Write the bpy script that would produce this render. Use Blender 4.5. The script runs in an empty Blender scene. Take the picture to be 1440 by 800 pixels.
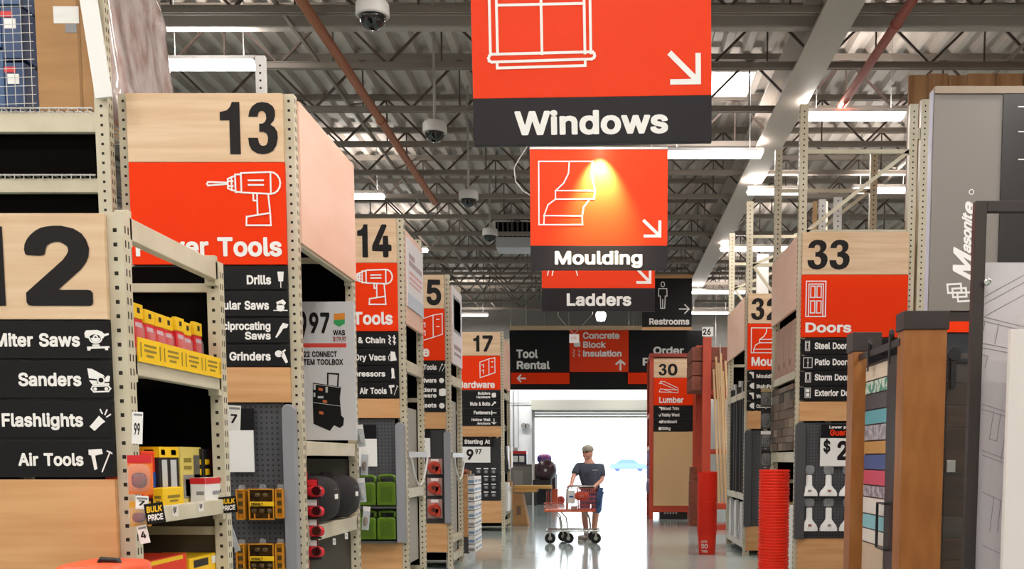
import bpy, math, random
from mathutils import Vector, Matrix
from mathutils.geometry import tessellate_polygon
rnd = random.Random(7)
C = bpy.context.scene.collection
SC = bpy.context.scene
PI = math.pi

# ------------------------------------------------------------------ camera, world, exposure
F = 1500.0                       # focal length in pixels of the 1440 x 800 frame
TH = math.atan(1500/15750)       # slight downward pitch, rest of the framing is lens shift
PX = 850.0
PY = 645 + F*math.tan(TH)
EYE = 1.49
cth, sth = math.cos(TH), math.sin(TH)
cd = bpy.data.cameras.new('camera'); cam = bpy.data.objects.new('camera', cd); C.objects.link(cam)
cd.sensor_fit = 'HORIZONTAL'; cd.sensor_width = 36.0; cd.lens = 36*F/1440
cd.shift_x = -(PX-720)/1440; cd.shift_y = (PY-400)/1440
cam.location = (0, 0, EYE); cam.rotation_euler = (PI/2-TH, 0, 0)
cd.clip_start = 0.05; cd.clip_end = 400
SC.camera = cam
w = bpy.data.worlds.new('World'); SC.world = w; w.use_nodes = True
w.node_tree.nodes['Background'].inputs[0].default_value = (0.86, 0.94, 1.0, 1)
w.node_tree.nodes['Background'].inputs[1].default_value = 4.0
SC.view_settings.view_transform = 'Standard'; SC.view_settings.look = 'None'
SC.view_settings.gamma = 1.0; SC.view_settings.use_curve_mapping = False
SC.view_settings.exposure = 0.0
SC.cycles.max_bounces = 6; SC.cycles.diffuse_bounces = 3; SC.cycles.glossy_bounces = 3
SC.cycles.transmission_bounces = 4; SC.cycles.transparent_max_bounces = 6
SC.cycles.sample_clamp_indirect = 6.0
UPLIGHT = .34
LAMP_W = 91.0                    # watts of one strip light
LAMP_COL = (1.0, 0.93, 0.86)

def XZ(px, py, Y):               # point on the plane at distance Y that the camera sees at that pixel
    v = (PY-py)/F; t = Y/(cth+sth*v)
    return t*(px-PX)/F, EYE+t*(-sth+cth*v)
def XX(px, py, Y): return XZ(px, py, Y)[0]
def ZZ(py, Y): return XZ(PX, py, Y)[1]
def YX(px, py, X):               # distance at which the plane X is seen at that pixel
    v = (PY-py)/F
    return X*F/(px-PX)*(cth+sth*v)

# ------------------------------------------------------------------ materials
def lin(h):
    if isinstance(h, str):
        h = h.lstrip('#'); r = [int(h[i:i+2], 16)/255 for i in (0, 2, 4)]
        return tuple(c/12.92 if c <= .04045 else ((c+.055)/1.055)**2.4 for c in r)
    return h
MATS = {}
def mat(name, col, rough=.5, metal=0.0, col2=None, scale=(4, 4, 4), emit=0.0, alpha=1.0, trans=0.0, spec=None, bump=0.0, detail=3, coat=0.0, sharp=(.35, .65)):
    if name in MATS: return MATS[name]
    m = bpy.data.materials.new(name); m.use_nodes = True; nt = m.node_tree
    b = nt.nodes['Principled BSDF']; c = lin(col)
    b.inputs['Base Color'].default_value = (*c, 1); b.inputs['Roughness'].default_value = rough
    b.inputs['Metallic'].default_value = metal; b.inputs['Alpha'].default_value = alpha
    b.inputs['Transmission Weight'].default_value = trans; b.inputs['Coat Weight'].default_value = coat
    if spec is not None: b.inputs['Specular IOR Level'].default_value = spec
    if emit:
        b.inputs['Emission Color'].default_value = (*c, 1); b.inputs['Emission Strength'].default_value = emit
    if col2 or bump:
        tc = nt.nodes.new('ShaderNodeTexCoord'); mp = nt.nodes.new('ShaderNodeMapping')
        mp.inputs['Scale'].default_value = scale
        nz = nt.nodes.new('ShaderNodeTexNoise'); nz.inputs['Scale'].default_value = 1.0; nz.inputs['Detail'].default_value = detail
        nt.links.new(tc.outputs['Object'], mp.inputs['Vector']); nt.links.new(mp.outputs['Vector'], nz.inputs['Vector'])
        if col2:
            rp = nt.nodes.new('ShaderNodeValToRGB')
            rp.color_ramp.elements[0].position = sharp[0]; rp.color_ramp.elements[1].position = sharp[1]
            rp.color_ramp.elements[0].color = (*c, 1); rp.color_ramp.elements[1].color = (*lin(col2), 1)
            nt.links.new(nz.outputs['Fac'], rp.inputs['Fac']); nt.links.new(rp.outputs['Color'], b.inputs['Base Color'])
        if bump:
            bp = nt.nodes.new('ShaderNodeBump'); bp.inputs['Strength'].default_value = bump; bp.inputs['Distance'].default_value = .01
            nt.links.new(nz.outputs['Fac'], bp.inputs['Height']); nt.links.new(bp.outputs['Normal'], b.inputs['Normal'])
    MATS[name] = m; return m
cream = mat('cream_rack_paint', '#d0c8b2', .42, col2='#c2b89f', scale=(3, 3, 3))
hole = mat('hole_dark', '#231c16', .9)
ply = mat('plywood', '#e4c7a6', .55, col2='#d8b590', scale=(1.5, 6, 22), detail=5)
ply2 = mat('oak_laminate', '#d9a774', .5, col2='#cb9560', scale=(1.3, 6, 16), detail=5)
peach = mat('pink_plywood', '#efc6b0', .5, col2='#e7b9a0', scale=(1, 1, 3))
orange = mat('orange_vinyl', '#f23a0a', .6, spec=.12)
orange2 = mat('orange_vinyl_hung', '#ee3e14', .5, spec=.2)
black = mat('black_vinyl', '#111013', .55, spec=.25)
white = mat('white_vinyl', '#f2efec', .5)
ink = mat('numeral_ink', '#1a1718', .6, spec=.25)
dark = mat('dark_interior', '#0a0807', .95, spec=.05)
taupe = mat('taupe_back', '#5a5040', .8)
webm = mat('roof_web_rod', '#5b4c44', .6)
darkgrey = mat('charcoal_pegboard', '#46474a', .55)
greybar = mat('grey_guard_plastic', '#8f9096', .45)
strip = mat('strip_gap_grey', '#57565a', .5)
steel = mat('galvanised_steel', '#b9b9b6', .35, .6)
joistm = mat('roof_steel_paint', '#8c8279', .6)
deckm = mat('roof_deck_paint', '#bfb6ae', .55, col2='#aca39b', scale=(.4, .15, 1))
whitep = mat('white_paint', '#ecebe9', .4)
paper = mat('white_paper', '#f1f0ee', .6)
yellow = mat('yellow_print', '#f2c414', .45)
amber = mat('amber_plastic', '#c9851e', .35)
red = mat('red_print', '#d2222a', .4)
redpl = mat('red_bucket_plastic', '#f5351f', .4, spec=.3)
blackpl = mat('black_plastic', '#19181a', .4)
blackcl = mat('black_cloth', '#141316', .8)
clear = mat('clear_blister', '#e9eef0', .15, alpha=.16)
cardboard = mat('cardboard', '#b98d5c', .7, col2='#ac8052', scale=(2, 2, 8))
greyp = mat('grey_print', '#8d8d90', .5)
green = mat('green_print', '#2f9d54', .5)
blue = mat('blue_print', '#2c55a6', .45)
chrome = mat('chrome', '#d5d5d2', .2, .9)
rubber = mat('black_rubber', '#151515', .7)
brown = mat('brown_laminate', '#9c632d', .42, col2='#8f5723', scale=(12, 12, 3))
espresso = mat('espresso_laminate', '#2c2321', .45)
rackorange = mat('orange_rack_paint', '#bd4228', .5)
lampm = mat('lamp_diffuser', (1.0, .97, .95), .4, emit=9.0)

# ------------------------------------------------------------------ mesh builder
WL = {}
def wloc(o): return WL.get(o, Vector((0, 0, 0)))
def tag(o, label=None, cat=None, group=None, kind=None):
    if label: o['label'] = label
    if cat: o['category'] = cat
    if group: o['group'] = group
    if kind: o['kind'] = kind
    return o
def thing(name, label, cat, loc=(0, 0, 0), group=None):
    o = bpy.data.objects.new(name, None); C.objects.link(o); o.location = loc; WL[o] = Vector(loc)
    o.empty_display_size = .05
    return tag(o, label, cat, group)

class MB:
    def __init__(s): s.v = []; s.f = []; s.m = []
    def add(s, vs, fs, mi=0):
        n = len(s.v); s.v += [tuple(v) for v in vs]
        for f in fs: s.f.append([i+n for i in f]); s.m.append(mi)
        return s
    def box(s, x0, x1, y0, y1, z0, z1, mi=0):
        if x0 > x1: x0, x1 = x1, x0
        if y0 > y1: y0, y1 = y1, y0
        if z0 > z1: z0, z1 = z1, z0
        v = [(x, y, z) for z in (z0, z1) for y in (y0, y1) for x in (x0, x1)]
        return s.add(v, [(0, 2, 3, 1), (4, 5, 7, 6), (0, 1, 5, 4), (2, 6, 7, 3), (0, 4, 6, 2), (1, 3, 7, 5)], mi)
    def bar(s, p, q, w, h, mi=0, up=(0, 0, 1)):     # rectangular bar from p to q
        p = Vector(p); q = Vector(q); d = (q-p).normalized(); u = Vector(up)
        if abs(d.dot(u)) > .98: u = Vector((0, 1, 0))
        a = d.cross(u).normalized()*w/2; b = a.cross(d).normalized()*h/2
        v = [p-a-b, p+a-b, p+a+b, p-a+b, q-a-b, q+a-b, q+a+b, q-a+b]
        return s.add(v, [(0, 1, 2, 3), (4, 7, 6, 5), (0, 4, 5, 1), (1, 5, 6, 2), (2, 6, 7, 3), (3, 7, 4, 0)], mi)
    def tube(s, pts, r, n=8, mi=0, closed=False):
        pts = [Vector(p) for p in pts]; rings = []; a = None
        k = len(pts)
        for i, p in enumerate(pts):
            d = (pts[min(i+1, k-1)]-pts[max(i-1, 0)])
            d = d.normalized() if d.length > 1e-9 else Vector((0, 0, 1))
            if a is None or abs(a.dot(d)) > .95: a = d.orthogonal().normalized()
            a = (a-d*a.dot(d)).normalized(); b = d.cross(a)
            rr = r[i] if isinstance(r, (list, tuple)) else r
            rings.append([p+(a*math.cos(2*PI*j/n)+b*math.sin(2*PI*j/n))*rr for j in range(n)])
        v = [q for R in rings for q in R]; f = []
        for i in range(k-1):
            for j in range(n):
                f.append((i*n+j, i*n+(j+1) % n, (i+1)*n+(j+1) % n, (i+1)*n+j))
        f.append(tuple(range(n-1, -1, -1))); f.append(tuple((k-1)*n+j for j in range(n)))
        return s.add(v, f, mi)
    def lathe(s, prof, c=(0, 0, 0), n=20, mi=0, axis='z', cap=True):
        v = []; f = []; k = len(prof)
        for (r, z) in prof:
            for j in range(n):
                a = 2*PI*j/n; x, y = r*math.cos(a), r*math.sin(a)
                q = (x, y, z) if axis == 'z' else ((x, z, y) if axis == 'y' else (z, x, y))
                v.append((q[0]+c[0], q[1]+c[1], q[2]+c[2]))
        for i in range(k-1):
            for j in range(n): f.append((i*n+j, i*n+(j+1) % n, (i+1)*n+(j+1) % n, (i+1)*n+j))
        if cap: f.append(tuple(range(n-1, -1, -1))); f.append(tuple((k-1)*n+j for j in range(n)))
        return s.add(v, f, mi)
    def blob(s, c, rx, ry, rz, e=2.0, nu=18, nv=10, mi=0):   # superellipsoid
        def p(a): return math.copysign(abs(a)**(2/e), a)
        v = []; f = []
        for i in range(nv+1):
            t = -PI/2+PI*i/nv
            for j in range(nu):
                a = 2*PI*j/nu
                v.append((c[0]+rx*p(math.cos(t))*p(math.cos(a)), c[1]+ry*p(math.cos(t))*p(math.sin(a)), c[2]+rz*p(math.sin(t))))
        for i in range(nv):
            for j in range(nu): f.append((i*nu+j, i*nu+(j+1) % nu, (i+1)*nu+(j+1) % nu, (i+1)*nu+j))
        return s.add(v, f, mi)
    def prism(s, pts, a, b, axis='y', mi=0):        # polygon extruded along an axis
        n = len(pts)
        def q(p, t): return (p[0], t, p[1]) if axis == 'y' else ((t, p[0], p[1]) if axis == 'x' else (p[0], p[1], t))
        v = [q(p, a) for p in pts]+[q(p, b) for p in pts]
        f = [tuple(range(n)), tuple(range(2*n-1, n-1, -1))]+[(i, n+i, n+(i+1) % n, (i+1) % n) for i in range(n)]
        return s.add(v, f, mi)
    def build(s, name, mats, parent=None, label=None, cat=None, group=None, kind=None, smooth=False, bevel=0, origin=None):
        if not isinstance(mats, (list, tuple)): mats = [mats]
        if parent is not None: off = wloc(parent)
        elif origin is not None: off = Vector(origin)
        else:
            xs = [v[0] for v in s.v]; ys = [v[1] for v in s.v]; zs = [v[2] for v in s.v]
            off = Vector(((min(xs)+max(xs))/2, (min(ys)+max(ys))/2, min(zs)))
        me = bpy.data.meshes.new(name)
        me.from_pydata([(v[0]-off.x, v[1]-off.y, v[2]-off.z) for v in s.v], [], s.f)
        for m in mats: me.materials.append(m)
        me.polygons.foreach_set('material_index', s.m)
        if smooth:
            me.polygons.foreach_set('use_smooth', [True]*len(s.f))
        me.update()
        o = bpy.data.objects.new(name, me); C.objects.link(o)
        if smooth == 'auto':
            me.set_sharp_from_angle(angle=math.radians(40))
        if parent is not None: o.parent = parent; WL[o] = off.copy()
        else: o.location = off; WL[o] = off.copy()
        if bevel:
            b = o.modifiers.new('bevel', 'BEVEL'); b.width = bevel; b.segments = 2; b.limit_method = 'ANGLE'
        return tag(o, label, cat, group, kind)
def kids(o): return [c for c in bpy.data.objects if c.parent is o]
def dup(root, loc, label=None, rotz=None, scale=None):
    r = root.copy(); C.objects.link(r); r.location = loc; WL[r] = Vector(loc)
    if rotz is not None: r.rotation_euler = (0, 0, rotz)
    if scale: r.scale = scale
    if label: r['label'] = label
    for ch in kids(root):
        c = ch.copy(); C.objects.link(c); c.parent = r
        for g in kids(ch):
            d = g.copy(); C.objects.link(d); d.parent = c
    return r

# ------------------------------------------------------------------ lettering: outlines of a plain bold grotesque alphabet, 200 units to the em
GLYPHS = r"""
A102;-1,-5,4,-6,18,-6,21,-5,23,-3,31,21,32,22,64,22,73,-3,75,-5,78,-6,93,-6,96,-5,98,-4,99,-1,98,3,61,105,59,107,56,108,40,108,37,107,35,105,-2,3,-3,-2;40,46,48,69,56,46
B97;8,-5,12,-6,49,-6,62,-5,70,-3,76,0,81,4,85,9,89,20,90,27,89,35,87,41,85,46,78,54,82,59,84,65,86,72,85,80,84,87,80,94,76,99,71,103,63,106,51,108,12,108,9,107,7,106,6,102,6,0,6,-3;31,18,31,40,54,40,60,37,64,31,65,27,64,24,62,21,59,19,51,17;31,64,31,84,52,84,57,82,60,78,61,75,60,71,58,67,54,65,48,63
C108;47,-7,58,-7,67,-6,75,-3,83,1,89,7,95,14,98,22,101,31,100,36,97,38,79,38,77,36,73,28,68,22,62,18,54,17,48,17,41,20,36,24,31,31,28,38,27,45,27,54,28,62,30,68,33,74,38,79,43,83,48,85,54,85,60,84,65,82,72,76,74,72,76,66,79,64,96,64,99,65,100,66,100,71,97,82,94,89,89,95,83,100,75,105,67,108,60,109,49,109,38,107,29,104,21,98,14,91,9,82,5,72,3,60,2,46,4,34,7,23,12,14,18,6,26,0,35,-4
D106;8,-5,12,-6,44,-6,60,-4,68,-2,77,3,82,7,88,14,93,23,97,34,98,47,97,64,95,75,90,85,84,93,77,99,65,105,53,107,12,108,9,107,7,106,6,102,6,0,6,-3;31,18,31,84,47,84,57,82,62,79,66,75,70,70,72,64,74,56,74,48,73,41,71,34,65,25,57,20,47,18
E90;8,-5,12,-6,75,-6,78,-6,80,-4,81,-1,81,13,80,16,78,17,32,17,31,18,31,39,74,40,77,43,77,53,77,60,75,62,73,63,31,64,31,84,75,84,78,85,80,87,80,90,80,103,80,105,78,107,75,108,12,108,9,107,7,106,6,102,6,0,6,-3
F88;8,-5,11,-6,25,-6,28,-6,30,-4,31,0,31,38,70,38,74,40,75,43,75,56,75,59,73,61,69,62,31,62,31,84,74,84,77,85,79,87,80,90,80,103,78,107,74,108,12,108,9,107,7,106,6,102,6,0,6,-3
G110;47,-7,57,-7,68,-6,76,-3,84,2,90,7,95,14,99,23,101,33,102,52,101,55,99,57,96,57,56,57,53,56,51,54,51,37,52,35,55,34,75,34,76,33,74,29,70,23,66,20,60,17,54,17,48,17,43,19,38,22,31,31,28,38,27,45,27,54,28,62,30,68,33,74,37,79,43,83,48,85,54,85,59,84,64,82,71,76,76,66,79,64,96,64,99,65,100,67,101,72,98,82,94,89,89,95,83,100,77,104,69,107,60,109,49,109,38,107,29,104,21,98,14,91,8,82,5,72,3,60,2,46,4,34,7,23,12,13,18,6,26,0,35,-4
H109;8,-5,11,-6,25,-6,28,-6,30,-4,31,0,31,40,32,40,72,40,72,0,73,-4,75,-5,79,-6,93,-6,96,-4,97,0,97,102,96,106,92,108,78,108,75,107,73,105,72,64,31,64,31,102,30,106,28,107,25,108,11,108,7,106,6,102,6,0,6,-3
I66;2,-5,6,-6,54,-6,57,-6,59,-4,60,0,60,12,59,15,56,17,43,18,43,84,55,84,59,86,60,90,60,103,59,106,58,107,54,108,6,108,3,107,1,105,0,90,1,86,5,84,17,84,18,83,18,18,17,17,4,17,1,15,0,12,0,-1
K99;8,-5,11,-6,25,-6,28,-6,30,-4,31,0,31,30,39,39,70,-5,74,-6,90,-6,93,-5,95,-4,96,0,95,4,57,57,95,98,96,103,94,107,90,108,72,108,69,107,31,66,31,102,30,106,28,107,25,108,11,108,7,106,6,102,6,0,6,-3
L85;8,-5,12,-6,73,-6,76,-5,78,-2,78,13,76,17,73,17,32,17,31,18,31,102,30,106,27,108,10,108,7,106,6,104,6,0,6,-3
M132;8,-5,11,-6,25,-6,28,-5,30,-3,30,47,31,49,52,-3,53,-5,56,-6,69,-6,72,-5,73,-4,94,48,95,46,95,-3,97,-5,100,-6,114,-6,118,-5,120,0,120,102,118,106,114,108,95,108,92,107,90,106,63,35,35,106,33,107,30,108,11,108,7,106,6,102,6,0,6,-3
N111;8,-5,11,-6,26,-6,29,-5,31,-3,31,61,73,-5,77,-6,93,-6,96,-5,98,-4,99,0,99,102,97,107,93,108,79,108,76,107,74,105,74,43,73,42,32,106,28,108,12,108,9,107,7,106,6,102,6,0,6,-3
O113;47,-7,57,-7,68,-6,78,-2,86,4,93,11,98,19,102,30,104,42,105,55,103,68,100,79,95,88,88,96,81,102,72,106,61,109,49,109,38,107,29,103,21,98,14,91,9,82,5,72,3,60,2,46,4,34,7,23,12,14,18,6,26,0,35,-4;50,17,45,18,40,21,36,24,32,29,28,40,27,48,27,56,30,68,36,77,40,81,45,84,50,85,55,85,60,84,67,81,71,77,75,72,78,66,79,60,80,46,77,34,74,28,71,24,62,18,56,17
P95;8,-5,11,-6,25,-6,28,-6,30,-4,31,0,31,31,51,31,63,33,68,35,74,39,82,47,85,54,87,61,88,70,87,80,84,88,80,94,76,99,70,103,60,106,50,108,12,108,9,107,7,106,6,102,6,0,6,-3;31,55,31,84,51,84,56,82,60,79,62,74,63,68,61,62,58,58,54,56,50,55
R96;8,-5,11,-6,25,-6,28,-6,30,-4,31,0,31,33,32,34,46,33,66,-5,70,-6,86,-6,89,-5,91,-4,92,-1,91,3,72,39,79,45,84,51,87,60,88,70,87,81,83,90,79,96,72,102,63,106,51,108,12,108,9,107,7,106,6,102,6,0,6,-3;31,57,31,84,51,84,56,83,60,79,63,74,63,68,61,63,58,60,50,57
S95;34,-7,45,-8,54,-7,63,-5,70,-2,76,2,81,7,85,13,87,20,88,30,86,38,84,44,79,50,74,54,67,58,36,68,31,71,29,74,30,78,34,83,40,85,47,86,53,84,58,81,61,77,62,72,64,70,81,70,85,71,86,75,85,82,84,88,80,94,76,99,71,103,64,106,57,108,48,109,39,109,31,107,22,104,16,100,11,95,8,90,5,83,4,74,6,65,8,59,13,53,19,48,25,45,56,35,61,32,63,29,62,24,57,19,51,17,43,16,36,17,31,20,28,24,26,31,24,33,7,33,3,32,2,27,3,19,5,12,9,6,14,1,20,-3,27,-5
T96;34,-5,38,-6,52,-6,55,-5,57,-3,58,84,84,84,88,86,89,89,89,102,89,105,87,107,83,108,6,108,3,107,1,105,0,90,2,86,6,84,32,84,33,0,33,-3
U109;43,-7,59,-7,68,-6,74,-3,81,1,86,5,90,10,94,17,97,25,97,35,97,102,97,105,95,107,92,108,77,108,75,107,73,105,72,31,69,25,64,20,58,17,52,16,45,17,39,20,34,25,31,31,31,102,30,106,29,107,26,108,12,108,8,107,7,105,6,34,8,20,13,10,20,3,30,-4
V102;37,-5,40,-6,56,-6,59,-5,61,-4,98,99,98,104,96,107,93,108,78,108,74,106,48,32,22,106,18,108,3,108,0,107,-2,105,-2,99,35,-3
W143;27,-5,30,-6,47,-6,51,-4,68,58,69,58,86,-4,88,-6,91,-6,107,-6,111,-4,140,99,140,103,139,106,137,107,133,108,120,108,116,106,99,43,98,42,81,106,79,107,76,108,61,108,57,107,55,104,39,41,38,43,21,106,17,108,3,108,-1,107,-2,104,-2,99,25,-3
X101;0,-5,4,-6,19,-6,22,-5,47,30,48,30,72,-5,76,-6,91,-6,94,-6,96,-4,97,0,96,4,63,53,94,98,95,102,94,106,90,108,74,108,71,107,48,74,47,74,25,107,21,108,6,108,3,107,1,106,0,102,1,98,32,52,-1,4,-2,-1
Y100;37,-5,40,-6,54,-6,57,-5,59,-4,60,0,60,39,96,98,97,104,95,107,91,108,76,108,72,107,47,67,22,107,19,108,3,108,0,107,-2,105,-3,102,-2,98,35,39,35,-1
a84;24,-7,38,-7,50,-4,51,-5,54,-6,68,-6,71,-5,73,-3,73,51,72,62,70,68,65,74,60,78,53,81,46,82,37,83,29,82,22,80,15,77,10,73,5,67,3,61,2,56,4,53,18,49,22,49,24,50,29,56,36,60,40,60,44,59,47,57,49,54,49,52,48,52,24,48,14,45,7,40,2,33,0,26,0,19,1,12,3,7,7,2,12,-3,17,-5;29,16,26,18,25,20,25,22,27,25,34,27,49,29,48,23,43,18,36,15
b91;38,-7,49,-8,60,-5,69,0,76,7,80,16,83,28,84,41,82,54,79,62,74,71,69,75,62,80,55,82,44,83,35,82,29,79,29,102,28,106,24,108,8,107,6,106,5,102,5,-3,6,-5,9,-6,22,-6,26,-5,28,-3,34,-6;41,16,36,18,31,24,29,32,29,42,31,50,34,55,39,59,45,60,51,58,56,52,59,43,59,34,57,26,53,19,47,16
c85;34,-7,42,-8,50,-7,56,-5,63,-2,69,2,73,7,76,12,78,19,78,23,77,25,62,29,57,29,51,19,47,16,43,15,39,15,35,17,31,20,28,25,25,34,26,45,29,53,35,58,41,60,47,59,52,55,56,48,59,46,63,47,75,50,78,52,78,56,77,61,74,67,70,72,61,79,50,82,41,83,32,82,24,80,17,75,12,71,7,64,4,57,2,48,1,38,1,28,4,19,7,11,12,4,19,-2,26,-5
d91;32,-7,39,-8,46,-7,51,-6,57,-3,58,-5,61,-6,75,-6,78,-5,80,-3,80,102,80,105,78,107,75,108,62,108,59,107,57,106,56,102,56,79,50,82,42,83,33,82,25,81,18,77,13,73,8,67,5,60,2,51,1,38,2,27,4,16,9,7,15,1,23,-4;37,16,31,20,27,26,25,34,26,43,28,51,32,56,37,59,43,60,49,57,54,50,56,43,56,33,53,24,49,18,43,16
e87;34,-7,42,-8,50,-7,56,-6,63,-3,69,1,73,5,76,10,79,16,79,21,77,23,63,27,65,28,77,28,80,31,80,47,78,55,76,62,71,70,66,75,58,80,49,82,41,83,32,82,24,80,17,76,11,70,7,64,4,56,1,47,1,37,2,27,4,19,7,11,12,4,19,-2,27,-5;38,16,34,18,30,21,27,26,27,28,56,28,60,27,57,26,53,20,49,17,44,15;28,50,27,51,29,53,33,57,37,59,41,60,48,58,51,55,54,51,53,50
f57;12,-5,15,-6,29,-6,32,-5,34,-3,34,59,49,60,51,62,52,66,52,77,51,80,47,82,35,82,34,85,35,87,37,88,47,88,51,90,55,104,54,108,51,110,44,112,35,112,28,111,22,108,16,104,12,98,10,91,10,82,-1,82,-3,81,-4,79,-5,65,-3,61,0,59,10,59,10,0,11,-3
g91;38,-36,52,-35,63,-32,72,-26,75,-22,78,-16,80,-10,80,-2,80,76,79,80,77,82,61,82,59,81,57,79,50,82,42,83,33,82,25,80,18,77,11,71,7,65,4,57,1,48,1,38,2,28,3,20,7,12,11,7,17,1,23,-2,17,-3,6,-9,4,-12,5,-17,10,-25,17,-30,26,-34;37,-13,30,-10,25,-4,26,-3,33,-5,43,-5,49,-4,56,-1,55,-7,51,-11,45,-13;39,18,33,20,28,26,26,33,25,41,27,49,31,55,36,59,42,60,48,58,53,52,56,45,56,35,55,28,51,22,46,19
h88;6,-5,10,-6,23,-6,26,-5,28,-4,29,0,29,49,31,53,33,56,37,59,41,60,45,59,49,57,52,54,53,50,53,0,54,-4,58,-6,72,-6,76,-5,77,-2,77,51,76,61,73,68,70,73,66,77,61,80,55,82,48,83,40,83,29,79,29,104,27,107,24,108,8,107,6,106,5,103,5,0,5,-3
i39;6,-5,10,-6,24,-6,27,-5,29,-2,29,76,28,80,25,82,9,82,6,81,5,78,5,0,5,-3;13,83,19,82,23,84,27,86,30,90,31,96,30,102,28,106,23,110,17,111,11,110,6,107,3,103,2,97,4,90,7,86
k82;6,-5,10,-6,23,-6,26,-5,28,-4,29,0,29,24,30,26,55,-5,58,-6,76,-6,79,-5,80,-2,80,4,49,43,77,72,78,76,77,80,73,82,56,82,53,81,29,57,29,103,27,107,24,108,8,107,6,106,5,103,5,0,5,-3
l44;22,-6,30,-6,39,-5,41,-3,42,2,39,15,36,17,30,16,29,18,28,105,27,107,24,108,9,108,6,106,5,102,5,12,7,5,10,0,15,-4
m128;6,-5,10,-6,23,-6,26,-5,28,-4,29,0,29,50,30,54,33,57,36,59,40,60,45,58,49,53,49,0,49,-3,51,-5,54,-6,68,-6,72,-4,73,0,73,51,75,55,77,58,80,59,84,60,90,58,92,56,93,53,93,0,94,-4,96,-6,99,-6,112,-6,115,-5,117,-3,117,0,117,54,116,64,111,73,108,76,103,80,96,82,90,83,83,83,76,82,70,79,64,75,57,80,47,83,37,83,28,79,26,81,23,82,10,82,6,81,5,76,5,0,5,-3
n88;6,-5,10,-6,23,-6,26,-5,28,-4,29,0,29,49,31,54,34,57,38,59,42,60,46,59,49,57,52,54,53,50,53,0,54,-4,56,-5,59,-6,73,-6,77,-4,77,0,77,56,73,68,70,73,66,77,57,81,48,83,37,82,28,79,26,81,23,82,9,82,6,80,5,76,5,0,5,-3
o89;34,-7,42,-8,51,-7,59,-4,64,-2,70,3,75,9,78,16,81,25,82,34,82,44,80,54,77,62,73,69,66,75,59,80,51,82,44,83,35,82,27,81,19,77,13,72,8,66,5,59,2,51,1,41,1,28,4,19,7,11,12,4,19,-2,26,-5;37,16,31,20,27,26,25,34,26,43,28,50,32,56,37,59,44,60,50,57,55,51,58,42,58,33,55,25,50,18,44,15
p91;7,-34,23,-35,27,-33,29,-29,29,-4,35,-6,42,-7,49,-8,58,-6,65,-3,70,1,76,7,79,13,82,21,84,31,84,44,82,54,79,62,74,71,69,75,62,80,55,82,46,83,37,82,28,79,26,81,22,82,9,82,7,81,5,79,5,-29,5,-32;41,16,36,18,31,24,29,32,29,42,31,50,34,55,39,59,45,60,51,58,56,52,59,43,59,34,57,26,53,19,47,16
r58;6,-5,10,-6,23,-6,26,-5,28,-4,29,0,29,50,32,55,37,58,41,59,50,59,53,60,55,64,55,77,54,80,52,82,48,83,38,83,28,79,24,82,10,82,7,81,5,79,5,0,5,-3
s79;28,-7,36,-8,44,-7,51,-6,57,-3,62,0,66,4,70,9,71,14,72,21,71,29,69,34,66,39,61,43,56,45,33,51,30,53,28,55,29,57,31,59,38,60,43,59,46,56,49,51,52,50,67,52,70,54,71,60,68,67,66,71,59,77,49,82,42,83,33,83,20,80,14,76,9,72,6,67,4,62,3,55,4,47,6,42,10,37,19,31,43,24,47,21,46,19,43,16,35,15,31,16,28,18,25,21,24,25,21,27,17,27,5,25,2,23,1,19,2,13,4,8,8,3,16,-3
t51;25,-6,34,-7,42,-6,47,-4,48,-2,48,2,45,15,41,17,33,16,32,17,31,19,31,59,42,59,46,61,47,65,47,77,46,80,44,81,32,82,31,96,29,99,26,100,12,100,9,99,7,97,7,82,-1,82,-3,81,-4,79,-5,64,-4,62,-2,60,7,59,7,16,9,7,11,3,15,-1,20,-4
u88;35,-7,45,-6,54,-3,56,-5,58,-6,73,-6,76,-5,77,-3,77,76,77,79,75,81,72,82,58,82,55,81,54,80,53,76,53,27,51,23,49,20,45,17,41,16,37,16,33,19,30,22,29,26,29,76,28,80,27,81,24,82,10,82,7,81,5,79,5,25,7,12,12,3,17,-2,25,-5
v84;28,-5,32,-6,46,-6,49,-5,50,-4,80,73,80,78,78,81,75,82,60,82,56,80,39,33,22,80,19,82,10,82,2,82,-2,80,-2,77,-2,73,27,-3
w119;23,-5,27,-6,40,-6,43,-5,45,-4,57,36,69,-5,73,-6,87,-6,90,-5,91,-3,115,73,115,77,114,80,111,82,102,82,94,82,91,80,80,41,79,42,68,80,64,82,47,81,45,79,34,40,22,80,18,82,4,82,0,81,-1,77,-1,73,22,-3
x82;0,-5,4,-6,19,-6,22,-5,38,18,53,-5,57,-6,72,-6,76,-5,78,-1,77,4,53,38,75,72,76,77,75,80,71,82,56,82,52,81,38,60,24,81,21,82,5,82,1,80,0,76,1,72,23,39,-1,4,-2,-1
y84;17,-35,25,-34,33,-32,39,-27,44,-20,80,73,80,78,78,81,75,82,60,82,56,80,39,33,22,80,18,82,3,82,0,81,-2,79,-2,73,26,0,23,-7,20,-11,18,-12,11,-11,7,-13,4,-25,4,-29,5,-32,9,-34
z82;4,-5,8,-6,68,-6,71,-5,73,-4,74,-1,74,12,72,16,68,17,39,17,38,18,72,63,72,77,71,81,67,82,10,82,7,82,5,80,4,77,4,64,4,61,6,59,9,59,37,59,38,58,3,13,2,10,2,-1
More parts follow.
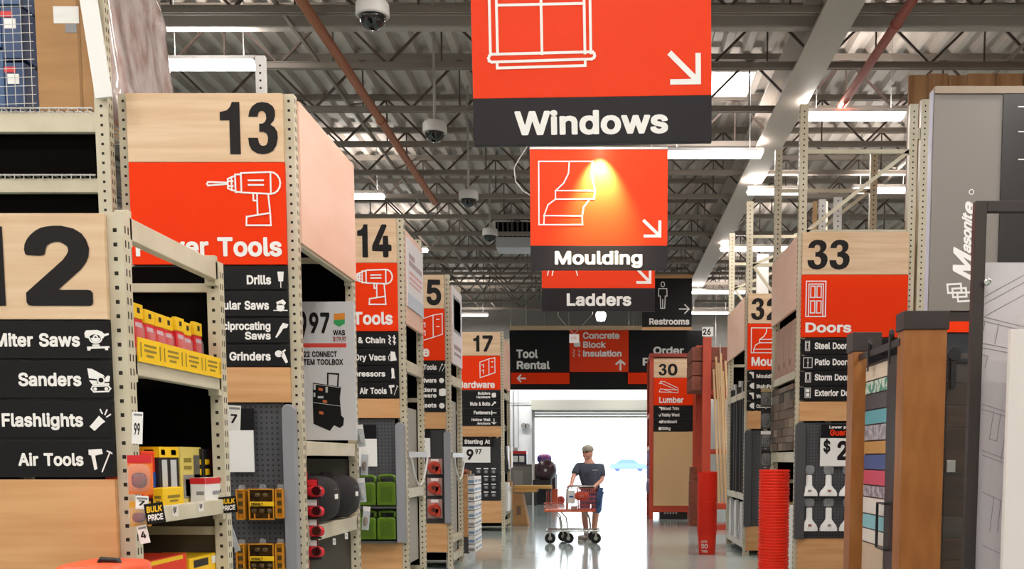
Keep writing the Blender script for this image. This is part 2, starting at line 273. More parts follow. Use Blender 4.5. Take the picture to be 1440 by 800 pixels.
097;40,-7,49,-7,59,-5,67,-1,73,4,78,11,83,20,85,30,87,42,87,55,86,68,82,82,78,91,73,98,66,104,59,107,49,109,41,109,32,107,24,103,18,98,12,91,8,82,6,72,4,60,4,46,5,34,7,23,11,13,16,6,22,0,29,-4;44,16,41,17,37,20,32,27,29,39,28,54,29,67,34,78,39,84,43,86,46,86,50,85,53,83,59,75,62,63,63,48,61,35,58,25,52,18,48,16
197;11,-5,15,-6,78,-6,82,-5,84,-3,84,11,83,15,80,17,62,17,61,18,61,102,61,105,59,107,55,108,39,108,36,107,12,89,11,86,11,71,12,68,14,66,18,66,21,66,36,77,36,18,36,17,15,17,11,16,9,12,9,0,10,-3
297;9,-5,13,-6,78,-6,81,-6,83,-4,84,-1,84,12,82,16,78,17,47,17,45,18,72,47,78,57,81,65,82,77,79,89,74,98,65,105,58,107,51,109,42,109,34,108,27,106,21,102,15,96,11,90,8,83,7,75,8,69,10,67,25,66,29,67,31,69,32,76,34,81,38,84,43,86,48,86,53,83,57,79,58,74,56,68,51,60,7,13,7,-1
397;37,-7,53,-7,65,-3,72,1,76,5,80,11,83,16,84,23,84,32,83,40,81,46,77,52,71,57,65,61,58,63,80,89,80,103,79,106,78,107,74,108,14,108,10,107,8,105,8,89,10,85,13,84,44,84,26,63,25,49,27,45,30,44,44,43,50,42,56,38,59,32,59,26,57,22,52,18,45,16,38,17,32,20,29,24,27,30,25,32,8,32,5,32,3,30,3,26,4,17,7,11,11,5,17,0,23,-3,30,-6
497;52,-5,57,-6,69,-6,73,-5,75,-1,75,15,86,16,88,17,89,20,89,33,87,37,84,38,75,39,74,65,73,68,72,69,56,69,52,68,50,64,50,39,33,39,67,98,68,101,68,105,66,107,63,108,48,108,44,106,3,36,2,33,2,19,3,17,5,16,50,15,50,-1
597;38,-7,53,-7,59,-5,66,-2,71,2,76,7,82,18,84,30,83,42,80,53,74,61,67,67,57,71,48,73,35,71,34,72,36,84,74,84,78,86,79,90,79,103,78,106,76,107,19,108,16,107,14,105,8,52,8,47,11,45,26,43,29,44,37,48,46,49,50,48,54,45,57,41,59,36,59,29,57,23,52,18,46,16,40,17,35,19,31,24,30,30,27,32,11,32,8,31,7,30,6,26,7,18,9,12,13,6,18,1,24,-3,31,-6
697;39,-7,54,-7,66,-2,72,2,76,7,80,13,82,20,84,29,83,40,81,48,78,54,73,60,67,64,60,67,50,69,70,98,70,104,69,106,67,107,50,108,46,106,17,64,11,53,8,44,7,35,7,26,9,18,13,9,18,3,24,-2,31,-5;43,16,38,18,33,23,31,28,31,34,33,40,37,44,42,47,47,47,52,45,56,41,59,35,59,29,57,23,53,19,48,16
797;15,-5,19,-6,33,-6,36,-6,38,-4,84,87,84,103,82,107,78,108,12,108,8,106,6,103,6,90,7,87,9,85,55,84,14,3,14,-2
897;39,-7,48,-7,57,-6,65,-4,71,-1,77,4,82,10,85,16,86,22,86,31,84,39,80,47,74,54,79,61,81,68,82,79,80,88,76,96,69,102,61,107,51,109,43,109,35,108,28,106,22,103,17,99,13,94,10,88,8,81,8,73,9,66,13,59,16,54,10,46,6,37,4,27,6,16,10,8,17,1,26,-4;43,16,37,17,32,21,30,25,29,30,32,35,37,39,43,41,50,40,55,38,59,34,61,30,61,25,58,21,55,18,49,16;44,64,39,65,35,69,33,73,33,77,35,81,38,84,43,86,48,86,52,84,56,81,57,78,58,74,56,70,53,66,49,64
997;22,-5,25,-6,40,-6,43,-6,45,-4,72,36,81,53,83,62,84,69,83,78,81,86,77,93,72,99,66,104,59,107,51,109,42,109,34,108,27,105,21,102,16,97,12,91,9,84,7,76,7,65,9,56,13,48,18,42,24,37,32,34,41,33,21,4,20,-1;43,55,38,57,34,61,32,66,31,72,33,78,37,83,42,86,47,86,52,84,56,80,59,74,59,68,58,63,54,58,49,55
&96;33,-7,41,-7,49,-6,57,-4,65,-1,69,-5,71,-6,89,-6,92,-5,93,-1,93,4,82,18,85,26,86,32,88,45,87,49,85,50,82,51,67,50,64,48,63,40,53,52,62,59,68,67,70,76,70,85,68,94,63,101,55,106,45,108,35,108,25,106,18,102,13,95,10,86,9,75,11,67,18,56,10,49,5,43,2,37,1,31,1,24,2,17,5,10,8,5,13,0,19,-3,25,-6;35,16,31,17,28,20,26,23,25,26,27,31,33,37,49,19,48,18,43,16;37,72,34,77,34,81,37,85,42,86,46,83,46,80,42,74,38,71
$95;36,-20,40,-21,49,-21,53,-20,55,-17,55,-7,68,-3,78,3,85,13,88,25,87,32,86,38,84,43,81,48,77,52,71,56,55,62,55,83,60,79,62,72,64,70,82,70,85,71,86,75,86,81,84,88,79,96,73,101,65,106,55,109,54,120,53,122,50,123,39,123,36,121,34,118,34,108,22,104,13,97,7,88,5,78,5,71,6,65,8,59,11,55,17,50,22,47,34,42,34,19,34,18,33,19,29,23,26,31,25,32,22,33,7,33,3,32,2,29,2,24,4,16,8,8,14,1,22,-4,34,-7,35,-17;55,18,55,35,61,32,63,28,61,23;34,69,30,72,29,75,30,79,34,83
.44;13,-6,19,-7,25,-6,30,-3,33,1,34,8,33,14,30,19,26,22,19,23,13,22,8,19,5,15,4,8,5,2,8,-3
'47;12,58,27,58,30,59,31,60,33,102,32,106,30,107,13,108,10,107,9,105,8,101,10,63,10,60
-97;20,32,70,32,72,33,73,36,73,52,71,54,68,55,20,55,18,53,17,49,17,36,18,33
/56;0,-21,16,-21,19,-20,20,-18,53,104,53,109,52,111,50,112,34,112,32,112,30,110,-3,-13,-2,-19
%141;92,-7,104,-8,114,-5,121,1,125,10,126,17,126,26,124,36,122,41,118,45,114,48,109,50,98,51,92,50,87,48,80,42,75,33,74,26,74,17,77,6,79,2,82,-2,87,-5;22,-5,26,-6,39,-6,43,-4,113,98,114,103,112,107,109,108,96,108,92,106,21,4,21,-1;100,13,97,16,97,21,97,27,100,30,103,28,104,23,103,16,102,14;29,51,40,51,49,54,55,59,60,68,61,75,61,84,59,95,57,99,53,103,49,106,44,108,33,109,23,107,19,105,15,101,10,92,9,85,9,75,12,64,15,59,19,55,23,53;34,72,32,76,31,83,33,87,35,88,37,87,38,85,39,77,37,73,36,72
!45;14,-6,19,-7,25,-6,30,-3,33,0,35,6,34,13,31,19,27,22,21,23,14,22,9,20,6,16,4,9,5,2,9,-3;9,27,13,26,27,26,30,27,31,30,32,102,31,106,29,107,11,108,8,106,7,104,7,32,8,29
"""
GL = {}
for ln in GLYPHS.split('\n'):
    if not ln: continue
    p = ln[1:].split(';')
    loops = [[(float(a), float(b)) for a, b in zip(q.split(',')[::2], q.split(',')[1::2])] for q in p[1:] if q]
    GL[ln[0]] = (int(p[0])-5, loops)
GL['1'] = (72, [[(30, -6), (55, -6), (55, 108), (37, 108), (33, 98), (25, 90), (8, 86), (8, 68), (30, 68)]])
GL['3'] = (76, [[(3, 76), (6, 89), (13, 99), (24, 106), (36, 108), (50, 106), (61, 99), (66, 89), (66, 77), (62, 67), (54, 59), (64, 53), (70, 43), (71, 29), (67, 13), (59, 2), (47, -4), (35, -6), (21, -4), (9, 3), (3, 14), (1, 30), (24, 30), (26, 20), (30, 14), (36, 12), (43, 14), (47, 21), (48, 31), (45, 39), (38, 43), (28, 43), (28, 61), (36, 61), (42, 65), (45, 72), (44, 82), (40, 87), (35, 89), (29, 87), (26, 82), (25, 76)]])
GL['I'] = (36, [[(6, -6), (31, -6), (31, 108), (6, 108)]])
CAP = 114.0
TRI = {}
def glyph(ch):
    if ch not in TRI:
        loops = GL[ch][1]
        pts = [p for L in loops for p in L]
        TRI[ch] = (pts, tessellate_polygon([[Vector((x, y, 0)) for x, y in L] for L in loops]))
    return TRI[ch]
class Plane:                       # a flat face to write on: o origin, u to the right, v up
    def __init__(s, o, u=(1, 0, 0), v=(0, 0, 1)):
        s.o = Vector(o); s.u = Vector(u).normalized(); s.v = Vector(v).normalized(); s.n = s.u.cross(s.v)
    def p(s, a, b, d=0): return s.o+s.u*a+s.v*b+s.n*d
def text_mb(mb, st, pl, x0, z0, h, x1=None, align='l', track=1.0, mi=0, slant=0.0, lift=.002):
    w = sum((52 if ch == ' ' else GL[ch][0]*track) for ch in st)
    k = h/CAP; kx = k
    if x1 is not None and align == 'fit': kx = (x1-x0)/w
    elif align == 'r': x0 = x1-w*k
    elif align == 'c': x0 = (x0+x1)/2-w*k/2
    x = 0
    for ch in st:
        if ch == ' ': x += 52; continue
        pts, tri = glyph(ch)
        mb.add([pl.p(x0+(x+p[0]+slant*p[1])*kx, z0+(p[1]+6)*k, lift) for p in pts], [tuple(t) for t in tri], mi)
        x += GL[ch][0]*track
    return mb
def stroke_mb(mb, polys, wd, pl, lift=.002, mi=0):   # thin flat outlines
    lift -= .00005
    for P in polys:
        for (a, b) in zip(P[:-1], P[1:]):
            dx, dy = b[0]-a[0], b[1]-a[1]; L = math.hypot(dx, dy)
            if L < 1e-9: continue
            dx, dy = dx/L*wd/2, dy/L*wd/2; lift += .00006
            q = [(a[0]-dx+dy, a[1]-dy-dx), (b[0]+dx+dy, b[1]+dy-dx), (b[0]+dx-dy, b[1]+dy+dx), (a[0]-dx-dy, a[1]-dy+dx)]
            mb.add([pl.p(x, y, lift) for x, y in q], [(0, 1, 2, 3)], mi)
    return mb
def fill_mb(mb, poly, pl, lift=.002, mi=0):
    tri = tessellate_polygon([[Vector((x, y, 0)) for x, y in poly]])
    mb.add([pl.p(x, y, lift) for x, y in poly], [tuple(t) for t in tri], mi); return mb
def arc(cx, cy, r, a0, a1, n=10, ry=None):
    ry = ry or r
    return [(cx+r*math.cos(math.radians(a0+(a1-a0)*i/n)), cy+ry*math.sin(math.radians(a0+(a1-a0)*i/n))) for i in range(n+1)]
# icons drawn as (strokes, fills) in any unit, y down; placed in a box
def norm_icon(ic):
    st, fl = ic
    pts = [p for P in st+fl for p in P]; x0 = min(p[0] for p in pts); x1 = max(p[0] for p in pts)
    y0 = min(p[1] for p in pts); y1 = max(p[1] for p in pts)
    return st, fl, x0, x1, y0, y1
def icon_mb(mb, ic, pl, bx0, bx1, bz0, bz1, wd, lift=.002, mi=0, keep=True):
    st, fl, x0, x1, y0, y1 = norm_icon(ic)
    kx = (bx1-bx0)/(x1-x0); ky = (bz1-bz0)/(y1-y0)
    def T(p): return (bx0+(p[0]-x0)*kx, bz1-(p[1]-y0)*ky)
    if st: stroke_mb(mb, [[T(p) for p in P] for P in st], wd, pl, lift, mi)
    for P in fl: fill_mb(mb, [T(p) for p in P], pl, lift, mi)
    return mb
def rect(a, b, c, d): return [(a, b), (c, b), (c, d), (a, d), (a, b)]
IC = {}
IC['drill'] = ([[(430, 370), (356, 376), (352, 370), (356, 363), (430, 365)], [(430, 352), (444, 345), (444, 393), (430, 386), (430, 352)], [(444, 345), (458, 340), (458, 396), (444, 393)], [(436, 360), (448, 360)], [(436, 378), (448, 378)],
    [(458, 335), (480, 335), (480, 400), (458, 400), (458, 335)], [(590, 326), (480, 330), (480, 402), (590, 407), (590, 326)], [(590, 326)]+[(590+36*math.sin(t/8*PI), 366.5-40.5*math.cos(t/8*PI)) for t in range(9)],
    [(508, 357), (562, 357)], [(508, 374), (562, 374)], [(538, 406), (538, 482)], [(580, 408), (585, 478)], [(524, 406), (524, 432), (536, 432)], [(497, 492), (585, 478), (587, 524), (495, 524), (497, 492)]], [])
IC['arrow_se'] = ([], [[(0, 12), (12, 0), (84, 72), (84, 8), (100, 8), (100, 100), (8, 100), (8, 84), (72, 84)]])
IC['arrow_l'] = ([], [[(0, 50), (45, 5), (58, 16), (33, 41), (105, 41), (105, 59), (33, 59), (58, 84), (45, 95)]])
IC['arrow_r'] = ([[(0, 50), (96, 50)], [(55, 8), (98, 50), (55, 92)]], [])
IC['arrow_u'] = ([], [[(50, 0), (100, 45), (88, 58), (59, 32), (59, 110), (41, 110), (41, 32), (12, 58), (0, 45)]])
IC['miter'] = ([arc(48, 34, 26, 10, 175, 12), arc(48, 34, 8, 0, 360, 10)], [[(2, 14), (10, 2), (56, 0), (76, 8), (84, 18), (102, 14), (104, 22), (84, 30), (80, 38), (70, 38), (62, 24), (40, 20), (26, 26), (18, 38), (4, 34)], arc(48, 36, 20, 0, 180, 10), [(34, 66), (62, 66), (64, 74), (32, 74)], [(10, 76), (104, 74), (104, 82), (98, 82), (98, 92), (86, 92), (84, 84), (26, 86), (24, 94), (12, 94)]])
IC['sander'] = ([[(24, 76), (88, 74), (98, 86), (88, 98), (28, 100), (18, 88), (24, 76)], arc(60, 50, 14, 0, 360, 10)], [[(5, 0), (24, 2), (70, 28), (76, 36), (52, 34), (42, 46), (10, 42)], [(10, 50), (40, 52), (44, 64), (20, 66)], [(78, 40), (88, 30), (98, 34), (94, 56), (76, 58)], [(22, 66), (92, 62), (94, 70), (24, 72)], arc(34, 88, 8, 0, 350, 8), arc(80, 87, 8, 0, 350, 8)])
IC['flash'] = ([[(68, 18), (60, 0)], [(82, 24), (92, 2)], [(90, 36), (108, 24)]], [[(52, 30), (82, 60), (66, 70), (28, 106), (4, 84), (40, 44)]])
IC['airtool'] = ([[(100, 14), (60, 100)], [(88, 10), (108, 20)]], [[(0, 4), (62, 0), (66, 22), (30, 30), (38, 88), (24, 94), (12, 30), (0, 26)]])
IC['bit'] = ([[(50, 60), (50, 100)]], [[(30, 0), (72, 0), (66, 62), (36, 62)]])
IC['csaw'] = ([[(0, 84), (100, 84)]], [arc(50, 62, 30, 0, 350, 16), [(20, 20), (70, 0), (92, 26), (80, 44), (24, 44)]])
IC['rsaw'] = ([], [[(60, 0), (100, 10), (90, 34), (60, 40), (44, 66), (10, 104), (0, 100), (24, 58), (40, 26)]])
IC['grinder'] = ([], [arc(28, 34, 26, 0, 350, 14), [(40, 40), (66, 20), (92, 96), (76, 106)], [(50, 18), (72, 0), (80, 8), (60, 28)]])
IC['chain'] = ([[(20, 0), (34, 20), (20, 40), (34, 60), (20, 80), (34, 100)], [(70, 0), (70, 100)], [(60, 20), (80, 30)], [(60, 70), (80, 80)]], [])
IC['vac'] = ([[(10, 90), (0, 60), (20, 30)]], [[(30, 0), (80, 6), (86, 40), (100, 90), (24, 100), (26, 40)]])
IC['tank'] = ([], [[(30, 0), (60, 10), (64, 80), (76, 100), (20, 100), (30, 80), (22, 20)]])
IC['tools'] = ([[(10, 100), (50, 10)], [(50, 100), (96, 20)]], [[(40, 20), (50, 0), (66, 10), (52, 30)], [(80, 10), (104, 10), (100, 36)]])
IC['knob'] = ([[(100, 0), (100, 100)]], [arc(40, 50, 36, 0, 350, 16)])
IC['block'] = ([], [[(0, 14), (60, 0), (100, 10), (100, 90), (40, 100), (0, 90)]])
IC['bolt'] = ([], [[(60, 0), (100, 30), (78, 52), (66, 44), (30, 90), (10, 100), (0, 80), (46, 30)]])
IC['nail'] = ([[(0, 50), (100, 50)], [(8, 20), (8, 80)]], [])
IC['anchor'] = ([[(50, 0), (50, 100)], [(20, 70), (50, 100), (80, 70)]], [])
IC['hinge'] = ([[(0, 24), (60, 6), (60, 92), (0, 108), (0, 24)], [(60, 6), (100, 0), (100, 80), (60, 92)], [(12, 40), (24, 36), (24, 52)], [(12, 70), (24, 66), (24, 84)], [(76, 22), (86, 22)], [(76, 50), (86, 50)]], [])
IC['door'] = ([rect(0, 0, 60, 100), rect(8, 8, 52, 100), rect(14, 14, 27, 46), rect(33, 14, 46, 46), rect(14, 56, 27, 90), rect(33, 56, 46, 90)], [])
IC['steeldoor'] = ([rect(0, 0, 60, 100), [(40, 50), (50, 50)], rect(14, 14, 46, 86)], [])
IC['patiodoor'] = ([rect(0, 0, 90, 100), [(45, 0), (45, 100)], [(36, 50), (54, 50)]], [])
IC['stormdoor'] = ([rect(0, 0, 55, 100), rect(12, 12, 43, 80)], [])
IC['extdoor'] = ([rect(0, 0, 55, 100)], [rect(10, 10, 45, 44), rect(10, 54, 45, 90)])
IC['trim'] = ([], [[(0, 0), (100, 0), (100, 92), (78, 92), (66, 54), (34, 26), (0, 22)]])
IC['wedge'] = ([], [[(0, 50), (40, 20), (100, 10), (100, 92), (40, 80)]])
IC['check'] = ([], [[(0, 40), (22, 40), (40, 72), (86, 0), (104, 6), (48, 104), (32, 104)]])
IC['mould'] = ([[(335, 80), (115, 80), (115, 340), (293, 340), (292, 303), (298, 268), (322, 235), (340, 232), (345, 200), (183, 200), (183, 235), (340, 234)], [(240, 80), (236, 130), (216, 170), (183, 200)], [(183, 235), (152, 258), (137, 300), (135, 340)], [(135, 303), (292, 303)], [(335, 80), (332, 140), (345, 200)]], [])
IC['plank'] = ([[(0, 20), (10, 0), (30, 4), (104, 56), (106, 74), (6, 66), (0, 90), (106, 96), (106, 74)], [(10, 0), (16, 20), (96, 72)], [(0, 20), (16, 20)], [(30, 72), (70, 92)]], [])
IC['man'] = ([arc(50, 14, 14, 0, 360, 14), [(18, 38), (82, 38), (84, 80), (70, 80), (66, 150), (34, 150), (30, 80), (16, 80), (18, 38)], [(50, 100), (50, 150)]], [])
IC['ladder'] = ([[(0, 300), (60, 0), (130, 300)], [(20, 300), (72, 20)], [(50, 50), (78, 50)], [(40, 110), (92, 110)], [(28, 170), (104, 170)], [(18, 230), (118, 230)]], [])

# ------------------------------------------------------------------ the room
WX, YB, YF = 17.5, 38.0, -8.0
ZD = 7.30                                            # underside of the roof deck
def struct(mb, name, m, parent=None, **k): return mb.build(name, m, parent, kind='structure' if parent is None else None, **k)
floorm = mat('polished_concrete', '#b3c3c2', .12, col2='#a3b3b2', scale=(.5, .5, .5), detail=6, bump=.02)
mb = MB(); mb.box(-WX-.2, WX+.2, YF-.2, YB+.3, -.2, 0); struct(mb, 'floor', floorm)
mb = MB(); mb.box(-80, 80, YB+.3, 220, -.2, 0); struct(mb, 'floor_outdoor', mat('outdoor_concrete', '#cfcdc8', .8))
wallgrey = mat('wall_grey', '#8f8c88', .7)
wallwhite = mat('wall_white', '#e8edf2', .6)
DX0, DX1 = XX(752, 640, YB), 2.45
DZ = ZZ(577, YB)
mb = MB()
mb.box(-WX, DX0, YB, YB+.25, 0, 8); mb.box(DX1, WX, YB, YB+.25, 0, 8); mb.box(DX0, DX1, YB, YB+.25, DZ, 8)
struct(mb, 'wall_back', wallgrey)
mb = MB(); mb.box(XX(716, 620, YB), DX0-.02, YB-.03, YB-.002, 0, ZZ(546, YB)); mb.box(DX0-.02, DX1+.6, YB-.03, YB-.002, DZ+.02, ZZ(546, YB)); struct(mb, 'trim_1', wallwhite)
for nm, x in (('wall_left', -WX-.2), ('wall_right', WX)):
    mb = MB(); mb.box(x, x+.2, YF, YB, 0, 8); struct(mb, nm, wallgrey)
mb = MB(); mb.box(-WX, WX, YF-.2, YF, 0, 8); struct(mb, 'wall_front', mat('wall_pale', '#cfcac4', .7))
# roof: fluted steel deck with open web joists
mb = MB(); per = .30; n = int(2*WX/per); prof = []
for i in range(n+1):
    x = -WX+i*per
    prof += [(x, ZD), (x+.10, ZD), (x+.14, ZD+.09), (x+.26, ZD+.09)]
vs = [(x, y, z) for y in (YF, YB) for x, z in prof]; k = len(prof)
mb.add(vs, [(i, k+i, k+i+1, i+1) for i in range(k-1)])
mb.box(-WX-.2, WX+.2, YF-.2, YB+.3, ZD+.25, ZD+.4)
ceil = struct(mb, 'ceiling', deckm, origin=(0, 15, ZD))
joist_y = [12.6+1.72*i for i in range(-7, 15)]
first = None
for jy in joist_y:
    mb = MB()
    zb = 6.5
    for dy in (-.045, .015): mb.box(-WX, WX, jy+dy, jy+dy+.03, zb, zb+.075)
    mb.box(-WX, WX, jy-.06, jy+.06, zb+.068, zb+.075)
    for dy in (-.045, .015): mb.box(-WX, WX, jy+dy, jy+dy+.03, ZD-.08, ZD-.005)
    mb.box(-WX, WX, jy-.06, jy+.06, ZD-.012, ZD-.003)
    x = -16.8; up = True
    while x < 16.8:
        a, b = (x, zb+.06), (x+.7, ZD-.06)
        if not up: a, b = (x, ZD-.06), (x+.7, zb+.06)
        mb.bar((a[0], jy, a[1]), (b[0], jy, b[1]), .03, .03, 1)
        if up: mb.bar((x+.7, jy, zb+.06), (x+.7, jy, ZD-.06), .02, .02, 1)
        up = not up; x += .7
    mb.build('joist', [joistm, webm], ceil)
girderm = mat('girder_paint', '#b9aea4', .5)
for gx, gz0, gz1, wd in ((2.62, 6.42, 6.95, .42), (-9.5, 6.3, 6.9, .35)):
    mb = MB(); mb.box(gx-wd/2, gx+wd/2, 5, YB, gz0, gz0+.03); mb.box(gx-.02, gx+.02, 5, YB, gz0+.03, gz1); mb.box(gx-wd/2, gx+wd/2, 5, YB, gz1, gz1+.03)
    mb.build('girder', girderm, ceil)
mb = MB()
for bx in (-13, -6.4, -3.7, .5, 5.2, 8.5, 12.5):
    mb.box(bx-.02, bx+.02, 5, YB, 6.58, 6.62)
    for y in joist_y[1:-1:2]:
        mb.bar((bx, y, 6.6), (bx, y+1.72, 7.2), .03, .03)
mb.build('bridging', joistm, ceil)
MB().box(-WX, WX, 13.2, 13.36, ZZ(38, 13.2), ZZ(9, 13.2)).build('header_beam', mat('header_beam_paint', '#a89f97', .5), ceil, bevel=.02)
# skylights let into the deck
sky = mat('skylight_lens', (.93, .96, 1.0), .3, emit=5.0)
sk_lab = ['bright square skylight in the roof just right of the Windows sign', 'skylight strip in the roof far above the aisle 13 board']
for i, (x0, x1, y0, y1) in enumerate(((XX(1000, 140, 17.0), XX(1052, 140, 17.0), 16.6, 17.6), (XX(232, 5, 12.9), XX(310, 5, 12.9), 13.1, 13.7))):
    t = thing('skylight', sk_lab[i], 'skylight', ((x0+x1)/2, (y0+y1)/2, ZD-.05))
    mb = MB()
    mb.box(x0-.06, x1+.06, y0-.06, y0, ZD-.06, ZD); mb.box(x0-.06, x1+.06, y1, y1+.06, ZD-.06, ZD)
    mb.box(x0-.06, x0, y0, y1, ZD-.06, ZD); mb.box(x1, x1+.06, y0, y1, ZD-.06, ZD); mb.build('frame', whitep, t)
    MB().box(x0, x1, y0, y1, ZD-.04, ZD-.02).build('lens', sky, t)
# sprinkler mains
pipeo = mat('rust_orange_pipe', '#a9623c', .5)
piper = mat('red_pipe', '#a34c3c', .5)
mb = MB(); mb.tube([(-3.25, 6, 6.38), (-3.25, 21, 6.38)], .06, 10)
for y in joist_y[3:12:3]: mb.bar((-3.25, y, 6.38), (-3.25, y, 6.52), .015, .015); mb.tube([(-3.25, y-.04, 6.38), (-3.25, y+.04, 6.38)], .072, 10)
mb.build('sprinkler_pipe', pipeo, None, 'rusty orange sprinkler pipe under the roof left of the hanging signs', 'pipe')
mb = MB(); mb.tube([(3.3, 6, 6.38), (3.3, 15.4, 6.38)], .055, 10)
for y in joist_y[3:9:2]: mb.bar((3.3, y, 6.38), (3.3, y, 6.52), .015, .015); mb.tube([(3.3, y-.04, 6.38), (3.3, y+.04, 6.38)], .066, 10)
mb.build('sprinkler_pipe', piper, None, 'dull red sprinkler pipe under the roof right of the Windows sign', 'pipe')
# strip lights: white tray, glowing diffuser, two hangers, the light they give and an added uplight
def strip_light(cx, y, ln, label, lamp=1.0, wd=.30, z=6.33, up=True):
    t = thing('strip_light', label, 'ceiling light', (cx, y, z), 'strip lights under the roof')
    mb = MB(); mb.prism([(y-wd/2-.02, z+.02), (y+wd/2+.02, z+.02), (y+.08, z+.09), (y-.08, z+.09)], cx-ln/2-.03, cx+ln/2+.03, 'x'); mb.build('tray', whitep, t)
    mb = MB(); mb.prism([(y-wd/2, z+.022), (y-wd/2+.05, z-.03), (y+wd/2-.05, z-.03), (y+wd/2, z+.022)], cx-ln/2, cx+ln/2, 'x'); mb.build('diffuser', lampm, t)
    for s in (-1, 1):
        MB().tube([(cx+s*ln*.38, y, z+.09), (cx+s*ln*.38, y, 7.28)], .006, 6).build('hanger', steel, t)
    if lamp:
        ld = bpy.data.lights.new('strip_lamp', 'AREA'); ld.shape = 'RECTANGLE'; ld.size = ln; ld.size_y = wd
        ld.energy = LAMP_W*lamp; ld.color = LAMP_COL
        o = bpy.data.objects.new('strip_lamp', ld); C.objects.link(o); o.parent = t; o.location = (0, 0, -.045)
        if not up: return
        lu = ld.copy(); lu.energy = LAMP_W*lamp*UPLIGHT
        o = bpy.data.objects.new('deck_fill_light', lu); C.objects.link(o); o.parent = t; o.location = (0, 0, .12); o.rotation_euler = (PI, 0, 0)  # upward lamp added only to brighten the roof deck
seen = [(295, 92, 13.5, 1.10, 'strip light above and left of the aisle 13 board'),
        (1200, 164, 15.3, 1.36, 'long strip light between the tall rack posts above the Doors board'),
        (1003, 218, 17.2, 1.50, 'strip light just right of the Moulding sign'),
        (1092, 270, 19.5, 1.0, 'short strip light left of the tall post above the Doors board'),
        (1240, 268, 19.5, 1.0, 'short strip light seen through the rack frame above the Doors board'),
        (505, 276, 20.5, .9, 'strip light showing past the end of the pink plywood above aisle 13'),
        (1060, 350, 25.0, 1.5, 'strip light behind the tall posts of the Moulding rack'),
        (562, 352, 26.0, 1.3, 'strip light behind the aisle 14 poster'),
        (1010, 411, 31.0, 1.5, 'strip light above the red lumber rack, nearest of two rows there'),
        (998, 440, 36.0, 1.4, 'farthest strip light above the red lumber rack by the back wall'),
        (660, 443, 36.0, 1.2, 'farthest strip light on the left above the aisle 17 board')]
for px, py, y, ln, lab in seen:
    x, z = XZ(px, py, y); strip_light(x, y, ln, lab, 1.0, z=min(z, 6.45))
def hidden_lamp(x, y, p=1.0, z=6.4):     # the same strips where only their light is in the picture
    strip_light(x, y, 1.5, 'strip light of the row outside the picture over the racks', p, z=z)
for y in (-5, -1.5, 2, 5.5, 8.5):
    for x in (-11, -5.5, -.2, 5.0, 10.5): hidden_lamp(x, y, 1.0)
for y in (12, 18, 24, 31):
    hidden_lamp(-12.5, y, 1.6); hidden_lamp(12.5, y, 1.6)
for x in (-2.6, .4, 3.2): strip_light(x, 36.68, 1.5, 'added unseen lamp that brightens the wall by the loading door, hidden by the black fascia', .8, z=5.0, up=False)  # unseen lamps added to brighten the white wall beside the door
# daylight entering by the door is sampled through a portal
pd = bpy.data.lights.new('door_portal', 'AREA'); pd.shape = 'RECTANGLE'; pd.size = DX1-DX0; pd.size_y = DZ; pd.cycles.is_portal = True
po = bpy.data.objects.new('door_portal', pd); C.objects.link(po); po.location = ((DX0+DX1)/2, YB+.2, DZ/2); po.rotation_euler = (-PI/2, 0, 0)

# loading door: rolled shutter housing, guides
t = thing('door_1', None, None, ((DX0+DX1)/2, YB-.1, 0)); t['kind'] = 'structure'
mb = MB(); mb.box(DX0-.1, DX1+.1, YB-.32, YB-.03, DZ, ZZ(562, YB-.3)); mb.build('shutter_housing', mat('shutter_grey', '#b4b6ae', .5), t)
for x in (DX0-.09, DX1):
    MB().box(x, x+.09, YB-.12, YB+.1, 0, DZ).build('guide_rail', greyp, t)
mb = MB()
for i in range(3): mb.box(DX0, DX1, YB-.02, YB+.02, DZ-.09*(i+1)+.01, DZ-.09*i)
mb.build('rolled_slats', steel, t)

# black band over the doorway that carries the three way signs
YH = 36.0
def hbox(name, x0, x1, y0, y1, m, parent, d=.05, yy=YH, **k):
    return MB().box(XX(x0, (y0+y1)/2, yy), XX(x1, (y0+y1)/2, yy), yy-d, yy, ZZ(y1, yy), ZZ(y0, yy)).build(name, m, parent, **k)
fas = hbox('overhead_fascia', 717, 990, 465, 548, black, None, .10, YH+.12, label='black fascia across the way to the loading door behind three signs', cat='fascia', bevel=.005)
hbox('cap_strip', 718, 968, 459, 465, ply, fas, .2, YH+.1, label='pale wood cap strip')
for px in (740, 800, 884, 940):
    MB().tube([(XX(px, 462, YH+.08), YH+.08, ZZ(462, YH)), (XX(px, 462, YH+.08), YH+.08, 7.28)], .012, 6).build('hanger_rod', steel, fas)
def pl_at(Y): return Plane((0, Y, 0))
def T(name, st, Y, x0, x1, ycap, ybase, parent, m=white, align='fit', slant=0, lift=.003, track=1.0):
    yy = (ycap+ybase)/2
    return text_mb(MB(), st, pl_at(Y), XX(x0, yy, Y), ZZ(ybase, Y), ZZ(ycap, Y)-ZZ(ybase, Y), XX(x1, yy, Y), align, track=track, slant=slant, lift=lift).build(name, m, parent)
def I(name, ic, Y, x0, x1, y0, y1, parent, m=white, wd=.006, lift=.003):
    yy = (y0+y1)/2
    return icon_mb(MB(), IC[ic], pl_at(Y), XX(x0, yy, Y), XX(x1, yy, Y), ZZ(y1, Y), ZZ(y0, Y), wd, lift).build(name, m, parent)
fy = YH-.06
t = thing('way_sign', 'black Tool Rental sign with orange arrow strip over the doorway', 'sign', (XX(760, 500, fy), fy, ZZ(540, fy)))
hbox('panel', 719, 800.5, 465.5, 523, black, t, .04, fy); p = hbox('arrow_strip', 719, 801, 524, 540, orange, t, .05, fy)
T('lettering', 'Tool', fy-.04, 726, 756, 491.5, 503.5, t); T('lettering', 'Rental', fy-.04, 726, 773, 507.5, 519, t)
